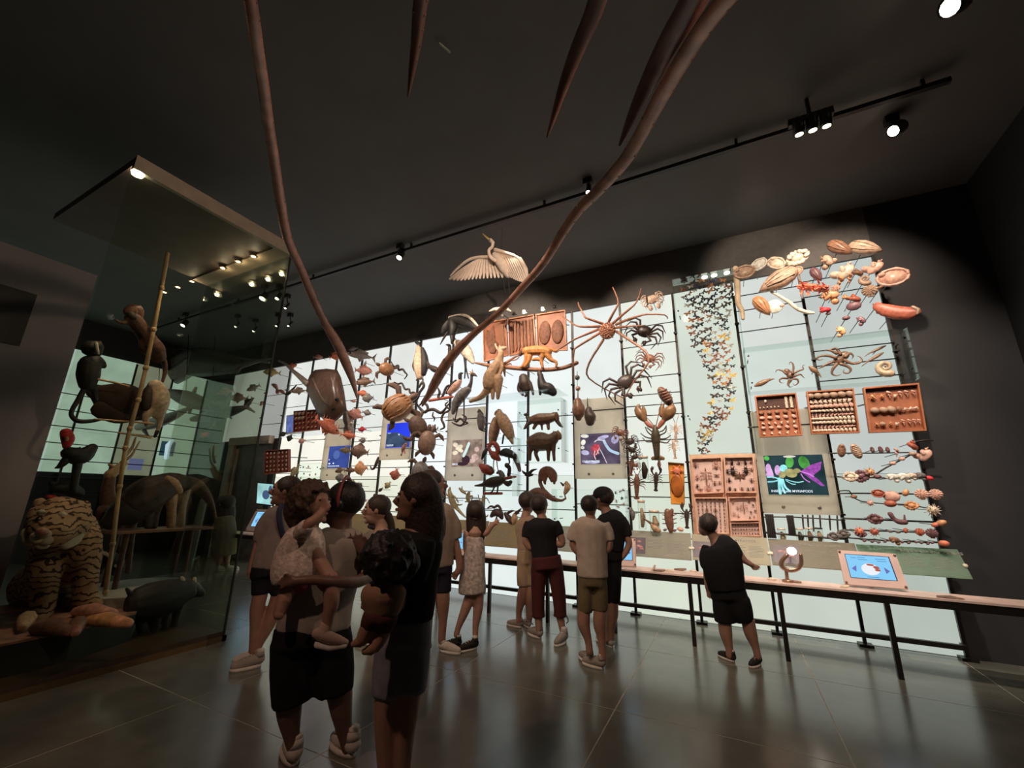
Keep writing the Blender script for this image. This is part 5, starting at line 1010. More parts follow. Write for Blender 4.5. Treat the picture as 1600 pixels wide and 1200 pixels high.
# brown panels of pelts behind the monkey
m_pelt = mat('red brown board', (.30, .115, .06), .5, .3, 5, .2); m_pel2 = mat('striped brown pelt', (.26, .12, .07), .7, .5, 14, .4, stripes=4.0); m_pel3 = mat('dark brown pelt', (.17, .075, .045), .7, .4, 18, .4)
for q, lab, kind in ((((756, 505), (792, 499), (795, 556), (757, 566)), 'left reddish wooden panel with a dark stretched pelt', 0), (((795, 499), (835, 492), (839, 547), (797, 557)), 'middle reddish wooden panel of upright bark strips', 1), (((838, 492), (884, 485), (887, 548), (841, 549)), 'right reddish wooden panel with two rounded pelts', 2)):
    t = Tray(q, 6.8, lab, m_pelt, mat('orange brown frame', (.48, .20, .085), .4, .2), .04, .04, 'pelt_panel')
    if kind == 0:
        b = MB(); b.poly3([t.pt(a, c) for a, c in ((.15, .2), (.3, .25), (.45, .12), (.5, .5), (.62, .62), (.45, .85), (.25, .8), (.12, .55))], .02, (0, -1, 0)); obj('pelt', b, m_pel3, t.o, False)
        b = MB(); b.poly3([t.pt(a, c) for a, c in ((.62, .15), (.85, .12), (.9, .8), (.7, .85))], .02, (0, -1, 0)); obj('pelt', b, m_pel2, t.o, False)
    elif kind == 1:
        for k in range(7):
            a = .1 + .125 * k; b = MB(); b.poly3([t.pt(a, .14 + .03 * (k % 2)), t.pt(a + .085, .12), t.pt(a + .075, .9 - .05 * (k % 3)), t.pt(a + .01, .92)], .03, (0, -1, 0)); obj('bark_strip', b, m_pel2 if k % 2 else m_pel3, t.o, False)
    else:
        for a in (.27, .7): b = MB(); c = t.pt(a, .52); b.ell(c, .12, .03, .24, 14, 8); obj('pelt', b, m_pel3, t.o)
    for k in range(2):
        c = t.pt(.3 + .4 * k, -.02, .12); b = MB(); b.lathe([(.03, 0), (.03, .06)], c, (0, 0, 1), 8).tube([c + Vector((0, 0, .04)), c + Vector((0, .12, .06))], .008, 5); obj('picture_light', b, glow('panel lamp', (1, .88, .65), 3.0) if (kind, k) in ((1, 1), (2, 0)) else m_fix, t.o)
# ================================================================ CRABS, LOBSTERS
pl = planeY(6.35); o = wthing('spider_crab', 'giant orange brown spider crab with very long thin legs', 'crab', pl(949, 517)[0])
b = MB(); p, s = pl(949, 517); b.ell(p, 13 * s, 7 * s, 14 * s, 14, 9)
for k in range(40): a = k * 2.4; r = 12.5 * math.sqrt(k / 40); q, s = pl(949 + r * math.cos(a), 517 + 1.07 * r * math.sin(a), .085 * math.sqrt(1 - (r / 13.5) ** 2) + .03); b.ell(q, 1.5 * s, 1.6 * s, 1.5 * s, 6, 4)
obj('carapace', b, C['crab orange'], o)
for k, L in enumerate(([(941, 505.5), (928, 501), (915.5, 496.5), (912.5, 492), (905, 478.5), (903.5, 472.5)], [(936.5, 510), (920, 510.5), (905, 510), (894.5, 505.5), (879, 494)], [(935, 514.5), (917, 522), (899, 529.5), (884, 539), (866, 550)], [(936.5, 520.5), (918, 532), (900.5, 543), (896.7, 549), (895.5, 572), (895, 598)],
        [(942.5, 531), (933, 546), (924.5, 559.5), (917, 577.5), (920, 591), (944, 607), (974, 622)], [(951.5, 502), (958, 490), (965, 477), (965, 466.5), (957.5, 449)], [(957, 506), (975, 490), (990.5, 477), (998, 465), (1001.7, 451)], [(963, 507), (982, 499), (998, 494), (1011.5, 491), (1038.5, 492), (1043, 498)], [(963, 512), (985, 510), (1008.5, 508.5)], [(963, 518), (987.5, 534), (1010, 550.5), (1013, 567), (1000, 584), (988, 600), (976, 621)])):
    b = MB(); n_ = len(L); chain(b, [(u, v, 2.3 - 1.5 * i / (n_ - 1), .02 + .16 * math.sin(math.pi * i / (n_ - 1))) for i, (u, v) in enumerate(L)], pl, 1, 7, 2)
    for (u, v) in L[1:-1:2]: q, s = pl(u, v, .1); 
    obj('leg' if k != 9 else 'claw', b, C['crab orange'] if k not in (4,) else C['crab brown'], o)
crab(1007, 518, 13, -25, 'crab dark', 'large dark crab right of the giant spider crab', 2.5, y=6.6)
crab(1015, 560, 9, -20, 'crab brown', 'medium red brown crab with dark legs on the spider crab claw', 2.6, y=6.55)
crab(977, 597, 15, 35, 'crab dark', 'largest dark king crab below the giant spider crab', 2.7, y=6.5)
crab(1019, 468, 10, 10, 'crab pale', 'pale orange crab at the top edge left of the butterflies', 1.9, y=6.5, claw=1.5)
crab(969, 676, 7, -20, 'crab brown', 'brown crab on the corner of the spider screen', 2.0)
crab(984, 690, 7, 20, 'crab dark', 'dark crab on the post below the spider screen corner', 2.1)
crab(987, 703, 6, 160, 'crab dark', 'small dark crab with legs spread upward beside the spider screen', 2.4)
crab(992, 714, 5, 200, 'crab dark', 'smallest dark crab at the lower edge of the spider screen', 2.6)
crab(993, 727, 4, 0, 'crab brown', 'tiny red brown crab above the dark shrimp', 2.2)
beast('isopod', 'giant brown segmented sea isopod above the big lobster claw', 'isopod', 6.55, [('body', 'crab brown', [[(1033, 610, 6), (1037, 616, 8), (1042, 623, 8), (1045, 628, 6.5)]]), ('tail', 'dark shell', [[(1046, 629, 6), (1048, 633, 4)]])] + [('segment', 'crab brown', [[(1030 + 2.5 * k, 612.5 + 3.6 * k, 1.6, .09), (1035 + 2.4 * k, 611 + 3.6 * k, 1.8, .12), (1041 + 2.0 * k, 608.5 + 3.8 * k, 1.6, .09)]]) for k in range(5)] + [('leg', 'crab brown', [[(1044 + 1.5 * k, 613 + 5 * k, .8), (1048 + 1.5 * k, 611 + 5 * k, .5)]]) for k in range(3)], (1040, 618))
pl = planeY(6.5); o = wthing('big_lobster', 'biggest dark green lobster with two massive raised claws', 'lobster', pl(1025, 690)[0]); D = C['crab dark']; m_lob = mat('green brown lobster', (.085, .07, .042), .35, .35, 18, .2); m_clw = mat('olive orange claw', (.27, .145, .07), .35, .4, 14, .2)
def part(nm, mm, L, fl=.7): b = MB(); chain(b, L, pl, fl, 10, 3); obj(nm, b, mm, o)
part('carapace', m_lob, [(1023.5, 666, 2.5), (1024, 673, 5), (1024.5, 682, 7), (1025, 691, 6.4)])
for k in range(6): part('tail_segment', m_lob, [(1025 + .3 * k, 691 + 3.9 * k, 6 - .3 * k), (1025.2 + .3 * k, 694 + 3.9 * k, 5.6 - .3 * k)])
for a in (-2, -1, 0, 1, 2): part('tail_fan', m_clw if a in (-2, 2) else m_lob, [(1028 + 1.4 * a, 713, 2), (1028 + 4 * a, 717 - .8 * abs(a) * .3, 2.8)], .4)
part('claw_arm', mat('red lobster arm', (.45, .16, .11), .4, .3), [(1020, 668, 2.4), (1014, 664, 3.6), (1009, 659, 3)]); part('claw_arm', MATS['red lobster arm'], [(1029, 668, 2.4), (1034, 661, 4), (1038, 656, 3.4)])
part('claw', m_clw, [(1009, 658, 3), (1003, 650, 7.4), (997, 640, 6), (998, 632, 1.4)]); part('claw_finger', m_clw, [(1007, 648, 4), (1006, 640, 3), (1004, 633, .8)])
part('claw', m_clw, [(1037, 657, 3.5), (1043, 648, 9), (1049, 639, 8), (1051, 632, 2)]); part('claw_finger', m_clw, [(1035, 648, 5), (1034, 638, 4.2), (1037, 631, 1)])
for L in ([(1019, 675, 1), (1012, 669, 1), (1010, 668, .6)], [(1018, 680, 1.2), (1012, 675, 1), (1008, 667, .6)], [(1018, 685, 1.2), (1009, 683, 1), (1001, 677, .6)], [(1019, 690, 1.2), (1010, 690, 1), (1004, 684, .6)], [(1030, 675, 1), (1037, 672, 1), (1041, 665, .6)], [(1031, 680, 1.2), (1040, 675, 1), (1041, 665, .6)], [(1031, 686, 1.2), (1041, 685, 1), (1048, 680, .6)], [(1031, 690, 1.2), (1042, 692, 1), (1047, 686, .6)]): part('leg', m_lob, L, 1)
part('antenna', m_clw, [(1022, 666, .7), (1016, 658, .6), (1010, 652, .4)], 1); part('antenna', m_clw, [(1025, 666, .7), (1029, 648, .6), (1034, 627, .4)], 1)
lobster(1056, 673, 36, -3, 'crab pale', 'pale red crayfish with long feelers by the butterfly case', claw=0, antenna=.55, wide=.7)
lobster(1053, 700, 34, 3, 'crab pale', 'second pale red crayfish lower beside the big lobster tail', claw=0, antenna=.5, wide=.7)
lobster(1025, 750, 34, -5, 'crab dark', 'small black lobster with claws closed in a ring', claw=.9, antenna=0)
lobster(995, 757, 44, -4, 'crab brown', 'spiny brown lobster with many feelers left of the black lobster', claw=0, antenna=.3)
lobster(987, 727, 32, -8, 'crab brown', 'red brown shrimp on the post below the spider screen', claw=0, antenna=.35)
lobster(1073, 808, 34, -3, 'crab dark', 'black lobster with claws raised in a V beside the insect boxes', claw=1.2, antenna=0)
beast('slipper_lobster', 'wide brown slipper lobster in the lowest row', 'lobster', 6.6, [('carapace', 'crab brown', [[(1043, 800, 5), (1045, 810, 6.4), (1047, 822, 5.6), (1048, 829, 3.6)]]), ('plate', 'crab brown', [[(1043, 803, 3), (1042, 797, 2.6)]]), ('plate', 'crab brown', [[(1049, 803, 3), (1050, 797, 2.6)]])] + [('leg', 'crab brown', [[(1040, 806 + 6 * k, 1), (1035, 804 + 7 * k, .6)]]) for k in range(3)] + [('leg', 'crab brown', [[(1051, 806 + 6 * k, 1), (1057, 803 + 7 * k, .6)]]) for k in range(3)], (1046, 815))
beast('horseshoe_crab', 'larger brown horseshoe crab hanging tail up', 'horseshoe crab', 6.55, [('shell', 'brown shell', [[(903, 630, 7), (904, 638, 10), (904, 648, 9), (904, 653, 5)]]), ('abdomen', 'brown shell', [[(903, 627, 6), (904, 636, 7)]]), ('tail', 'brown shell', [[(903, 626, 1.4), (903, 618, .9), (903, 606, .5)]])], (904, 642))
beast('horseshoe_crab', 'darker horseshoe crab right of the larger one', 'horseshoe crab', 6.5, [('shell', 'dark shell', [[(920, 643, 6), (922, 651, 9), (922, 659, 7)]]), ('abdomen', 'dark shell', [[(920, 640, 5), (920, 646, 6)]]), ('tail', 'dark shell', [[(919, 639, 1.2), (918, 630, .8), (918, 622, .5)]])], (921, 651))
for (u, v, r, m, lab) in ((902, 590, 4, 'grey feather', 'grey spiny sea urchin hanging on a cord'), (903, 607, 4, 'pink shell', 'pink sea urchin hanging below the grey one')):
    p, s = atY(u, v, 6.55); b = MB(); b.ell((0, 0, 0), r * s, r * s, r * s, 10, 7); spikes(b, r * s * .9, 22, r * s * .5, .1); q = link('sea_urchin', b.mesh('sea_urchin', C[m])); q.location = p; tag(q, lab, 'sea urchin')
stroke('urchin_string', 'thin cord holding the two sea urchins above the horseshoe crabs', 'cord', [(902, 580, .4), (902, 600, .4), (903, 614, .4)], m_rod, 6.56)
# jars and other items of the crustacean bay
m_jar = glassm('jar glass', (.92, .95, .92), .08)
def jar(u, v, w_, h, m, label, lid=True, y=6.6):
    p, s = atY(u, v, y); r = w_ * s / 2; H = h * s; o = wthing('specimen_jar', label, 'jar', p - Vector((0, 0, H / 2))); z = p - Vector((0, 0, H / 2))
    b = MB(); b.lathe([(r, 0), (r, H * .86), (r * .85, H * .9)], z, (0, 0, 1), 12); obj('glass', b, m_jar, o)
    b = MB(); b.tube([z + Vector((0, 0, H * .12)), z + Vector((r * .2, 0, H * .4)), z + Vector((0, 0, H * .68))], [r * .5, r * .75, r * .4], 8); obj('specimen', b, C[m], o)
    b = MB(); b.lathe([(r * .9, H * .9), (r * 1.05, H * .91), (r * 1.05, H)], z, (0, 0, 1), 12); obj('lid', b, C['cream shell'] if lid else m_fix, o)
jar(1006, 731, 14, 36, 'dark hide', 'tall jar with dark specimen and pale lid left of the big lobster tail'); jar(1003, 804, 11, 44, 'tan shell', 'slim tall jar of pale specimen in the lowest row'); jar(1023, 815, 15, 34, 'tan shell', 'wider jar of tan specimen in the lowest row')
beast('barnacle', 'brown long-necked barnacle leaning by the wider jar', 'barnacle', 6.55, [('shell', 'tan hide', [[(1019, 820, 3), (1024, 826, 5.4), (1030, 829, 3)]]), ('neck', 'brown hide', [[(1020, 820, 2.6), (1013, 815, 1.6), (1005, 810, .9)]])], (1022, 824))
beast('barnacle', 'grey shell cluster at the foot of the post left of the slim jar', 'barnacle', 6.55, [('shell', 'grey feather', [[(985, 795, 2.4), (989, 803, 3.6), (989, 811, 2)]])], (988, 803))
stroke('shrimp', 'small pink shrimp below the big lobster tail', 'shrimp', [(1030, 720, 1.6), (1030, 726, 3), (1030, 731, 1.4)], 'pink shell', 6.6)
for (u, v, lab) in ((1039, 828, 'tiny dark shell left of the slipper lobster tail'), (1054, 829, 'tiny purple shell right of the slipper lobster tail')): shell('egg', u, v, 3, 'purple shell', lab, 20)
shell('egg', 1063, 827, 5, 'pink shell', 'pink oval shell under the raised black lobster', -20)
am = Tray(((1044, 722), (1069, 724), (1070, 789), (1049, 788)), 6.62, 'orange resin slab with a reddish crab at its top', mat('orange resin', (.75, .30, .05), .3, .35, 5), mat('brass frame', (.45, .33, .15), .35, .2, metal=.6), .03, .03, 'resin_slab')
b = MB(); c = am.pt(.55, .2); b.ell(c, .06, .02, .05, 10, 6)
for k in range(6): b.tube([c, c + Vector((.09 * math.cos(k * 1.05), -.01, .09 * math.sin(k * 1.05)))], .008, 5)
obj('embedded_crab', b, C['coral scale'], am.o); b = MB(); b.ell(am.pt(.5, .55), .09, .014, .16, 12, 6); obj('embedded_stain', b, mat('dark amber', (.42, .13, .03), .3, .4, 8), am.o)
# tiny insects in the low case
for k, (u, v) in enumerate(((962, 770), (969, 768), (974, 766), (963, 783), (972, 779), (966, 792), (958, 779), (974, 788))):
    p, s = atY(u, v, 6.72); inst('pinned_insect', IB[4] if k % 2 else IB[3], p, .035, (0, k, 0), 'tiny dark spider in the low case right of the capped man', 'insect', 'tiny spiders in the low acrylic case')
for k, (u, v) in enumerate(((474, 730), (482, 729), (475, 740), (484, 742), (493, 741), (470, 747))):
    p, s = atY(u, v, 6.85); inst('tiny_fish', ME_EGG, p, .03, (0, 1.4, 0), 'tiny dark fish in the far left acrylic case', 'fish', 'tiny fish in the far left case')
# ================================================================ OCTOPUSES AND SQUID
def octopus(u, v, r, ang, label, arms, y=6.72):
    pl = planeY(y); p, s = pl(u, v); o = wthing('octopus', label, 'octopus', p)
    b = MB(); chain(b, [(u, v + r * .1, r * .7), (u + r * .35 * math.cos(ang), v + r * .35 * math.sin(ang), r * .55), (u + r * 1.0 * math.cos(ang), v + r * 1.0 * math.sin(ang), r * .6)], pl, .8, 10, 3); obj('mantle', b, C['octopus skin'], o)
    for L in arms: b = MB(); n_ = len(L); chain(b, [(x, w_, r * .24 * (1 - .85 * i / (n_ - 1)), .05) for i, (x, w_) in enumerate(L)], pl, 1, 7, 4); obj('arm', b, C['octopus skin'], o)
octopus(1235, 586, 8, -2.4, 'left smaller octopus with curling arms in the wide case', [[(1238, 583), (1240, 574), (1238, 567), (1234, 566), (1233, 570)], [(1241, 583), (1249, 579), (1255, 577), (1254, 572), (1257, 570)], [(1241, 588), (1250, 585), (1254, 588), (1257, 591)], [(1240, 592), (1246, 593), (1247, 598), (1242, 602), (1239, 599)], [(1236, 594), (1232, 600), (1234, 605), (1239, 603)], [(1230, 591), (1222, 591), (1218, 594), (1220, 598), (1225, 598)], [(1228, 584), (1222, 579), (1214, 578), (1212, 582)], [(1233, 594), (1231, 599), (1230, 603)]])
octopus(1311, 562, 11, -.7, 'right larger octopus with thick curling arms in the wide case', [[(1306, 559), (1295, 556), (1284, 556), (1277, 559), (1280, 563), (1286, 561)], [(1307, 552), (1299, 548), (1290, 547), (1288, 549)], [(1313, 553), (1307, 545), (1300, 545), (1297, 548)], [(1302, 565), (1292, 569), (1283, 574), (1277, 576)], [(1307, 569), (1301, 577), (1300, 584), (1307, 587), (1314, 585)], [(1314, 569), (1325, 573), (1329, 578), (1325, 583), (1318, 582), (1319, 577)], [(1320, 563), (1331, 568), (1342, 567), (1347, 563), (1344, 558), (1339, 556)], [(1321, 557), (1328, 552), (1333, 556), (1331, 561)]])
def squid(u0, v0, u1, v1, r, label, m='octopus skin'):
    L = [(u0, v0, r * .4), (u0 * .7 + u1 * .3, v0 * .7 + v1 * .3, r), (u0 * .35 + u1 * .65, v0 * .35 + v1 * .65, r * .9), (u1, v1, r * .4)]; pl = planeY(6.74)
    beast('squid', label, 'squid', 6.74, [('mantle', m, [L]), ('tentacles', m, [[(u1, v1, r * .5), (u1 + (u1 - u0) * .3, v1 + (v1 - v0) * .3 + 2, r * .14)]])], ((u0 + u1) / 2, (v0 + v1) / 2))
squid(1180, 603, 1203, 593, 4, 'brown squid at the lower left of the wide case', 'brown shell'); squid(1265, 573, 1279, 584, 4, 'brown squid between the two octopuses', 'brown shell'); squid(1384, 540, 1358, 552, 2, 'upper thin squid right of the larger octopus'); squid(1380, 551, 1354, 566, 2.4, 'lower thin squid right of the larger octopus')
shell('horn', 1384, 573, 19, 'tan shell', 'tan nautilus shell at the right of the wide case', 0, 6.72)
# ================================================================ SHELLS ABOVE THE WALL AND IN THE LAST BAY
for a in ((('bowl', 1163, 425, 16, 'tan shell', 'tan clam bowl above the wooden pole at the top of the wall', 0)), ('bowl', 1186, 413, 13, 'white shell', 'white rimmed shell bowl second along the top', 30), ('bowl', 1213, 411, 14, 'cream shell', 'rounded cream shell bowl third along the top', -40), ('frill', 1246, 404, 18, 'cream shell', 'frilly cream oyster fourth along the top', 20),
        ('pen', 1217, 437, 34, 'tan shell', 'long speckled pen shell lying under the rounded bowls', -66), ('bowl', 1243, 424, 11, 'tan shell', 'small tan shell at the wide end of the speckled pen shell', 10), ('conch', 1287, 407, 12, 'tan shell', 'pointed tan conch left of the two big pen shells', 20), ('egg', 1301, 408, 7, 'pink shell', 'round pale pink shell under the big pen shells', 10),
        ('pen', 1311, 387, 24, 'brown shell', 'plain brown pen shell at the very top', 40), ('pen', 1350, 387, 28, 'tan shell', 'mottled pen shell right of the plain one at the very top', 55), ('pen', 1275, 428, 16, 'purple shell', 'dark purple pen shell by the orange coral', 20), ('conch', 1320, 419, 17, 'cream shell', 'large cream conch with slanting point', -50), ('conch', 1368, 413, 15, 'pink shell', 'pinkish conch at the top right corner', -60),
        ('spiral', 1338, 424, 9, 'brown shell', 'brown whorled shell beside the cream conch', 0), ('bowl', 1395, 433, 23, 'pink shell', 'large pinkish abalone shell at the top right', -8), ('horn', 1352, 436, 13, 'tan shell', 'coiled tan ram horn shell right of centre', 0), ('cone', 1311, 443, 10, 'orange shell', 'small orange fan shaped shell pointing down', 150), ('cone', 1327, 437, 10, 'orange shell', 'small orange cone shell right of the other', 170),
        ('fan', 1359, 454, 12, 'tan shell', 'round ribbed scallop standing on a rod', 0), ('fan', 1306, 450, 7, 'pink shell', 'faint pink scallop behind the coral', 0), ('conch', 1291, 465, 14, 'orange shell', 'orange whelk on the third rod', 70), ('spiral', 1320, 463, 7, 'orange shell', 'left of two round orange snail shells', 0), ('spiral', 1333, 464, 10, 'red shell', 'right of two round orange snail shells', 0),
        ('clam', 1334, 478, 11, 'purple shell', 'open dark purple mussel on a rod', 0), ('conch', 1369, 479, 10, 'red shell', 'red whelk near the right end of the rods', 30), ('egg', 1322, 497, 6, 'purple shell', 'small purple cowrie on the low rod', 0), ('conch', 1342, 500, 8, 'purple shell', 'purple whelk right of the small cowrie', 30), ('conch', 1310, 516, 9, 'orange shell', 'orange whelk hanging lowest above the wide case', 20), ('spiral', 1285, 483, 9, 'bright red', 'bright red coral shell on the left of the rods', 30), ('egg', 1294, 490, 4, 'purple shell', 'dark purple bead by the bright red shell', 0),
        ('pen', 1190, 477, 22, 'orange shell', 'bright orange pen shell pointing down right', 25), ('egg', 1376, 449, 5, 'brown shell', 'dark shell under the large abalone', 20)):
    shell(*a[:6], ang=a[6], y=6.45)
o = place('flat_shell', 'flat cream disc shell with a notch', 'shell', 1210, 479, 0, [('disc', MB().lathe([(2, -1.2), (12, -1), (12.6, 0), (12, 1), (2, 1.4)], (0, 0, 0), (0, 1, 0), 20), C['white shell']), ('notch', MB().ell((11, -1, -1), 4, 2, 3), C['pink shell'])], 6.5)
place('giant_mussel', 'big smooth reddish brown shell jutting out at the right edge', 'shell', 1397, 488, -28, [('body', MB().tube([(-26, 0, 6), (-14, 0, 2), (4, 0, 0), (22, 0, 2), (28, 0, 6)], [8, 12, 13, 12, 8], 12, .6, (0, 1, 0)), C['red shell']), ('rim', MB().tube([(22, -3, 13), (30, -3, 10), (32, -3, 2)], [3, 3.4, 2], 7), C['tan shell'])], 6.35)
b = MB(); rr = random.Random(3)
for k in range(34): a = rr.uniform(0, 6.28); u0, v0 = 1268 + rr.uniform(-16, 22), 449 + rr.uniform(-7, 8); chain(b, [(u0, v0, 1.6, .05), (u0 + 9 * math.cos(a), v0 + 5 * math.sin(a), .9, .12 + .08 * rr.random())], planeY(6.5), 1, 5, 1)
chain(b, [(1250, 448, 4), (1268, 449, 6), (1290, 452, 5)], planeY(6.5)); top('coral', b, C['coral scale'], 'branching orange coral at the left of the shell rods', 'coral')
stroke('wooden_pole', 'pale upright wooden pole beside the butterfly case top', 'pole', [(1149, 420, 4.6), (1152, 445, 4.4), (1153, 472, 4), (1159, 485, 3.4), (1161, 498, 2.6)], mat('pale wood', (.72, .56, .38), .6, .2, 10, .3), 6.5)
stroke('shipworm_tube', 'pale crooked tube slanting down right like a branch', 'tube', [(1205, 456, 1.8), (1220, 464, 2.4), (1234, 473, 2.8), (1247, 483, 3), (1262, 488, 3), (1271, 489, 2)], mat('pale tube', (.78, .66, .50), .5, .2, 10, .3), 6.5)
# rods of shells in the last bay below the drawers
for a in (('oval', 1315, 704, 12, 'brown shell', 'dark oval chiton first from the left under the drawers', 80), ('oval', 1338, 705, 14, 'tan shell', 'tan long chiton second from the left under the drawers', 105), ('oval', 1363, 703, 6, 'purple shell', 'first of three small dark chitons', 95), ('oval', 1376, 703, 7, 'purple shell', 'middle of three small dark chitons', 95), ('oval', 1387, 703, 6, 'purple shell', 'last of three small dark chitons', 95),
        ('cone', 1401, 709, 7, 'pink shell', 'pink top shell right of the three chitons', 170), ('spiral', 1425, 692, 10, 'red shell', 'red snail shell high at the right on a stem', -20), ('conch', 1444, 706, 13, 'pink shell', 'big pink snail at the right end of the slanting stem', -40), ('egg', 1426, 709, 6, 'tan shell', 'tan egg shell left of the big pink snail', 0), ('egg', 1409, 717, 5, 'pink shell', 'pale pink bead higher on the slanting stem', 0), ('egg', 1395, 724, 5, 'pink shell', 'pale pink bead lower on the slanting stem', 0),
        ('frill', 1329, 745, 11, 'cream shell', 'cream frilled shell first in the cluster on the slanting stem', 0), ('frill', 1345, 744, 13, 'purple shell', 'purple and white spiny shell in the middle of the cluster', 20), ('spiky', 1359, 738, 9, 'orange shell', 'pale orange spiny shell last in the cluster', 0), ('egg', 1371, 745, 6, 'purple shell', 'purple cone shell after the cluster', 0), ('conch', 1391, 747, 9, 'white shell', 'first white whelk of a chain', 80), ('conch', 1408, 747, 10, 'white shell', 'second white whelk of a chain', 80), ('conch', 1422, 744, 7, 'cream shell', 'third smaller whelk of the chain', 70), ('conch', 1435, 744, 8, 'grey feather', 'grey whelk ending the chain', 70), ('egg', 1452, 747, 6, 'bright red', 'pink red shell alone at the right edge', -20),
        ('bowl', 1372, 771, 9, 'red shell', 'red oyster bowl on the scallop rod', 0), ('clam', 1393, 776, 12, 'pink shell', 'large open pale clam on the scallop rod', 0), ('egg', 1391, 787, 9, 'red shell', 'red rounded shell under the open clam', 0), ('egg', 1415, 770, 7, 'orange shell', 'smooth orange cowrie on the scallop rod', 60), ('fan', 1440, 772, 10, 'pink shell', 'left pink ribbed scallop on the scallop rod', 0), ('fan', 1462, 772, 10, 'pink shell', 'right pink ribbed scallop at the rod end', 0),
        ('egg', 1334, 776, 5, 'brown shell', 'small brown knob on the bent wire', 0), ('spiky', 1360, 786, 6, 'pink shell', 'small pink spiny shell on the bent wire', 0), ('frill', 1424, 790, 10, 'orange shell', 'orange and purple frilled shell on the bent wire', 0), ('spiky', 1458, 797, 11, 'cream shell', 'bristly straw coloured shell at the end of the bent wire', 0), ('frill', 1367, 811, 11, 'purple shell', 'dark lumpy shell on the thick rod', 0),
        ('egg', 1461, 820, 6, 'coral scale', 'small coral bead at the right end near the bristly shell', 20), ('egg', 1471, 817, 8, 'orange shell', 'orange bean shell beside the coral bead', 20), ('spiky', 1343, 830, 8, 'coral scale', 'coral spiny oyster first on the low rod', 0), ('frill', 1345, 834, 8, 'purple shell', 'purple frilled oyster under the coral spiny one', 0), ('spiky', 1366, 831, 8, 'red shell', 'red spiny oyster second on the low rod', 0), ('egg', 1391, 830, 4, 'grey feather', 'first small grey bead shell on the low rod', 0), ('egg', 1403, 831, 4, 'grey feather', 'second small grey bead shell on the low rod', 0), ('egg', 1415, 829, 5, 'red shell', 'small red shell in the middle of the low rod', 80), ('fan', 1437, 831, 7, 'red shell', 'red scallop near the right of the low rod', 0), ('fan', 1456, 833, 9, 'purple shell', 'dark purple scallop at the right end of the low rod', 0), ('egg', 1475, 849, 8, 'coral scale', 'bright orange egg shell at the right end of the lowest rod', 0), ('conch', 1394, 845, 8, 'brown shell', 'brown whelk on the lowest rod', 80)):
    shell(*a[:6], ang=a[6], y=6.5)
for k, u in enumerate((1351, 1363, 1373, 1383, 1410, 1420, 1432, 1440, 1450, 1457)): shell('egg', u, 845 + .8 * (k % 3) + k * .35, 3, 'purple shell', 'tiny purple shell, %s from the left along the lowest rod' % ORD[k], 30, 6.5)
beast('sea_slug', 'dark twisted sea slug on the thick rod', 'sea slug', 6.5, [('body', 'purple shell', [[(1391, 803, 3.4), (1396, 810, 3), (1404, 815, 4), (1414, 816, 4)]]), ('tail', 'purple shell', [[(1414, 815, 2), (1413, 805, 1)]])], (1402, 812))
for (L, r, lab) in (([(1370, 740), (1384, 731), (1405, 720), (1424, 710)], 1.2, 'thin slanting stem strung with pink beads'), ([(1310, 745), (1340, 746), (1400, 747), (1445, 747)], 1.1, 'thin rod carrying the chain of whelks'), ([(1311, 771), (1380, 771), (1470, 773)], 1.1, 'thin rod carrying the two scallops'), ([(1312, 767), (1327, 767), (1332, 775), (1345, 783), (1380, 787), (1425, 789), (1462, 798)], .9, 'bent wire below the scallop rod'), ([(1318, 810), (1370, 812), (1466, 816)], 1.4, 'thick dark rod carrying the sea slug'), ([(1322, 828), (1390, 830), (1468, 833)], 1.2, 'low rod of red spiny oysters'), ([(1322, 840), (1390, 845), (1470, 848)], 1.1, 'lowest rod strung with tiny shells'), ([(1298, 708), (1360, 708), (1425, 707)], 1.0, 'thin rod carrying the chitons'), ([(1432, 690), (1445, 688), (1457, 688)], 1.2, 'short rod sticking out at the right of the red snail')):
    b = MB(); chain(b, [(u, v, r) for u, v in L], planeY(6.62), 1, 6, 2); chain(b, [(L[0][0], L[0][1], r), (L[0][0] - 3, L[0][1], r, -.28)], planeY(6.62), 1, 6, 1); top('shell_rod', b, m_rod, lab, 'rod')
# worm tubes in the lower part of the bay beside the last
for k, (u, v, w_, h, m, lab) in enumerate(((1204, 822, 12, 34, 'black hide', 'tall bundle of black worm tubes beside the boy'), (1236, 820, 10, 27, 'black hide', 'shorter bundle of black tubes right of the tall one'))):
    p, s = atY(u, v, 6.6); o = wthing('tube_worm_bundle', lab, 'tube worms', p)
    for i in range(5): b = MB(); x = (i - 2) * w_ * .2 * s; b.tube([p + Vector((x, 0, -h * .5 * s)), p + Vector((x * .9 + .01 * s, -.01, 0)), p + Vector((x, 0, h * .5 * s))], w_ * .1 * s, 6); obj('worm_tube', b, C[m], o)
for k, u in enumerate((1254, 1262, 1270, 1281, 1296, 1308)):
    v0, v1 = 805 + k * .2, 826 + (k % 3) * 2; stroke('thin_peg', 'thin hanging peg worm, %s from the left under the moth screen' % ORD[k], 'worm', [(u, v0, 1.1), (u + .6, (v0 + v1) / 2, 1.2), (u + 1.5, v1, .9)], 'dark hide', 6.7)
for (L, r, lab) in (([(1194, 808), (1240, 808), (1320, 813)], 1.0, 'upper thin rod of the worm bay'), ([(1196, 832), (1240, 836), (1300, 841), (1322, 842)], 1.6, 'thicker wavy rod of the worm bay')):
    b = MB(); chain(b, [(u, v, r) for u, v in L], planeY(6.66), 1, 6, 2); top('worm_rod', b, m_rod, lab, 'rod')
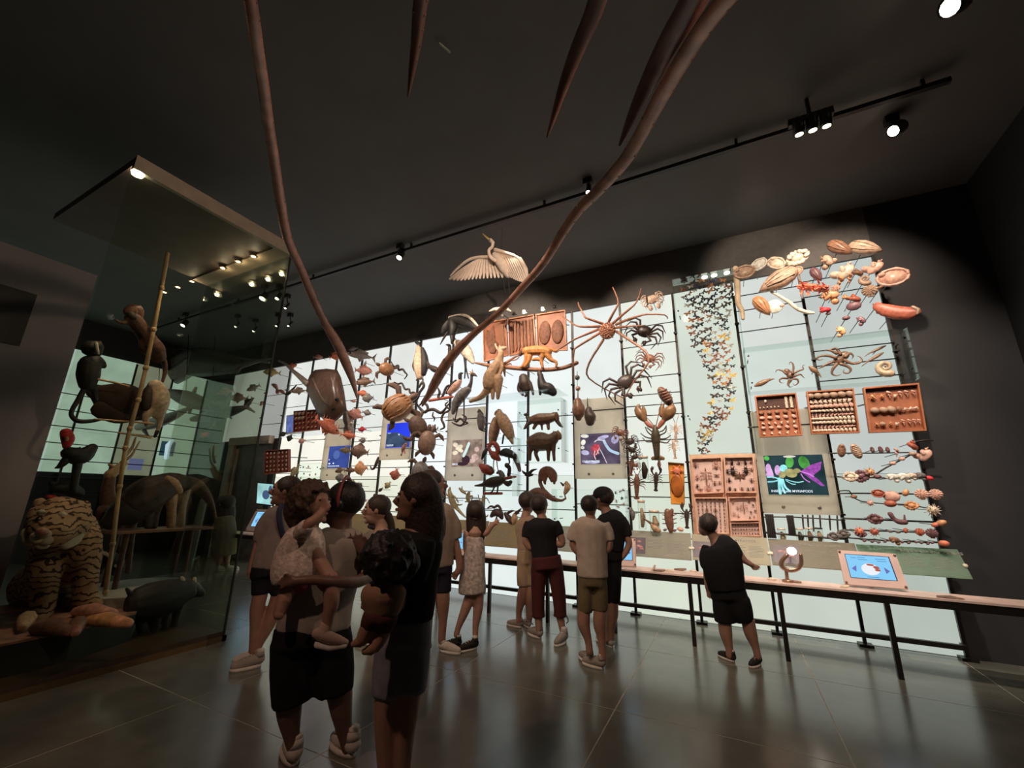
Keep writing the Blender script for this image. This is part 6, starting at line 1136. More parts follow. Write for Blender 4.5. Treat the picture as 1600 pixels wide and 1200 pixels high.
for (u, v, m, lab) in ((1222, 837, 'cream shell', 'first small jar with cream label under the black tubes'), (1250, 837, 'grey feather', 'second small jar with grey specimen'), (1265, 836, 'brown shell', 'third small jar with brown specimen'), (1280, 836, 'tan shell', 'fourth small jar with dark lid')): jar(u, v, 11, 22, m, lab, m != 'tan shell', 6.7)
for (u, v, lab) in ((1303, 838, 'left dark mesh worm clump at the foot of the bay'), (1318, 834, 'right grey mesh worm clump against the post')): shell('frill', u, v, 9, 'grey feather', lab, 0, 6.6, cat='worm clump')
# ================================================================ GREAT EGRET
EY = 5.15
pl = planeY(EY); o = wthing('egret', 'white egret flying with spread wings above the wall', 'egret', pl(783, 410)[0]); m_wh = mat('white plumage', (.86, .70, .58), .7, .12, 16, .2)
def part(nm, mm, L, fl=.8): b = MB(); chain(b, L, pl, fl, 8, 3); obj(nm, b, mm, o)
part('body', m_wh, [(773, 398, 5, .1), (781, 408, 8, .1), (788, 420, 8, .05), (794, 432, 3)])
part('neck', m_wh, [(773, 407, 3, .16), (766, 401, 3, .2), (764, 391, 2.4, .22), (769, 386, 2.4, .2), (770, 380, 2.4, .2)]); part('head', m_wh, [(770, 379, 3, .2), (766, 375, 3, .2)]); part('bill', mat('yellow bill', (.8, .55, .18), .4, .1), [(764, 374, 1.8, .2), (758, 369, 1.2, .2), (754, 365, .5, .2)])
b = MB(); q, s = pl(765, 375, .235); b.ell(q, 1.0 * s, 1.0 * s, 1.0 * s, 6, 4); obj('eye', b, m_eye, o)
for k in range(15):
    f = k / 14; u0, v0 = 775 - 52 * f * (1 - .25 * f), 403 + 1 * f + 9 * f * f; u1, v1 = 785 - 82 * f ** 1.0, 434 - 1 + 7 * f ** 2 * (1 - .6 * max(0, f - .8) * 5); b = MB(); chain(b, [(u0, v0, 2.6, .05 + .1 * f), ((u0 + u1) / 2, (v0 + v1) / 2, 3.2, .04 + .1 * f), (u1, v1, 1.6, .02 + .1 * f)], pl, .22, 8, 2); obj('feather', b, m_wh, o)
for k in range(10):
    f = k / 9; u0, v0 = 776 + 36 * f, 391 + 13 * f; u1, v1 = 794 + 30 * f ** .8, 431 + 8 * math.sin(f * 2.2); b = MB(); chain(b, [(u0, v0, 3.0, .1), ((u0 + u1) / 2 + 3 * f, (v0 + v1) / 2, 3.8, .06), (u1, v1, 1.8, .02)], pl, .22, 8, 2); obj('feather', b, m_wh, o)
part('wing_bone', m_wh, [(776, 402, 3, .1), (750, 402, 2.6, .12), (732, 406, 2.2, .14), (712, 422, 1.6, .14), (704, 431, 1, .14)]); part('wing_bone', m_wh, [(774, 390, 3, .12), (790, 395, 2.6, .12), (808, 402, 2.2, .1), (819, 418, 1.8, .06), (824, 433, 1.2, .04)])
for du in (0, 8): part('leg', C['black feather'], [(785 + du, 428, 1.0), (787 + du, 442, .8), (789 + du * .9, 457, .7)])
p, s = pl(783, 405); b = MB(); b.tube([p, (p.x, p.y, 5.87)], .003, 5); obj('hanging_wire', b, m_rod, o)
# ================================================================ VISITORS
def cloth(n, c, **k): return mat(n, c, **{**dict(rough=.85, noise=.12, scale=14, bump=.15, spec=.15), **k})
SK = {'light': mat('light skin', (.46, .27, .20), .5, .08, 20), 'tan': mat('tan skin', (.34, .19, .135), .5, .08, 20), 'dark': mat('dark brown skin', (.15, .08, .058), .45, .1, 20)}
m_hair = mat('dark brown hair', (.035, .024, .019), .55, .5, 60, .5); m_hairb = mat('black hair', (.014, .012, .012), .5, .4, 60, .5); m_hairc = mat('curly brown hair', (.06, .036, .024), .7, .5, 50, .6)
m_sole = cloth('pale sole', (.62, .58, .52)); m_lip = mat('lip', (.30, .12, .10), .5, .1); m_eyew = mat('eye white', (.6, .57, .53), .3, .05)
class Person:
    def __init__(s, label, base_uv, skin='tan', vox=.010, base=None):
        s.base = base or atZ(*base_uv, 0)[0]; s.pl = planeD(s.base); s.skin = SK[skin]; s.body = MB(); s.vox = vox; s.core = None
        s.o = wthing('person', label, 'person', (s.base.x, s.base.y, 0))
        s.view = Vector((s.base.x, s.base.y, 0)).normalized(); s.right = Vector((s.view.y, -s.view.x, 0))
    def ch(s, mb, L, flat=1., n=10, k=3): chain(mb, L, s.pl, flat, n, k); return s
    def limb(s, *Ls, flat=1.):
        for L in Ls:
            s.ch(s.body, L, flat)
            if s.core is None: s.core = L[-1]; continue
            T = s.core; a = L[0]; r = min(T[2], a[2]) * .8; d0 = T[3] if len(T) > 3 else 0; d1 = a[3] if len(a) > 3 else 0
            s.ch(s.body, [(T[0], T[1], r, d0), ((T[0] + a[0]) / 2, (T[1] + a[1]) / 2, r, (d0 + d1) / 2), (a[0], a[1], r, d1)])
        return s
    def wear(s, nm, m, *Ls, flat=.75, rm=True, label=None):
        b = MB()
        for L in Ls:
            f = flat
            if isinstance(L, tuple): f, L = L
            chain(b, L, s.pl, f, 14, 3, .002, False)
        obj(nm, b, m, s.o, remesh=.014 if rm else 0, label=label); return s
    def fdir(s, a):
        a = math.radians(a); return -s.view * math.cos(a) - s.right * math.sin(a)
    def head(s, u, v, r, face, tilt=0, hair='short', hm=None, dd=0, pitch=0):
        c, k = s.pl(u, v, dd); R = r * k; f = s.fdir(face); up = Vector((0, 0, 1)); side = f.cross(up)
        up = (up + side * math.tan(math.radians(tilt)) + f * math.tan(math.radians(pitch))).normalized(); side = f.cross(up).normalized(); f = up.cross(side); M = Matrix((side, f, up)).transposed(); s.hc, s.hR, s.hf, s.hu, s.hs = c, R, f, up, side
        s.body.ell(c + up * .12 * R, .70 * R, .84 * R, .86 * R, 14, 10, M); s.body.ell(c + f * .25 * R - up * .42 * R, .50 * R, .55 * R, .55 * R, 12, 8, M)
        s.body.tube([c + f * .78 * R + up * .18 * R, c + f * .98 * R - up * .08 * R, c + f * .85 * R - up * .18 * R], [.10 * R, .14 * R, .10 * R], 8)
        s.body.ell(c + f * .72 * R - up * .72 * R, .2 * R, .14 * R, .16 * R, 8, 6, M)
        for q in (-1, 1):
            s.body.ell(c + side * q * .70 * R - f * .02 * R, .09 * R, .15 * R, .22 * R, 8, 6, M)
            b = MB(); b.ell(c + side * q * .29 * R + f * .76 * R + up * .12 * R, .13 * R, .09 * R, .09 * R, 8, 6, M); obj('eye', b, m_eyew, s.o)
            b = MB(); b.ell(c + side * q * .29 * R + f * .845 * R + up * .12 * R, .06 * R, .03 * R, .06 * R, 6, 5, M); obj('pupil', b, m_eye, s.o)
            b = MB(); b.tube([c + side * q * .15 * R + f * .80 * R + up * .30 * R, c + side * q * .44 * R + f * .68 * R + up * .30 * R], [.04 * R, .03 * R], 6); obj('eyebrow', b, hm or m_hair, s.o)
        b = MB(); b.tube([c + side * -.2 * R + f * .76 * R - up * .42 * R, c + f * .84 * R - up * .41 * R, c + side * .2 * R + f * .76 * R - up * .42 * R], [.05 * R, .08 * R, .05 * R], 6); obj('mouth', b, m_lip, s.o)
        s.hairmb = MB(); s.hm = hm or m_hair
        if hair: s.hairmb.ell(c - f * .14 * R + up * .26 * R, .80 * R, .88 * R, .82 * R, 16, 10, M)
        return s
    def hair(s, *Ls, curls=0, flat=.7):
        for L in Ls:
            f = flat
            if isinstance(L, tuple): f, L = L
            s.ch(s.hairmb, L, f, 12)
        if curls:
            rr = random.Random(curls); c = s.hc - s.hf * .12 * s.hR + s.hu * .2 * s.hR
            for i in range(curls):
                z = 1 - 1.75 * (i + .5) / curls; a = i * 2.39996; d = s.hs * (math.sqrt(1 - z * z) * math.cos(a)) + s.hf * (math.sqrt(1 - z * z) * math.sin(a)) + s.hu * z
                if d.dot(s.hf) > .55 and z < .5: continue
                s.hairmb.ell(c + d * s.hR * rr.uniform(.88, 1.12), s.hR * .13, s.hR * .13, s.hR * .13, 6, 5)
        return s
    def hand(s, wu, wv, tu, tv, w_, spread=.16, curl=0., dd=0., thumb=1):
        """wrist and fingertip pixels, palm half width in pixels"""
        L = math.hypot(tu - wu, tv - wv); dx, dy = (tu - wu) / L, (tv - wv) / L; nx, ny = -dy, dx
        P = lambda a, b: (wu + dx * L * a + nx * w_ * b, wv + dy * L * a + ny * w_ * b)
        s.ch(s.body, [(*P(0, 0), w_ * .72, dd), (*P(.22, 0), w_ * .95, dd), (*P(.48, 0), w_ * .9, dd)], .45)
        for i, ln in enumerate((.88, 1, .95, .78)):
            b0 = -.72 + .48 * i; b1 = b0 * (1 + spread * 4); s.ch(s.body, [(*P(.4, b0), w_ * .24, dd), (*P(.4 + (ln - .4) * .5, (b0 + b1) / 2), w_ * .22, dd + curl * .5), (*P(ln, b1), w_ * .17, dd + curl)], 1, 7)
        s.ch(s.body, [(*P(.12, .7 * thumb), w_ * .3, dd), (*P(.36, 1.35 * thumb), w_ * .27, dd + .005), (*P(.58, 1.5 * thumb), w_ * .2, dd + .01 + curl)], 1, 7); return s
    def shoe(s, u, v, ln, h, dirn, m, dd=0, sole=True):
        """u,v heel-sole pixel on the floor; dirn: azimuth the toe points to (0 = toward the camera, 90 = image left, 180 = away)"""
        p, k = s.pl(u, v, dd); p.z = 0; f = s.fdir(dirn); sd = Vector((-f.y, f.x, 0)); L, H = ln * .88, h * 1.1
        Zv = lambda z: Vector((0, 0, z))
        b = MB(); b.tube([p + f * -.02 * L + Zv(H * .62), p + f * L * .25 + Zv(H * .62), p + f * L * .6 + Zv(H * .48), p + f * L * .86 + Zv(H * .40)], [H * .42, H * .46, H * .42, H * .30], 12, 1, (0, 0, 1)); b.tube([p + Zv(H * .8), p + Zv(H * 1.22) + f * L * .02], [H * .40, H * .37], 12, 1, None, False)
        obj('shoe', b, m, s.o)
        b = MB(); b.tube([p + Zv(H * 1.15), p + Zv(H * 1.42)], [H * .34, H * .31], 10, 1, None, False); obj('sock', b, m_wshoe, s.o)
        n = 14; pts = [p + f * (L * .44 + L * .56 * math.cos(a)) + sd * (H * .50 * math.sin(a) * (1 + .15 * math.cos(a))) + Zv(H * .13) for a in [2 * math.pi * i / n for i in range(n)]]
        b = MB(); b.poly3(pts, H * .26, (0, 0, 1)); obj('shoe_sole', b, m_sole, s.o)
        for i in range(3): b = MB(); q = p + f * L * (.32 + .12 * i) + Zv(H * (1.04 - .09 * i)); b.tube([q - sd * H * .22, q + Zv(H * .04), q + sd * H * .22], H * .03, 5); obj('lace', b, m_sole, s.o)
        return s
    def done(s, curly=False):
        obj('body', s.body, s.skin, s.o, remesh=s.vox)
        if s.hairmb.v: obj('hair', s.hairmb, s.hm, s.o, remesh=.009 if curly else .012)
        return s.o
m_gtee = cloth('grey tee', (.26, .235, .22)); m_btee = cloth('black tee', (.016, .016, .018)); m_wtee = cloth('off white tee', (.50, .42, .35)); m_tantee = cloth('tan shirt', (.34, .25, .18)); m_blksh = cloth('black shorts', (.013, .013, .014))
m_olive = cloth('olive shorts', (.15, .12, .065)); m_maroon = cloth('maroon trousers', (.075, .022, .024)); m_shoe = cloth('dark shoe', (.03, .027, .026)); m_wshoe = cloth('white shoe', (.55, .50, .45)); m_gshoe = cloth('grey shoe', (.30, .27, .24))
# boy in black, right
P = Person('boy in a loose black shirt and shorts reaching over the table at the right', (1155, 1036), 'tan', .009)
P.head(1104, 822, 17, 150, tilt=14, pitch=-12).hair([(1100, 813, 8), (1108, 811, 10), (1114, 816, 8)])
P.limb([(1110, 830, 7), (1117, 842, 8.5), (1124, 856, 12)], [(1132, 968, 10), (1134, 990, 9.5), (1139, 1012, 6), (1140, 1024, 5.5)], [(1168, 968, 10), (1173, 990, 9.5), (1180, 1010, 6), (1184, 1026, 5.5)])
P.limb([(1105, 885, 6), (1104.5, 900, 5.5), (1106, 918, 4.5)], [(1156, 866, 5.5), (1164, 876, 4.8), (1174, 882, 4)])
P.hand(1106, 917, 1111, 938, 5, .05, .01, 0, -1).hand(1173, 882, 1190, 890, 4, .12, .01)
P.wear('shirt', m_btee, [(1118, 843, 9), (1126, 852, 24), (1128, 875, 29), (1131, 900, 29), (1136, 922, 27)], (.9, [(1106, 853, 8), (1103, 870, 10), (1104, 887, 9)]), (.9, [(1143, 850, 9), (1150, 862, 9), (1155, 871, 8)]))
P.wear('shorts', m_blksh, (.7, [(1136, 915, 25), (1140, 935, 27)]), (.95, [(1129, 935, 15), (1130, 955, 15), (1132, 973, 14)]), (.95, [(1153, 935, 17), (1158, 955, 17), (1163, 972, 14)]))
P.shoe(1146, 1039, .21, .075, 130, m_shoe).shoe(1187, 1045, .21, .075, 30, m_shoe, -.05); P.done()
# white tee boy and capped man
P = Person('boy in an oversized off-white shirt and olive shorts with folded arms', (930, 1045), 'tan', .010)
P.head(921, 792, 17, 190, tilt=-3).limb([(922, 803, 7), (923, 813, 9), (923, 826, 14)], [(913, 950, 10), (912, 975, 10), (919, 1000, 6), (921, 1018, 6)], [(938, 950, 10), (937, 975, 10.5), (940, 1000, 6.5), (942, 1028, 6)], [(897, 838, 6), (895, 852, 5.5), (904, 864, 5), (914, 862, 4.5)], [(951, 842, 6), (952, 855, 5.5), (945, 862, 5)])
P.wear('shirt', m_wtee, [(923, 809, 12), (922, 820, 26), (924, 850, 25), (925, 880, 24), (926, 902, 24)], (.9, [(903, 818, 9), (897, 832, 10), (894, 845, 9)]), (.9, [(944, 818, 9), (950, 832, 9), (953, 845, 8)]))
P.wear('shorts', m_olive, (.75, [(926, 895, 22), (926, 915, 22)]), (.95, [(915, 915, 12), (914, 940, 12), (914, 957, 11)]), (.95, [(937, 915, 12), (938, 940, 12), (938, 955, 11)]))
P.shoe(922, 1027, .25, .09, 150, m_gshoe, -.1).shoe(940, 1046, .25, .09, 120, m_gshoe); P.hand(913, 862, 924, 858, 4, .05, .01); P.done()
P = Person('tall man in a black cap black shirt and black shorts beside the white shirted boy', (954, 1012), 'tan', .010)
P.head(942, 780, 18, 120, hair='short').limb([(943, 790, 7), (948, 800, 9), (951, 812, 14)], [(957, 938, 9), (957, 960, 9), (955, 985, 5.5), (955, 1000, 5)], [(947, 938, 9), (947, 960, 9), (948, 985, 5.5), (949, 1000, 5)], [(977, 835, 6.5), (983, 848, 5.5), (978, 862, 5), (970, 872, 4.5)]).hand(970, 871, 961, 880, 4.5, .05, .01)
P.wear('shirt', m_btee, [(947, 800, 12), (952, 812, 25), (954, 835, 23), (953, 860, 20)], (.9, [(970, 812, 9), (977, 825, 9), (980, 838, 8)]), (.9, [(934, 812, 8), (930, 828, 8)]))
P.wear('shorts', m_blksh, (.75, [(954, 855, 18), (955, 875, 18)]), (.95, [(960, 875, 11), (960, 905, 11), (959, 942, 10)]), (.95, [(949, 875, 11), (949, 905, 11), (949, 942, 10)]))
c, R, f, up, sd = P.hc, P.hR, P.hf, P.hu, P.hs; M = Matrix((sd, f, up)).transposed(); b = MB(); b.ell(c + up * .38 * R - f * .05 * R, .84 * R, .92 * R, .72 * R, 16, 10, M); b.tube([c + up * .34 * R + f * .7 * R, c + up * .26 * R + f * 1.25 * R, c + up * .2 * R + f * 1.5 * R], [.55 * R, .55 * R, .35 * R], 12, .1, up); obj('cap', b, m_btee, P.o)
P.shoe(955, 1010, .26, .085, 160, m_wshoe).shoe(948, 1009, .26, .085, 150, m_wshoe, -.05); P.done()
# the two boys
P = Person('boy in a tan shirt and tan shorts half hidden behind the maroon trousers', (813, 981), 'tan', .010)
P.head(824, 786, 17, 200).limb([(823, 797, 6), (822, 806, 8), (822, 816, 11)], [(820, 912, 8), (815, 935, 8), (811, 955, 5), (811, 970, 5)], [(830, 912, 8), (829, 935, 8), (827, 965, 5)], [(813, 830, 5), (812, 848, 4.5), (818, 860, 4)])
P.wear('shirt', m_tantee, [(823, 806, 10), (824, 816, 16), (824, 840, 16), (824, 862, 16)], (.9, [(813, 814, 6), (811, 825, 6.5), (812, 838, 5.5)])).wear('shorts', cloth('tan shorts', (.36, .26, .17)), (.8, [(823, 858, 15), (822, 880, 15)]), (.95, [(819, 880, 11), (818, 900, 11), (818, 916, 10)]), (.95, [(829, 880, 11), (829, 914, 10)]))
P.shoe(813, 982, .24, .08, 120, m_gshoe).shoe(826, 978, .24, .08, 160, m_gshoe); P.hand(817, 859, 826, 862, 3.4, .05, .01); P.done()
P = Person('person in a black shirt and cropped maroon trousers at the table', (865, 999), 'tan', .009)
P.head(843, 791, 17, 215, tilt=4).limb([(845, 803, 6.5), (847, 812, 9), (848, 824, 14)], [(841, 958, 7), (842, 975, 6), (843, 990, 5.5)], [(874, 958, 7), (878, 978, 5.5), (880, 990, 5)], [(870, 826, 6.5), (877, 840, 6), (878, 850, 5.5), (870, 850, 5), (864, 845, 4.5)], [(824, 830, 6), (821, 845, 5.5), (828, 856, 5)])
P.hand(865, 846, 858, 838, 4, .05, .01).hand(827, 856, 838, 858, 4, .05, .01)
P.wear('shirt', m_btee, [(847, 809, 11), (847, 819, 25), (848, 840, 22), (851, 862, 21), (852, 876, 21)], (.9, [(866, 816, 8), (871, 826, 8.5), (874, 836, 8)]), (.9, [(828, 816, 8), (824, 828, 8.5), (822, 840, 7.5)]))
P.wear('trousers', m_maroon, (.75, [(853, 868, 23), (855, 888, 25)]), (.95, [(842, 888, 13), (841, 920, 11), (841, 950, 10), (842, 965, 10)]), (.95, [(867, 888, 13), (872, 920, 11.5), (875, 950, 10), (875, 964, 10.5)]))
P.shoe(843, 999, .25, .10, 140, m_gshoe).shoe(882, 1000, .25, .10, 30, m_gshoe, .08)
b = MB(); P.ch(b, [(832, 962, .8), (830, 972, .8), (833, 976, .6)]); P.ch(b, [(885, 962, .8), (888, 970, .8), (885, 974, .6)]); obj('trouser_tie', b, m_maroon, P.o); P.done()
# girl with long hair, pointing
P = Person('girl with very long dark hair and a pale patterned dress pointing right', (735, 1012), 'light', .009)
P.head(743, 802, 17, 170).hair((.55, [(743, 795, 15), (744, 812, 16), (744, 832, 15.5), (744, 850, 12)]), (.5, [(741, 830, 11), (742, 852, 8)])).limb([(743, 812, 6), (743, 822, 9), (743, 832, 12)], [(738, 920, 8.5), (728, 950, 8), (717, 978, 5), (713, 992, 4.5)], [(748, 920, 8.5), (747, 950, 8), (743, 980, 5), (743, 998, 4.5)], [(753, 834, 6), (760, 832, 5), (767, 823, 4.2), (772, 818, 3.6)], [(730, 834, 5.5), (728, 855, 5), (733, 872, 4)])
P.hand(771, 819, 781, 811, 3.6, .10, .01).hand(732, 871, 737, 884, 3.6, .05, .01)
P.wear('dress', cloth('pale patterned dress', (.52, .46, .42), noise=.4, scale=26), [(743, 838, 13), (742, 855, 16), (740, 880, 18), (738, 905, 21), (738, 927, 22)], (.9, [(731, 836, 6), (728, 846, 6)]))
P.shoe(716, 1003, .25, .085, 70, m_shoe).shoe(742, 1014, .25, .085, 60, m_shoe, .05); P.done()
# man in grey tee (behind the long haired woman)
P = Person('tall man in a grey brown shirt looking right behind the long haired woman', (690, 1018), 'tan', .010)
P.head(676, 758, 23, 262).limb([(677, 775, 9), (680, 788, 11), (684, 802, 18)], [(691, 915, 11), (692, 940, 11), (692, 970, 7), (690, 1000, 6)], [(668, 915, 11), (668, 960, 9), (668, 1000, 6)], [(709, 840, 7), (715, 862, 6), (718, 885, 5.5), (714, 895, 5)])
P.wear('shirt', cloth('grey brown tee', (.30, .24, .19)), [(680, 788, 13), (682, 800, 28), (684, 830, 30), (682, 860, 28), (682, 885, 27)], (.9, [(703, 806, 10), (710, 822, 11), (712, 842, 10)]), (.9, [(658, 806, 10), (654, 830, 10)]))
P.wear('shorts', cloth('navy shorts', (.022, .02, .035)), (.75, [(682, 878, 25), (682, 895, 25)]), (.95, [(692, 895, 14), (692, 925, 13)]), (.95, [(670, 895, 14), (669, 925, 13)]))
P.shoe(690, 1018, .27, .09, 300, m_wshoe).shoe(668, 1016, .27, .09, 120, m_gshoe); P.hand(714, 894, 708, 906, 5, .05, .01); P.done()
# woman with a ponytail
P = Person('woman in a dark sleeveless top with a low ponytail looking left', (590, 1005), 'light', .010)
P.head(589, 797, 22, 92, pitch=6).hair([(606, 806, 7), (611, 818, 6), (613, 832, 5), (612, 846, 2.5)]).limb([(593, 814, 8), (595, 824, 10), (596, 840, 17)], [(586, 945, 10), (585, 975, 8), (584, 1000, 6)], [(600, 945, 10), (600, 975, 8), (600, 1000, 6)], [(597, 834, 9), (588, 858, 8), (582, 885, 6.5), (572, 895, 5)], [(607, 836, 8), (612, 860, 7), (608, 885, 6)])
P.wear('top', cloth('dark patterned top', (.07, .055, .075), noise=.5, scale=30), [(594, 826, 9), (595, 842, 17), (594, 865, 18), (593, 890, 18)]).wear('shorts', cloth('dark blue shorts', (.03, .03, .045)), (.8, [(593, 885, 19), (593, 905, 20)]), (.95, [(586, 905, 12), (586, 950, 11)]), (.95, [(600, 905, 12), (600, 950, 11)]))
P.shoe(584, 1012, .24, .085, 90, m_gshoe).shoe(600, 1014, .24, .085, 90, m_gshoe, .04); P.hand(573, 894, 562, 898, 5, .08, .01)
b = MB(); P.ch(b, [(578, 822, 4), (590, 824, 5), (604, 826, 4)]); obj('collar', b, MATS['dark patterned top'], P.o); P.done()
# man with backpack, left
P = Person('man in a grey shirt and dark shorts stepping left with a backpack', (392, 1038), 'tan', .011)
P.head(447, 768, 23, 98).limb([(449, 784, 9), (446, 796, 12), (442, 810, 18)], [(409, 920, 11), (402, 950, 10.5), (399, 980, 8), (396, 1010, 6.5), (395, 1022, 6)], [(440, 915, 12), (432, 945, 12), (418, 978, 10), (405, 1005, 7), (399, 1020, 6.5)], [(410, 838, 9), (402, 862, 8), (395, 882, 6.5), (391, 893, 5.5)]).hand(391, 892, 393, 908, 6, .05, .01, 0, -1)
P.wear('shirt', cloth('washed grey shirt', (.25, .21, .19)), [(445, 793, 14), (440, 806, 26), (434, 835, 27), (426, 865, 27), (420, 888, 26)], (.9, [(424, 806, 12), (413, 824, 13), (407, 846, 11)]))
P.wear('shorts', cloth('very dark shorts', (.016, .015, .02)), (.75, [(420, 880, 25), (420, 898, 26)]), (.95, [(409, 895, 14), (407, 928, 13)]), (.95, [(436, 895, 15), (438, 928, 14)]))
P.shoe(398, 1034, .23, .10, 105, m_wshoe).shoe(404, 1036, .27, .10, 80, m_gshoe, .1); P.done()
b = MB(); P.ch(b, [(458, 800, 13, -.06), (461, 825, 18, -.06), (458, 855, 18, -.06), (455, 872, 14, -.06)], .7, 12); bp = wthing('backpack', 'dark blue backpack on the back of the man in a grey shirt', 'backpack', P.pl(458, 840)[0]); m_bp = cloth('dark blue canvas', (.035, .042, .075)); obj('bag', b, m_bp, bp, remesh=.014)
b = MB(); P.ch(b, [(441, 789, 4, .1), (436, 800, 4, .16), (438, 822, 4, .17), (446, 848, 4, .12)], .5); obj('strap', b, m_bp, bp); b = MB(); P.ch(b, [(466, 830, 9, .04), (464, 850, 9, .04)], .6); obj('pocket', b, m_bp, bp)
# near man with headband, carrying a child
P = Person('man in a pale grey shirt and black shorts carrying the curly haired child', (506, 1188), 'dark', .010); base = P.base
P.head(535, 788, 34, 110, hm=m_hairb).limb([(536, 812, 14), (533, 825, 17), (530, 845, 28)], [(452, 1080, 21), (452, 1115, 18), (456, 1150, 12), (460, 1172, 10)], [(530, 1075, 20), (533, 1105, 17), (538, 1140, 12), (545, 1172, 9.5)], [(578, 870, 12), (580, 893, 11), (560, 908, 10, .22), (530, 909, 9, .36), (490, 906, 8, .40), (462, 908, 7.5, .40)], [(582, 856, 13), (584, 888, 11), (577, 884, 9, .1), (570, 866, 7.5, .12)])
P.hand(463, 908, 432, 912, 9, .06, .01, .40).hand(570, 867, 549, 829, 9.5, .22, .01, .12)
P.wear('shirt', cloth('pale heather tee', (.33, .29, .26)), [(531, 824, 20), (528, 842, 46), (520, 875, 47), (508, 910, 50), (497, 945, 52), (490, 982, 55)], (.9, [(566, 838, 17), (578, 858, 19), (582, 880, 16)]), (.9, [(492, 842, 16), (482, 870, 16)]))
P.wear('shorts', MATS['black shorts'], (.75, [(488, 970, 53), (488, 1000, 58)]), (.95, [(458, 1000, 32), (456, 1050, 31), (457, 1098, 29)]), (.95, [(518, 1000, 31), (522, 1045, 30), (523, 1082, 28)]))
P.shoe(459, 1184, .28, .11, 165, m_wshoe).shoe(548, 1190, .28, .11, 150, m_wshoe, .02)
b = MB(); c, R, f, up, sd = P.hc, P.hR, P.hf, P.hu, P.hs
pts = [c + up * (math.cos(a) * R * 1.12 + .1 * R) + sd * (math.sin(a) * R * .86) - f * .1 * R for a in [(-1.7 + 3.4 * i / 12) for i in range(13)]]; b.tube(pts, .12 * R, 8, .5, None); obj('headband', b, mat('dark red headband', (.22, .045, .045), .5, .15), P.o)
for q in (-1, 1): b = MB(); b.lathe([(.24 * R, 0), (.30 * R, .06 * R), (.28 * R, .2 * R), (.1 * R, .24 * R)], c + sd * q * .68 * R - f * .06 * R - up * .02 * R, sd * q, 14); obj('ear_pad', b, mat('black ear pad', (.02, .02, .022), .35, .1), P.o)
b = MB(); P.ch(b, [(566, 871, 8.6, .12), (574, 864, 8.6, .12)], 1); obj('bracelet', b, mat('dark bracelet', (.05, .03, .02), .4, .2), P.o)
P.done()
P = Person('curly haired child in a white lace blouse held in a man arms', None, 'tan', .009, base=base * .94)
P.head(488, 789, 30, 300, hm=m_hairc, tilt=4).hair([(470, 775, 20), (463, 800, 19), (466, 818, 14)], [(486, 768, 19), (502, 768, 13)], curls=230).limb([(487, 812, 11), (484, 822, 14), (478, 838, 20)], [(472, 838, 10, .14), (478, 822, 9, .2), (492, 812, 8, .2), (502, 801, 7, .18)], [(516, 905, 13, .14), (518, 940, 12, .16), (513, 965, 9, .16), (510, 985, 8, .16)], [(462, 900, 13), (446, 930, 12), (436, 960, 9, .05)])
P.hand(501, 802, 511, 778, 7, .12, .01, .18)
P.wear('blouse', cloth('white lace blouse', (.62, .52, .46), noise=.3, scale=40, bump=.6), [(484, 820, 18), (477, 838, 30), (470, 864, 37), (466, 890, 39), (466, 905, 37)], (.9, [(470, 836, 14, .12), (476, 826, 13, .18), (484, 818, 11, .2)]))
P.wear('shorts', cloth('coral red shorts', (.30, .06, .06)), (.8, [(474, 894, 28), (490, 905, 26)]), (.95, [(505, 902, 15, .14), (516, 915, 14, .14)]))
p, k = P.pl(500, 1003, .17); b = MB(); b.tube([P.pl(497, 990, .17)[0], P.pl(512, 996, .17)[0], P.pl(530, 1002, .17)[0], P.pl(539, 1004, .17)[0]], [10 * k, 11 * k, 9 * k, 6 * k], 10, .8); b.tube([P.pl(508, 978, .16)[0], P.pl(505, 992, .17)[0]], [9.5 * k, 9.5 * k], 10); obj('shoe', b, cloth('pale pink shoe', (.48, .34, .29)), P.o)
b = MB(); b.tube([P.pl(495, 1006, .17)[0], P.pl(515, 1010, .17)[0], P.pl(539, 1007, .17)[0]], [4 * k, 4.5 * k, 4 * k], 8, 1.8); obj('shoe_sole', b, m_sole, P.o); P.done(curly=True)
# near woman with long hair, holding a toddler
nb = Vector((-math.sin(math.radians(38.6)) * 2.42, math.cos(math.radians(38.6)) * 2.42, 0))
P = Person('long haired woman in a black shirt and grey shorts nearest the camera', None, 'tan', .010, base=nb)
P.head(650, 782, 34, 98).hair((.75, [(656, 768, 32), (664, 795, 31), (664, 825, 31), (662, 850, 29), (660, 872, 20)]), (.6, [(680, 790, 14), (685, 825, 13), (682, 850, 9)])).limb([(652, 806, 14), (652, 822, 18), (652, 842, 30)], [(612, 1070, 25), (607, 1110, 22), (604, 1150, 18), (605, 1200, 15), (606, 1290, 11), (606, 1330, 10)], [(636, 1070, 24), (634, 1110, 21), (630, 1150, 18), (628, 1200, 15), (626, 1300, 11), (626, 1340, 10)], [(640, 905, 15), (620, 945, 13, .1), (598, 955, 11, .16), (580, 950, 9.5, .2)])
P.hand(582, 951, 560, 940, 10, .08, .01, .2)
P.wear('shirt', cloth('black knit shirt', (.02, .021, .021)), [(655, 828, 30), (652, 850, 41), (644, 890, 42), (640, 930, 42), (636, 968, 41)], (.95, [(655, 845, 27, .12), (652, 872, 26, .14), (644, 905, 22, .14)]))
P.wear('shorts', cloth('blue grey denim shorts', (.22, .22, .26), noise=.2), (.75, [(636, 962, 37), (633, 1000, 42)]), (.95, [(616, 1000, 28), (612, 1050, 30), (611, 1085, 29)]), (.95, [(648, 1000, 26), (642, 1050, 28), (638, 1080, 27)]))
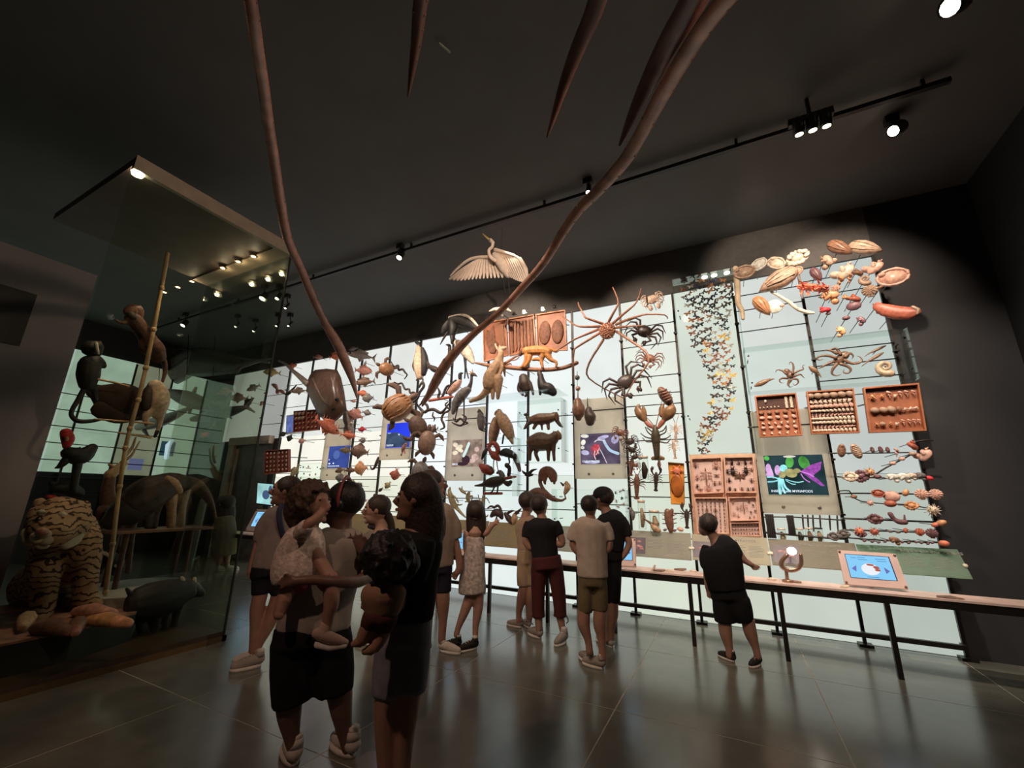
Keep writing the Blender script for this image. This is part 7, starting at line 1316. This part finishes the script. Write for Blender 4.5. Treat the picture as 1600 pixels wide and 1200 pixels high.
P.shoe(606, 1352, .25, .09, 110, m_wshoe).shoe(628, 1360, .25, .09, 100, m_wshoe); P.done()
P = Person('toddler with dark curly hair leaning against the woman in black', None, 'tan', .009, base=nb * .90)
P.head(606, 876, 37, 190, hm=m_hairb, tilt=10).hair([(590, 872, 22), (612, 868, 28), (632, 880, 26)], [(604, 890, 26), (626, 893, 20)], curls=220).limb([(604, 905, 16), (601, 915, 20), (600, 930, 28)], [(580, 925, 12), (576, 945, 10), (584, 962, 8)], [(584, 965, 14), (572, 985, 12), (566, 1000, 10)], [(604, 968, 14), (596, 995, 11), (586, 1012, 9)])
P.wear('shirt', cloth('tan toddler shirt', (.33, .20, .125)), [(602, 910, 24), (600, 925, 36), (599, 945, 31), (597, 962, 26)]).wear('shorts', cloth('dark red toddler shorts', (.085, .03, .025)), (.85, [(596, 955, 27), (592, 972, 28)]), (.95, [(580, 970, 16), (574, 984, 14)]), (.95, [(602, 970, 16), (598, 990, 13)]))
p, k = P.pl(562, 1004); b = MB(); b.tube([P.pl(568, 996)[0], P.pl(560, 1004)[0], P.pl(553, 1006)[0]], [8 * k, 8 * k, 5 * k], 10); obj('shoe', b, cloth('tan toddler shoe', (.30, .18, .10)), P.o); b = MB(); b.tube([P.pl(586, 1010)[0], P.pl(578, 1016)[0], P.pl(570, 1018)[0]], [8 * k, 8 * k, 5 * k], 10); obj('shoe', b, MATS['tan toddler shoe'], P.o); P.done(curly=True)
# dim visitor beyond the glass case
P = Person('dim visitor with long hair and white shoes beyond the glass case', None, 'tan', .014, base=atZ(342, 893, 0)[0])
P.head(353, 788, 14, 140).hair((.6, [(352, 786, 13), (352, 805, 14), (350, 825, 12)])).limb([(352, 798, 5), (351, 806, 7)], [(345, 862, 6), (342, 880, 4)], [(355, 862, 6), (354, 880, 4)], [(338, 820, 5), (334, 840, 4), (340, 852, 3.4)])
P.wear('dress', cloth('dim brown dress', (.20, .16, .12)), [(351, 806, 13), (351, 830, 16), (350, 850, 17), (349, 868, 17)]).shoe(340, 893, .26, .09, 260, m_wshoe).shoe(354, 893, .26, .09, 260, m_wshoe); P.done()
# ================================================================ GLASS CASE AT THE LEFT
CX, CY0, CY1, CH = -5.34, 1.44, 3.30, 5.02; CXL = -7.5
m_case = glassm('case glass', (.90, .93, .88), .05); m_brass = mat('dark brass trim', (.16, .10, .045), .4, .2, 8, metal=.5); m_soffit = mat('brown case soffit', (.13, .095, .075), .6, .1, 4)
gc = thing('glass_case', 'tall glass animal case at the left with wooden base and lamp-lit canopy', 'display case', (0, 0, 0))
b = MB(); b.box(CXL, CX, CY0, CY1, 0, .10); obj('plinth', b, mat('dark brown plinth', (.055, .036, .022), .4, .2, 6), gc, False)
b = MB(); b.box(CX - .03, CX + .02, CY0, CY1 + .02, .0, .055); obj('base_trim', b, m_brass, gc, False)
b = MB(); b.box(CXL, CX + .02, CY1 - .03, CY1 + .02, .0, .055); obj('base_trim', b, m_brass, gc, False)
b = MB(); b.box(CX - .012, CX, CY0, CY1, .1, CH); obj('side_pane', b, m_case, gc, False)
b = MB(); b.box(CXL, CX - .013, CY1 - .012, CY1, .1, CH); obj('rear_pane', b, m_case, gc, False)
b = MB(); b.box(CX - .014, CX + .006, CY1 - .014, CY1 + .006, .055, CH); obj('corner_edge', b, mat('dark glass edge', (.03, .035, .03), .3, .1), gc, False)
b = MB(); b.box(CXL, CX, CY0, CY1, CH, CH + .10); obj('canopy', b, m_soffit, gc, False)
b = MB(); b.box(CX - .05, CX + .01, CY0, CY1 + .01, CH - .05, CH + .12); obj('canopy_beam', b, mat('pale metal beam', (.42, .36, .28), .4, .1, 6), gc, False)
b = MB(); b.box(CXL, CX, CY1 - .22, CY1 + .01, CH - .035, CH - .005); obj('lamp_strip', b, mat('tan lamp strip', (.40, .31, .22), .5, .1, 6), gc, False)
for (u, v) in ((257, 457), (278, 449), (300, 440), (348, 419), (372, 409), (396, 401)):
    p, s = atZ(u, v, CH - .05); b = MB(); b.lathe([(.03, 0), (.036, .012)], p, (0, 0, 1), 12); obj('downlight', b, m_bulb, gc)
    b = MB(); b.lathe([(.034, -.004), (.05, .0), (.05, .014), (.034, .014)], p + Vector((0, 0, .004)), (0, 0, 1), 14); obj('lamp_rim', b, m_brass, gc)
    l = bpy.data.lights.new('downlight', 'POINT'); l.energy = 1.2; l.color = (1, .78, .5); l.shadow_soft_size = .03; lo = bpy.data.objects.new('downlight_glow', l); COL.objects.link(lo); lo.location = p - Vector((0, 0, .05))
p, s = atX(209, 277, CX - .02); b = MB(); b.lathe([(.05, 0), (.06, .03)], (CX - .05, p.y + .03, CH - .075), (0, 0, 1), 12); obj('downlight', b, m_bulb, gc)
def inX(u, v, x): return atX(u, v, x)[0]
# platforms
m_plat = mat('pale platform top', (.42, .40, .36), .6, .1, 5); m_pink = mat('reddish ground', (.30, .15, .11), .7, .5, 9, .4)
p = inX(205, 930, -6.7)
pf = wthing('platform', 'large dark walled display platform inside the glass case', 'platform', (-6.5, 2.2, .1)); pz = .36
b = MB(); b.poly3([(-7.4, 1.5, pz), (-5.62, 1.5, pz), (-5.62, 2.05, pz), (-5.85, 2.62, pz), (-6.5, 2.95, pz), (-7.4, 2.95, pz)], .02, (0, 0, 1)); obj('platform_top', b, m_pink, pf, False)
b = MB(); q = [(-7.4, 1.5), (-5.62, 1.5), (-5.62, 2.05), (-5.85, 2.62), (-6.5, 2.95), (-7.4, 2.95)]; b.add([(x, y, .1) for x, y in q] + [(x, y, pz - .01) for x, y in q], [(i, (i + 1) % 6, 6 + (i + 1) % 6, 6 + i) for i in range(6)]); obj('platform_wall', b, mat('near black platform wall', (.018, .016, .012), .6, .2), pf, False)
c = inX(210, 915, -6.75); b = MB(); b.lathe([(.62, 0), (.62, .10), (.60, .11)], (c.x, c.y, pz + .012), (0, 0, 1), 28); top('round_platform', b, m_plat, 'pale rounded platform step behind the tiger in the glass case', 'platform', smooth=False)
rr = random.Random(2)
for k, (u, v, m, lab) in enumerate(((150, 957, 'pink scale', 'pinkish broken log piece under the tiger paw'), (172, 972, 'orange shell', 'orange split log piece right of the tiger paw'), (120, 980, 'crab brown', 'brown log lying across the platform front'), (40, 972, 'tan hide', 'tan rounded rock at the left edge under the tiger'), (85, 985, 'brown hide', 'dark flat log left of the brown one'))):
    p, s = atZ(u, v, pz + .06); b = MB(); a = rr.uniform(-.4, .4); d = Vector((math.cos(a), math.sin(a), 0)); b.tube([p - d * .22, p - d * .05 + Vector((0, 0, .02)), p + d * .2], [.05, .07, .04], 8); top('log', b, C[m], lab, 'log')
# tiger
m_tig = mat('tiger coat', (.42, .245, .14), .9, .25, 6, .4, col2=(.54, .35, .22))
m_tig = bpy.data.materials.get('tiger coat'); nt = m_tig.node_tree
wv = nt.nodes.new('ShaderNodeTexWave'); wv.inputs['Scale'].default_value = 4.6; wv.inputs['Distortion'].default_value = 14; wv.inputs['Detail'].default_value = 3; wv.inputs['Detail Scale'].default_value = 1.2; wv.bands_direction = 'Z'
tcn = nt.nodes.new('ShaderNodeTexCoord'); nt.links.new(tcn.outputs['Object'], wv.inputs[0]); rp = nt.nodes.new('ShaderNodeValToRGB'); rp.color_ramp.elements[0].position = .72; rp.color_ramp.elements[1].position = .92; rp.color_ramp.elements[0].color = (1, 1, 1, 1); rp.color_ramp.elements[1].color = (.14, .10, .085, 1); nt.links.new(wv.outputs[0], rp.inputs[0])
bs = nt.nodes['Principled BSDF']; old = bs.inputs['Base Color'].links[0].from_socket; mxn = nt.nodes.new('ShaderNodeMix'); mxn.data_type = 'RGBA'; mxn.blend_type = 'MULTIPLY'; mxn.inputs[0].default_value = 1; nt.links.new(old, mxn.inputs[6]); nt.links.new(rp.outputs[0], mxn.inputs[7]); nt.links.new(mxn.outputs[2], bs.inputs['Base Color'])
tp = atZ(133, 950, pz + .02)[0]; pl = planeD(tp)
beast('tiger', 'orange striped tiger standing on a log facing the viewer in the glass case', 'tiger', 0, [
    ('body', m_tig, [[(105, 835, 34, -.25), (102, 880, 38, -.3), (88, 905, 38, -.6), (60, 915, 34, -.95)], [(128, 845, 22, -.1), (132, 885, 17, -.02), (133, 915, 14, .02), (134, 940, 14, .05), (146, 946, 11, .12)], [(78, 870, 20, -.1), (70, 910, 16, .05), (66, 955, 13, .12), (58, 968, 12, .2)], [(50, 915, 22, -.95), (40, 950, 15, -.95), (36, 985, 11, -.9)], [(75, 925, 20, -1.0), (78, 955, 14, -1.0), (76, 980, 10, -.95)]], .9),
    ('head', m_tig, [[(98, 812, 38, .05), (92, 816, 40, .14), (84, 826, 31, .28)]], .9), ('muzzle', mat('tiger white', (.52, .42, .33), .8, .2, 12, .3), [[(74, 822, 10, .36), (70, 832, 11, .44)], [(58, 838, 9, .42), (60, 842, 8, .43)], [(76, 840, 9, .42), (74, 844, 8, .43)], [(66, 850, 8, .38), (70, 851, 7, .38)]]), ('cheek', MATS['tiger white'], [[(116, 828, 13, .14), (112, 842, 12, .2), (102, 850, 9, .26)], [(46, 832, 10, .26), (48, 844, 9, .3)]]),
    ('nose', mat('pink nose', (.42, .19, .15), .4, .2), [[(61, 830, 4, .54), (67, 831, 5.5, .56), (73, 832, 4, .54)]]), ('ear', m_tig, [[(128, 800, 10, .0), (131, 790, 8, 0)]]), ('ear', m_tig, [[(66, 796, 10, .1), (62, 786, 8, .1)]]),
    ('eye', m_eye, [[(92, 817, 4.0, .40), (96, 816, 3, .39)]]), ('eye', m_eye, [[(62, 812, 4.2, .40), (59, 811, 3, .40)]]), ('brow', MATS['tiger white'], [[(96, 804, 5, .36), (104, 807, 4, .33)], [(64, 801, 5, .36)] * 2])], (110, 900), .02, pl)
# anteater on a bench
ax = -6.9; pl = planeX(ax); p0, p1 = inX(178, 824, ax), inX(311, 826, ax)
bz = .5 * (p0.z + p1.z); tb2 = wthing('wooden_bench', 'reddish board on posts carrying the anteater', 'bench', (ax, (p0.y + p1.y) / 2, pz))
b = MB(); b.box(ax - .28, ax + .28, p0.y - .1, p1.y + .05, bz - .03, bz); obj('board', b, mat('reddish board', (.26, .14, .09), .5, .3, 6), tb2, False)
for y in (p0.y + .1, p1.y - .15):
    for x in (-.15, .15): b = MB(); b.tube([(ax + x, y, pz + .0), (ax + x * .8, y, bz - .03)], .03, 8); obj('post', b, C['brown hide'], tb2)
beast('anteater', 'giant anteater with dark bushy tail and long drooping snout on a bench', 'anteater', 0, [
    ('body', 'dark hide', [[(218, 782, 24), (236, 770, 24), (252, 763, 21), (268, 757, 17), (286, 757, 13)], [(230, 785, 12), (230, 805, 7), (231, 822, 5)], [(244, 780, 11), (242, 804, 6), (240, 822, 5)]], .8), ('tail', 'black hide', [[(222, 785, 22), (204, 795, 24), (186, 805, 20), (172, 815, 12)]], .7), ('shoulder_stripe', 'tan hide', [[(262, 748, 5, .1), (272, 756, 7, .12), (280, 768, 5, .1)]], .5),
    ('foreleg', 'tan hide', [[(267, 768, 10), (268, 795, 6.5), (267, 820, 6)]]), ('foreleg', 'pale hide', [[(288, 766, 9), (285, 790, 5.5), (283, 820, 5)]]), ('head', 'brown hide', [[(284, 757, 13), (302, 757, 10), (316, 767, 8), (328, 784, 5), (336, 808, 2.4)]]), ('ear', 'brown hide', [[(309, 754, 3), (311, 751, 2)]]), ('eye', m_eye, [[(316, 766, 1.6, .1), (317, 767, 1.4, .1)]])], (250, 780), .016, pl)
# black hound-like animal low at the right end of the case
pl = planeX(-6.0)
beast('wild_dog', 'black furred animal with white tipped ears low at the right end of the case', 'animal', 0, [
    ('body', 'black hide', [[(226, 940, 24), (250, 935, 24), (272, 928, 21), (288, 923, 17)], [(262, 940, 12), (259, 960, 6), (258, 982, 4.5)], [(282, 932, 10), (277, 955, 6), (272, 980, 4.5)], [(222, 945, 13), (220, 965, 7), (219, 985, 5)], [(240, 945, 12), (241, 985, 5)]], .7), ('head', 'black hide', [[(290, 918, 13), (302, 922, 11), (314, 927, 6)]]), ('ear', 'black hide', [[(286, 910, 5), (284, 903, 3.4)]]), ('ear', 'black hide', [[(302, 912, 5), (303, 905, 3.4)]]), ('ear_tip', 'white feather', [[(285, 907, 3.4, .02), (284, 903, 2.4, .02)], [(303, 909, 3.4, .02), (304, 904, 2.4, .02)]]), ('tail', 'black hide', [[(215, 935, 7), (204, 928, 4), (198, 920, 2)]])], (260, 940), .016, pl)
pl = planeX(-7.15)
beast('badger', 'small dark animal with a white back stripe on the round platform', 'animal', 0, [('body', 'black hide', [[(150, 878, 9), (165, 872, 11), (182, 880, 9)], [(156, 885, 4), (156, 896, 3)], [(178, 888, 4), (178, 897, 3)]], .8), ('stripe', 'white feather', [[(158, 863, 2.4, .1), (167, 866, 2.6, .13), (174, 872, 2, .12)], [(180, 884, 2, .1), (188, 888, 1.6, .08)]]), ('head', 'black hide', [[(184, 882, 6), (191, 887, 3)]])], (165, 878), .014, pl)
beast('antlered_deer', 'brown deer legs and body standing behind the tiger on the round platform', 'deer', 0, [('body', 'brown hide', [[(175, 800, 18), (195, 797, 18), (212, 803, 14)], [(183, 815, 9), (184, 850, 5), (188, 893, 4)], [(204, 812, 8), (203, 850, 5), (200, 893, 4)]], .7), ('neck', 'brown hide', [[(172, 795, 12), (168, 770, 9), (172, 745, 7)]]), ('head', 'tan hide', [[(172, 742, 8), (183, 733, 6.4), (194, 724, 4.4)]]), ('antler', 'tan hide', [[(196, 712, 2.4), (206, 700, 2), (212, 684, 1.4)], [(190, 722, 2.4), (205, 712, 1.8), (218, 690, 1.2)]]), ('ear', 'tan hide', [[(178, 730, 3), (171, 726, 2)]])], (190, 800), .018, planeX(-7.3))
# bamboo pole, branches, hanging animals
m_bam = mat('bamboo', (.50, .33, .17), .35, .25, 6, .1); pl = planeX(-6.4)
o = wthing('bamboo_pole', 'long leaning bamboo pole with joints rising through the case', 'pole', pl(190, 690)[0]); L = [(262, 396), (252, 450), (240, 515), (228, 575), (216, 625), (203, 670), (196, 700), (187, 760), (176, 850), (165, 925)]
for a, c in zip(L, L[1:]): b = MB(); chain(b, [(*a, 2.7), (*c, 3.0)], pl, 1, 8, 1); obj('culm', b, m_bam, o); b = MB(); chain(b, [(c[0] + .3, c[1] - 1.2, 3.8), (c[0] - .3, c[1] + 1.2, 3.8)], pl, 1, 8, 1); obj('joint', b, m_bam, o)
pl = planeX(-6.5)
beast('red_faced_monkey', 'dark monkey with orange brown head climbing the bamboo pole', 'monkey', 0, [('body', 'brown hide', [[(208, 498, 10), (218, 510, 10), (228, 525, 10), (240, 545, 13), (247, 556, 10)], [(204, 500, 5), (192, 505, 3), (180, 500, 2)], [(226, 530, 6), (222, 545, 4), (232, 552, 3)]], .8), ('head', 'crab brown', [[(205, 488, 10), (212, 484, 10), (214, 494, 8)]]), ('face', 'dark hide', [[(204, 492, 6, .04), (208, 496, 5, .05)]]), ('tail', 'brown hide', [[(248, 552, 5), (256, 565, 4), (258, 580, 3), (254, 596, 2)]])], (225, 525), .014, pl)
beast('black_monkey', 'black monkey crouching on the high branch with a long hanging tail', 'monkey', 0, [('body', 'black hide', [[(140, 568, 12), (138, 585, 13), (136, 600, 10)], [(150, 560, 6), (158, 566, 5), (162, 572, 4)], [(143, 600, 6), (148, 612, 4), (150, 625, 3)]], .8), ('head', 'black hide', [[(142, 545, 12), (148, 541, 11), (150, 550, 8)]]), ('face', 'white feather', [[(150, 536, 2.4, .1), (151, 545, 2.6, .1), (153, 552, 2, .1)]]), ('tail', 'black hide', [[(134, 604, 4), (122, 625, 3.4), (113, 640, 3), (112, 650, 3), (122, 658, 3.4), (142, 658, 3), (158, 655, 2)]])], (140, 580), .014, pl)
stroke_pl = planeX(-6.45); b = MB(); chain(b, [(150, 592, 1.6), (180, 598, 1.6), (201, 604, 1.6)], stroke_pl); top('perch_rod', b, m_bam, 'short horizontal bamboo perch right of the black monkey', 'perch')
b = MB(); chain(b, [(148, 655, 1.4), (190, 658, 1.4), (240, 662, 1.4)], stroke_pl); top('perch_rod', b, m_bam, 'thin bamboo perch under the dark brown hide', 'perch')
b = MB(); chain(b, [(185, 676, 1.4), (210, 680, 1.4), (236, 684, 1.4)], stroke_pl); top('perch_rod', b, m_bam, 'thin bamboo perch under the pale legged antelope', 'perch')
b = MB(); chain(b, [(150, 612, 12), (175, 622, 27), (200, 632, 28), (216, 640, 18)], planeX(-6.75), .35, 12); chain(b, [(160, 640, 14), (185, 648, 14), (205, 650, 10)], planeX(-6.75), .35, 12); top('brown_hide_bundle', b, mat('dark brown bundle', (.06, .033, .024), .8, .4, 8, .4), 'large dark brown furry bundle hanging between monkey and bamboo', 'bundle')
beast('antelope', 'pale tan hind quarters of an antelope leaping above the perch', 'antelope', 0, [('body', 'pale hide', [[(243, 604, 10), (247, 616, 13), (247, 632, 13), (247, 645, 9)], [(250, 645, 6), (250, 660, 3.6), (246, 674, 2.6)], [(240, 640, 8), (228, 650, 5), (230, 665, 3)]], .8), ('back', 'dark hide', [[(238, 605, 7), (230, 620, 9), (228, 636, 7)]]), ('tail', 'crab brown', [[(246, 600, 4), (252, 602, 3)]]), ('hoof', 'black hide', [[(246, 674, 3), (242, 682, 2)]])], (245, 625), .014, pl)
beast('hornbill', 'large black bird perched low behind the tiger with drooping wings', 'bird', 0, [('body', 'black feather', [[(108, 708, 10), (120, 712, 14), (132, 710, 12), (144, 700, 7)]]), ('tail', 'black feather', [[(104, 718, 6), (94, 728, 4), (87, 731, 1.4)]]), ('leg', 'black feather', [[(122, 722, 6), (118, 745, 5), (116, 765, 4)]])], (120, 712), 0, planeX(-6.9))
beast('coral_macaw', 'red plumed bird glowing at the far left of the case', 'bird', 0, [('body', 'bright red', [[(103, 676, 7), (106, 686, 8), (104, 697, 5)]]), ('eye_ring', 'orange shell', [[(104, 684, 2.6, .05), (104, 687, 2.6, .05)]])], (104, 686), 0, planeX(-7.0))
beast('turkey', 'dark plumed bird with red chest behind the tiger head', 'bird', 0, [('body', 'black feather', [[(88, 762, 8), (105, 762, 10), (122, 770, 8)]]), ('breast', 'bright red', [[(76, 776, 3), (84, 777, 3.4)]]), ('head', 'black feather', [[(83, 757, 5), (80, 754, 3)]])], (100, 765), 0, planeX(-7.0))
# animals hanging beyond the case
for pts, fins, lab, y in (([(262, 612, 5), (290, 622, 12), (318, 632, 10), (345, 640, 4)], [[(345, 640, 3), (352, 630, 2), (356, 622, 1)], [(345, 640, 3), (354, 648, 2), (362, 654, 1)], [(300, 626, 4), (296, 645, 2)], [(300, 620, 4), (306, 606, 2)]], 'upper dark shark with forked tail seen through the glass case', 5.6), ([(300, 655, 4), (330, 650, 9), (360, 643, 8), (385, 636, 3)], [[(385, 636, 3), (396, 622, 1.2)], [(385, 636, 3), (398, 644, 1.2)], [(335, 655, 4), (330, 668, 2)]], 'lower grey shark seen through the glass case', 5.9), ([(215, 668, 5), (245, 660, 9), (275, 648, 6), (298, 636, 2)], [[(225, 672, 3), (232, 682, 1.4)]], 'pale bellied fish seen under the antelope', 5.2)):
    beast('shark', lab, 'shark', y, [('body', 'grey scale' if 'pale' not in lab else 'silver scale', [pts])] + [('fin', 'grey scale', [f], .3) for f in fins] + [('hanging_wire', m_rod, [[(pts[1][0], pts[1][1], .5), (pts[1][0] + 3, pts[1][1] - 60, .5), (pts[1][0] + 6, pts[1][1] - 125, .5)]])], (300, 640))
beast('manta_model', 'huge dim grey ray hanging under the ceiling beyond the glass case', 'ray', 6.0, [('body', 'grey scale', [[(255, 575, 6), (290, 568, 20), (330, 566, 22), (370, 572, 12)]], .4), ('wing_fin', 'grey scale', [[(300, 570, 14), (270, 590, 12), (245, 600, 4)]], .3), ('tail', 'grey scale', [[(370, 572, 6), (400, 565, 3), (425, 560, 1)]]), ('hanging_wire', m_rod, [[(310, 565, .5), (314, 480, .5)]])], (320, 570))
for k, (u, v, L, ang, m, lab) in enumerate(((352, 612, 26, 20, 'pink scale', 'pinkish fish seen through the rear glass above the doorway'), (396, 606, 22, 35, 'silver scale', 'silver fish slanting up behind the case corner'), (388, 628, 20, 60, 'dark hide', 'dark fish hanging head down behind the case corner'), (410, 630, 12, 60, 'pink shell', 'small pinkish fish behind the case corner edge'), (372, 622, 30, 5, 'tan shell', 'tan fish in the dim bays above the doorway'), (345, 632, 26, -15, 'grey scale', 'grey fish in the dim bays above the doorway'))): fish(u, v, L, ang, .4, m, lab, -1, y=6.6)
b = MB(); p0 = atY(128, 522, 6.0)[0]; p1 = atY(420, 566, 6.0)[0]; b.tube([p0, p1], .03, 8); top('beam', b, mat('grey track reflection', (.2, .19, .18), .5, .1), 'thin grey track reflection crossing behind the glass case below the lamps', 'beam')  # solid bar standing for the lighting track's reflection in the glass
# left wall dressing: screens and rods on the green wall
for k, (u0, v0, u1, v1, lab) in enumerate(((254, 689, 270, 713, 'small dark screen with a white figure on the green left wall'), (204, 716, 221, 735, 'small violet blue screen on the green left wall'))):
    a, c = atX(u0, v0, -14.33)[0], atX(u1, v1, -14.33)[0]; o = wthing('wall_screen', lab, 'screen', (a + c) / 2); b = MB(); b.box(-14.37, -14.33, a.y, c.y, c.z, a.z); obj('screen', b, glow('dark teal screen', (.02, .05, .07), 1) if k == 0 else glow('violet screen', (.10, .11, .22), 1), o, False)
    if k == 0: b = MB(); q = (a + c) / 2 + Vector((.03, 0, 0)); b.tube([q + Vector((0, .05, .25)), q + Vector((0, -.02, .1)), q + Vector((0, .0, -.25))], [.04, .07, .06], 8, .2, (1, 0, 0)); obj('figure', b, glow('pale figure', (.5, .65, .8), 1), o)
lf = thing('left_wall_frame', 'dark posts and rods in front of the green left wall', 'display frame', (0, 0, 0))
for i in range(10): b = MB(); y = 6.9 - .9 * i; b.box(-14.34, -14.3, y - .02, y + .02, 0, 5.0); obj('post', b, m_post, lf, False)
for z in (1.5, 1.9, 2.3, 2.7, 3.1, 3.5, 3.9): b = MB(); b.tube([(-14.31, -1, z), (-14.31, 6.9, z)], .012, 6); obj('rod', b, m_rod, lf)
b = MB(); b.box(-12.6, -12.5, 5.0, 5.35, 0, .0); 
q0, q1 = atZ(293, 895, 0)[0], atY(316, 780, 6.2)[0]
b = MB(); pp = planeD(atZ(296, 893, 0)[0]); chain(b, [(318, 782, 5), (305, 835, 6), (293, 888, 6)], pp, .3, 8, 1); top('pale_column', b, mat('pale green pillar', (.30, .34, .29), .6, .1), 'pale greenish slanting pillar behind the anteater', 'pillar')
# ================================================================ GIANT SQUID OVERHEAD
m_sq = mat('squid flesh', (.40, .20, .135), .4, .3, 7, .25); m_sq2 = mat('dark squid flesh', (.16, .075, .055), .4, .3, 7, .25); m_suck = mat('sucker rim', (.30, .14, .09), .4, .2)
HEAD = Vector((-.6, -1.1, 4.7))
sq = wthing('giant_squid', 'giant squid model hanging overhead with two very long tentacles', 'squid', HEAD)
def dist_pt(u, v, dist):
    d = ray(u, v); t = dist / math.hypot(d.x, d.y); return CAM + d * t, t
def arm(nm, L, d0, d1, mm, root_r, suck=0, pw=1.):
    tot = [0]
    for a, c in zip(L, L[1:]): tot.append(tot[-1] + math.dist(a[:2], c[:2]))
    pts = []; rad = []
    P = cat_rom([(u, v, r, d0 + (d1 - d0) * (t / tot[-1]) ** pw) for (u, v, r), t in zip(L, tot)], 4)
    for u, v, r, d in P: p, s = dist_pt(u, v, d); pts.append(p); rad.append(r * s)
    t0 = (pts[0] - pts[3]).normalized(); LL = (pts[0] - HEAD).length; c1 = pts[0] + t0 * LL * .55; c2 = HEAD + Vector((0, .25, .1)) + (pts[0] - HEAD) * .25
    lead = [HEAD * (1 - f) ** 3 + c2 * (3 * f * (1 - f) ** 2) + c1 * (3 * f * f * (1 - f)) + pts[0] * f ** 3 for f in (.05, .2, .35, .5, .65, .8, .92)]
    lead = [Vector((q.x, q.y, min(q.z, 5.5))) for q in lead]
    b = MB(); b.tube(lead + pts, [root_r + (rad[0] - root_r) * f for f in (.05, .2, .35, .5, .65, .8, .92)] + rad, 10, 1, None); o = obj(nm, b, mm, sq)
    if suck:
        for i in range(2, len(pts) - 1, 2):
            for sd in (-1, 1):
                T = (pts[i + 1] - pts[i]).normalized(); w_ = T.cross((pts[i] - CAM).normalized()).normalized(); q = pts[i] + w_ * rad[i] * .8 * sd - (pts[i] - CAM).normalized() * rad[i] * .55
                c = MB(); c.lathe([(rad[i] * .10, 0), (rad[i] * .22, rad[i] * .1), (rad[i] * .16, rad[i] * .2)], q, -(pts[i] - CAM), 6); k = link('sucker', c.mesh('sucker', m_suck, True, sq.location), o)
arm('tentacle', [(388, -20, 10), (396, 30, 9.5), (403, 80, 9), (411, 130, 8.6), (419, 190, 8.2), (429, 255, 8), (438, 315, 7.6), (449, 372, 7), (470, 420, 6.4), (491, 470, 6), (508, 505, 6), (526, 535, 7.5), (541, 568, 7), (551, 595, 4.6), (559, 625, 1.2)], 2.3, 7.6, m_sq, .14, 1, 1.3)
arm('tentacle', [(1150, -20, 15), (1100, 42, 14), (1042, 135, 12.5), (985, 238, 10.5), (940, 292, 9), (906, 326, 8), (880, 362, 7), (850, 410, 6.2), (815, 450, 5.6), (780, 488, 5), (742, 520, 5.4), (712, 550, 7), (690, 580, 8), (674, 610, 6), (660, 634, 1.5)], 1.9, 7.0, m_sq, .16, 1, 1.3)
arm('arm', [(660, -20, 12), (655, 20, 10.5), (650, 70, 8), (643, 115, 5), (638, 150, 1.5)], 2.2, 2.9, m_sq2, .15, 1)
arm('arm', [(940, -20, 15), (925, 25, 14), (903, 75, 12), (882, 130, 8.5), (866, 180, 5), (855, 214, 1.5)], 2.1, 3.0, m_sq2, .16)
arm('arm', [(1095, -20, 22), (1070, 25, 20), (1040, 75, 17), (1010, 135, 13), (985, 190, 8), (969, 227, 2.5)], 2.0, 2.9, m_sq2, .18)
b = MB(); b.tube([HEAD + Vector((.0, .35, -.1)), HEAD, HEAD + Vector((0, -.5, .1)), HEAD + Vector((.05, -1.2, .2)), HEAD + Vector((.1, -1.7, .25))], [.22, .3, .36, .28, .06], 14); obj('mantle', b, m_sq, sq)
for sd in (-1, 1): b = MB(); b.ell(HEAD + Vector((.27 * sd, .1, -.02)), .08, .1, .1); obj('eye', b, m_eye, sq)
for sd in (-1, 1): b = MB(); b.poly3([HEAD + Vector((.05 + .08 * sd, -1.0, .2)), HEAD + Vector((.08 + .5 * sd, -1.35, .22)), HEAD + Vector((.1, -1.7, .25))], .03, (0, 0, 1)); obj('fin', b, m_sq, sq)
for y in (0, -1.2): b = MB(); b.tube([HEAD + Vector((0, y, .2)), (HEAD.x, HEAD.y + y, 5.87)], .005, 5); obj('hanging_wire', b, m_rod, sq)
b = MB(); p, s = atZ(694, 74, 5.84); b.tube([p - Vector((.02, .05, 0)), p + Vector((.02, .06, 0))], .012, 6); top('ceiling_hook', b, mat('greenish metal', (.2, .22, .17), .4, .1), 'tiny greenish hook on the bare ceiling between two squid arms', 'hook')
# ================================================================ every repeat gets its own place in its label
def num_word(n):
    if n <= 15: return ORD[n - 1]
    return '%d%s' % (n, 'th' if 10 < n % 100 < 14 else {1: 'st', 2: 'nd', 3: 'rd'}.get(n % 10, 'th'))
by = {}
bpy.context.view_layer.update()
for o in list(COL.objects):
    if o.get('label') and o.get('category'): by.setdefault(o['label'], []).append(o)
for lab, L in by.items():
    if len(L) < 2: continue
    pr = []
    for o in L:
        d = o.matrix_world.translation - CAM; k = d.dot(FW); pr.append((d.dot(RT) / k, -d.dot(UP) / k, o))
    du = max(p[0] for p in pr) - min(p[0] for p in pr); dv = max(p[1] for p in pr) - min(p[1] for p in pr)
    vert = dv > du * 1.3; pr.sort(key=lambda p: p[1] if vert else p[0])
    for i, (_, _, o) in enumerate(pr): o['label'] = lab + ', ' + num_word(i + 1) + (' from the top' if vert else ' from the left')

for o in COL.objects:
    if o.get('label') and len(o['label'].split()) > 16: print('LONG', len(o['label'].split()), o['label'])
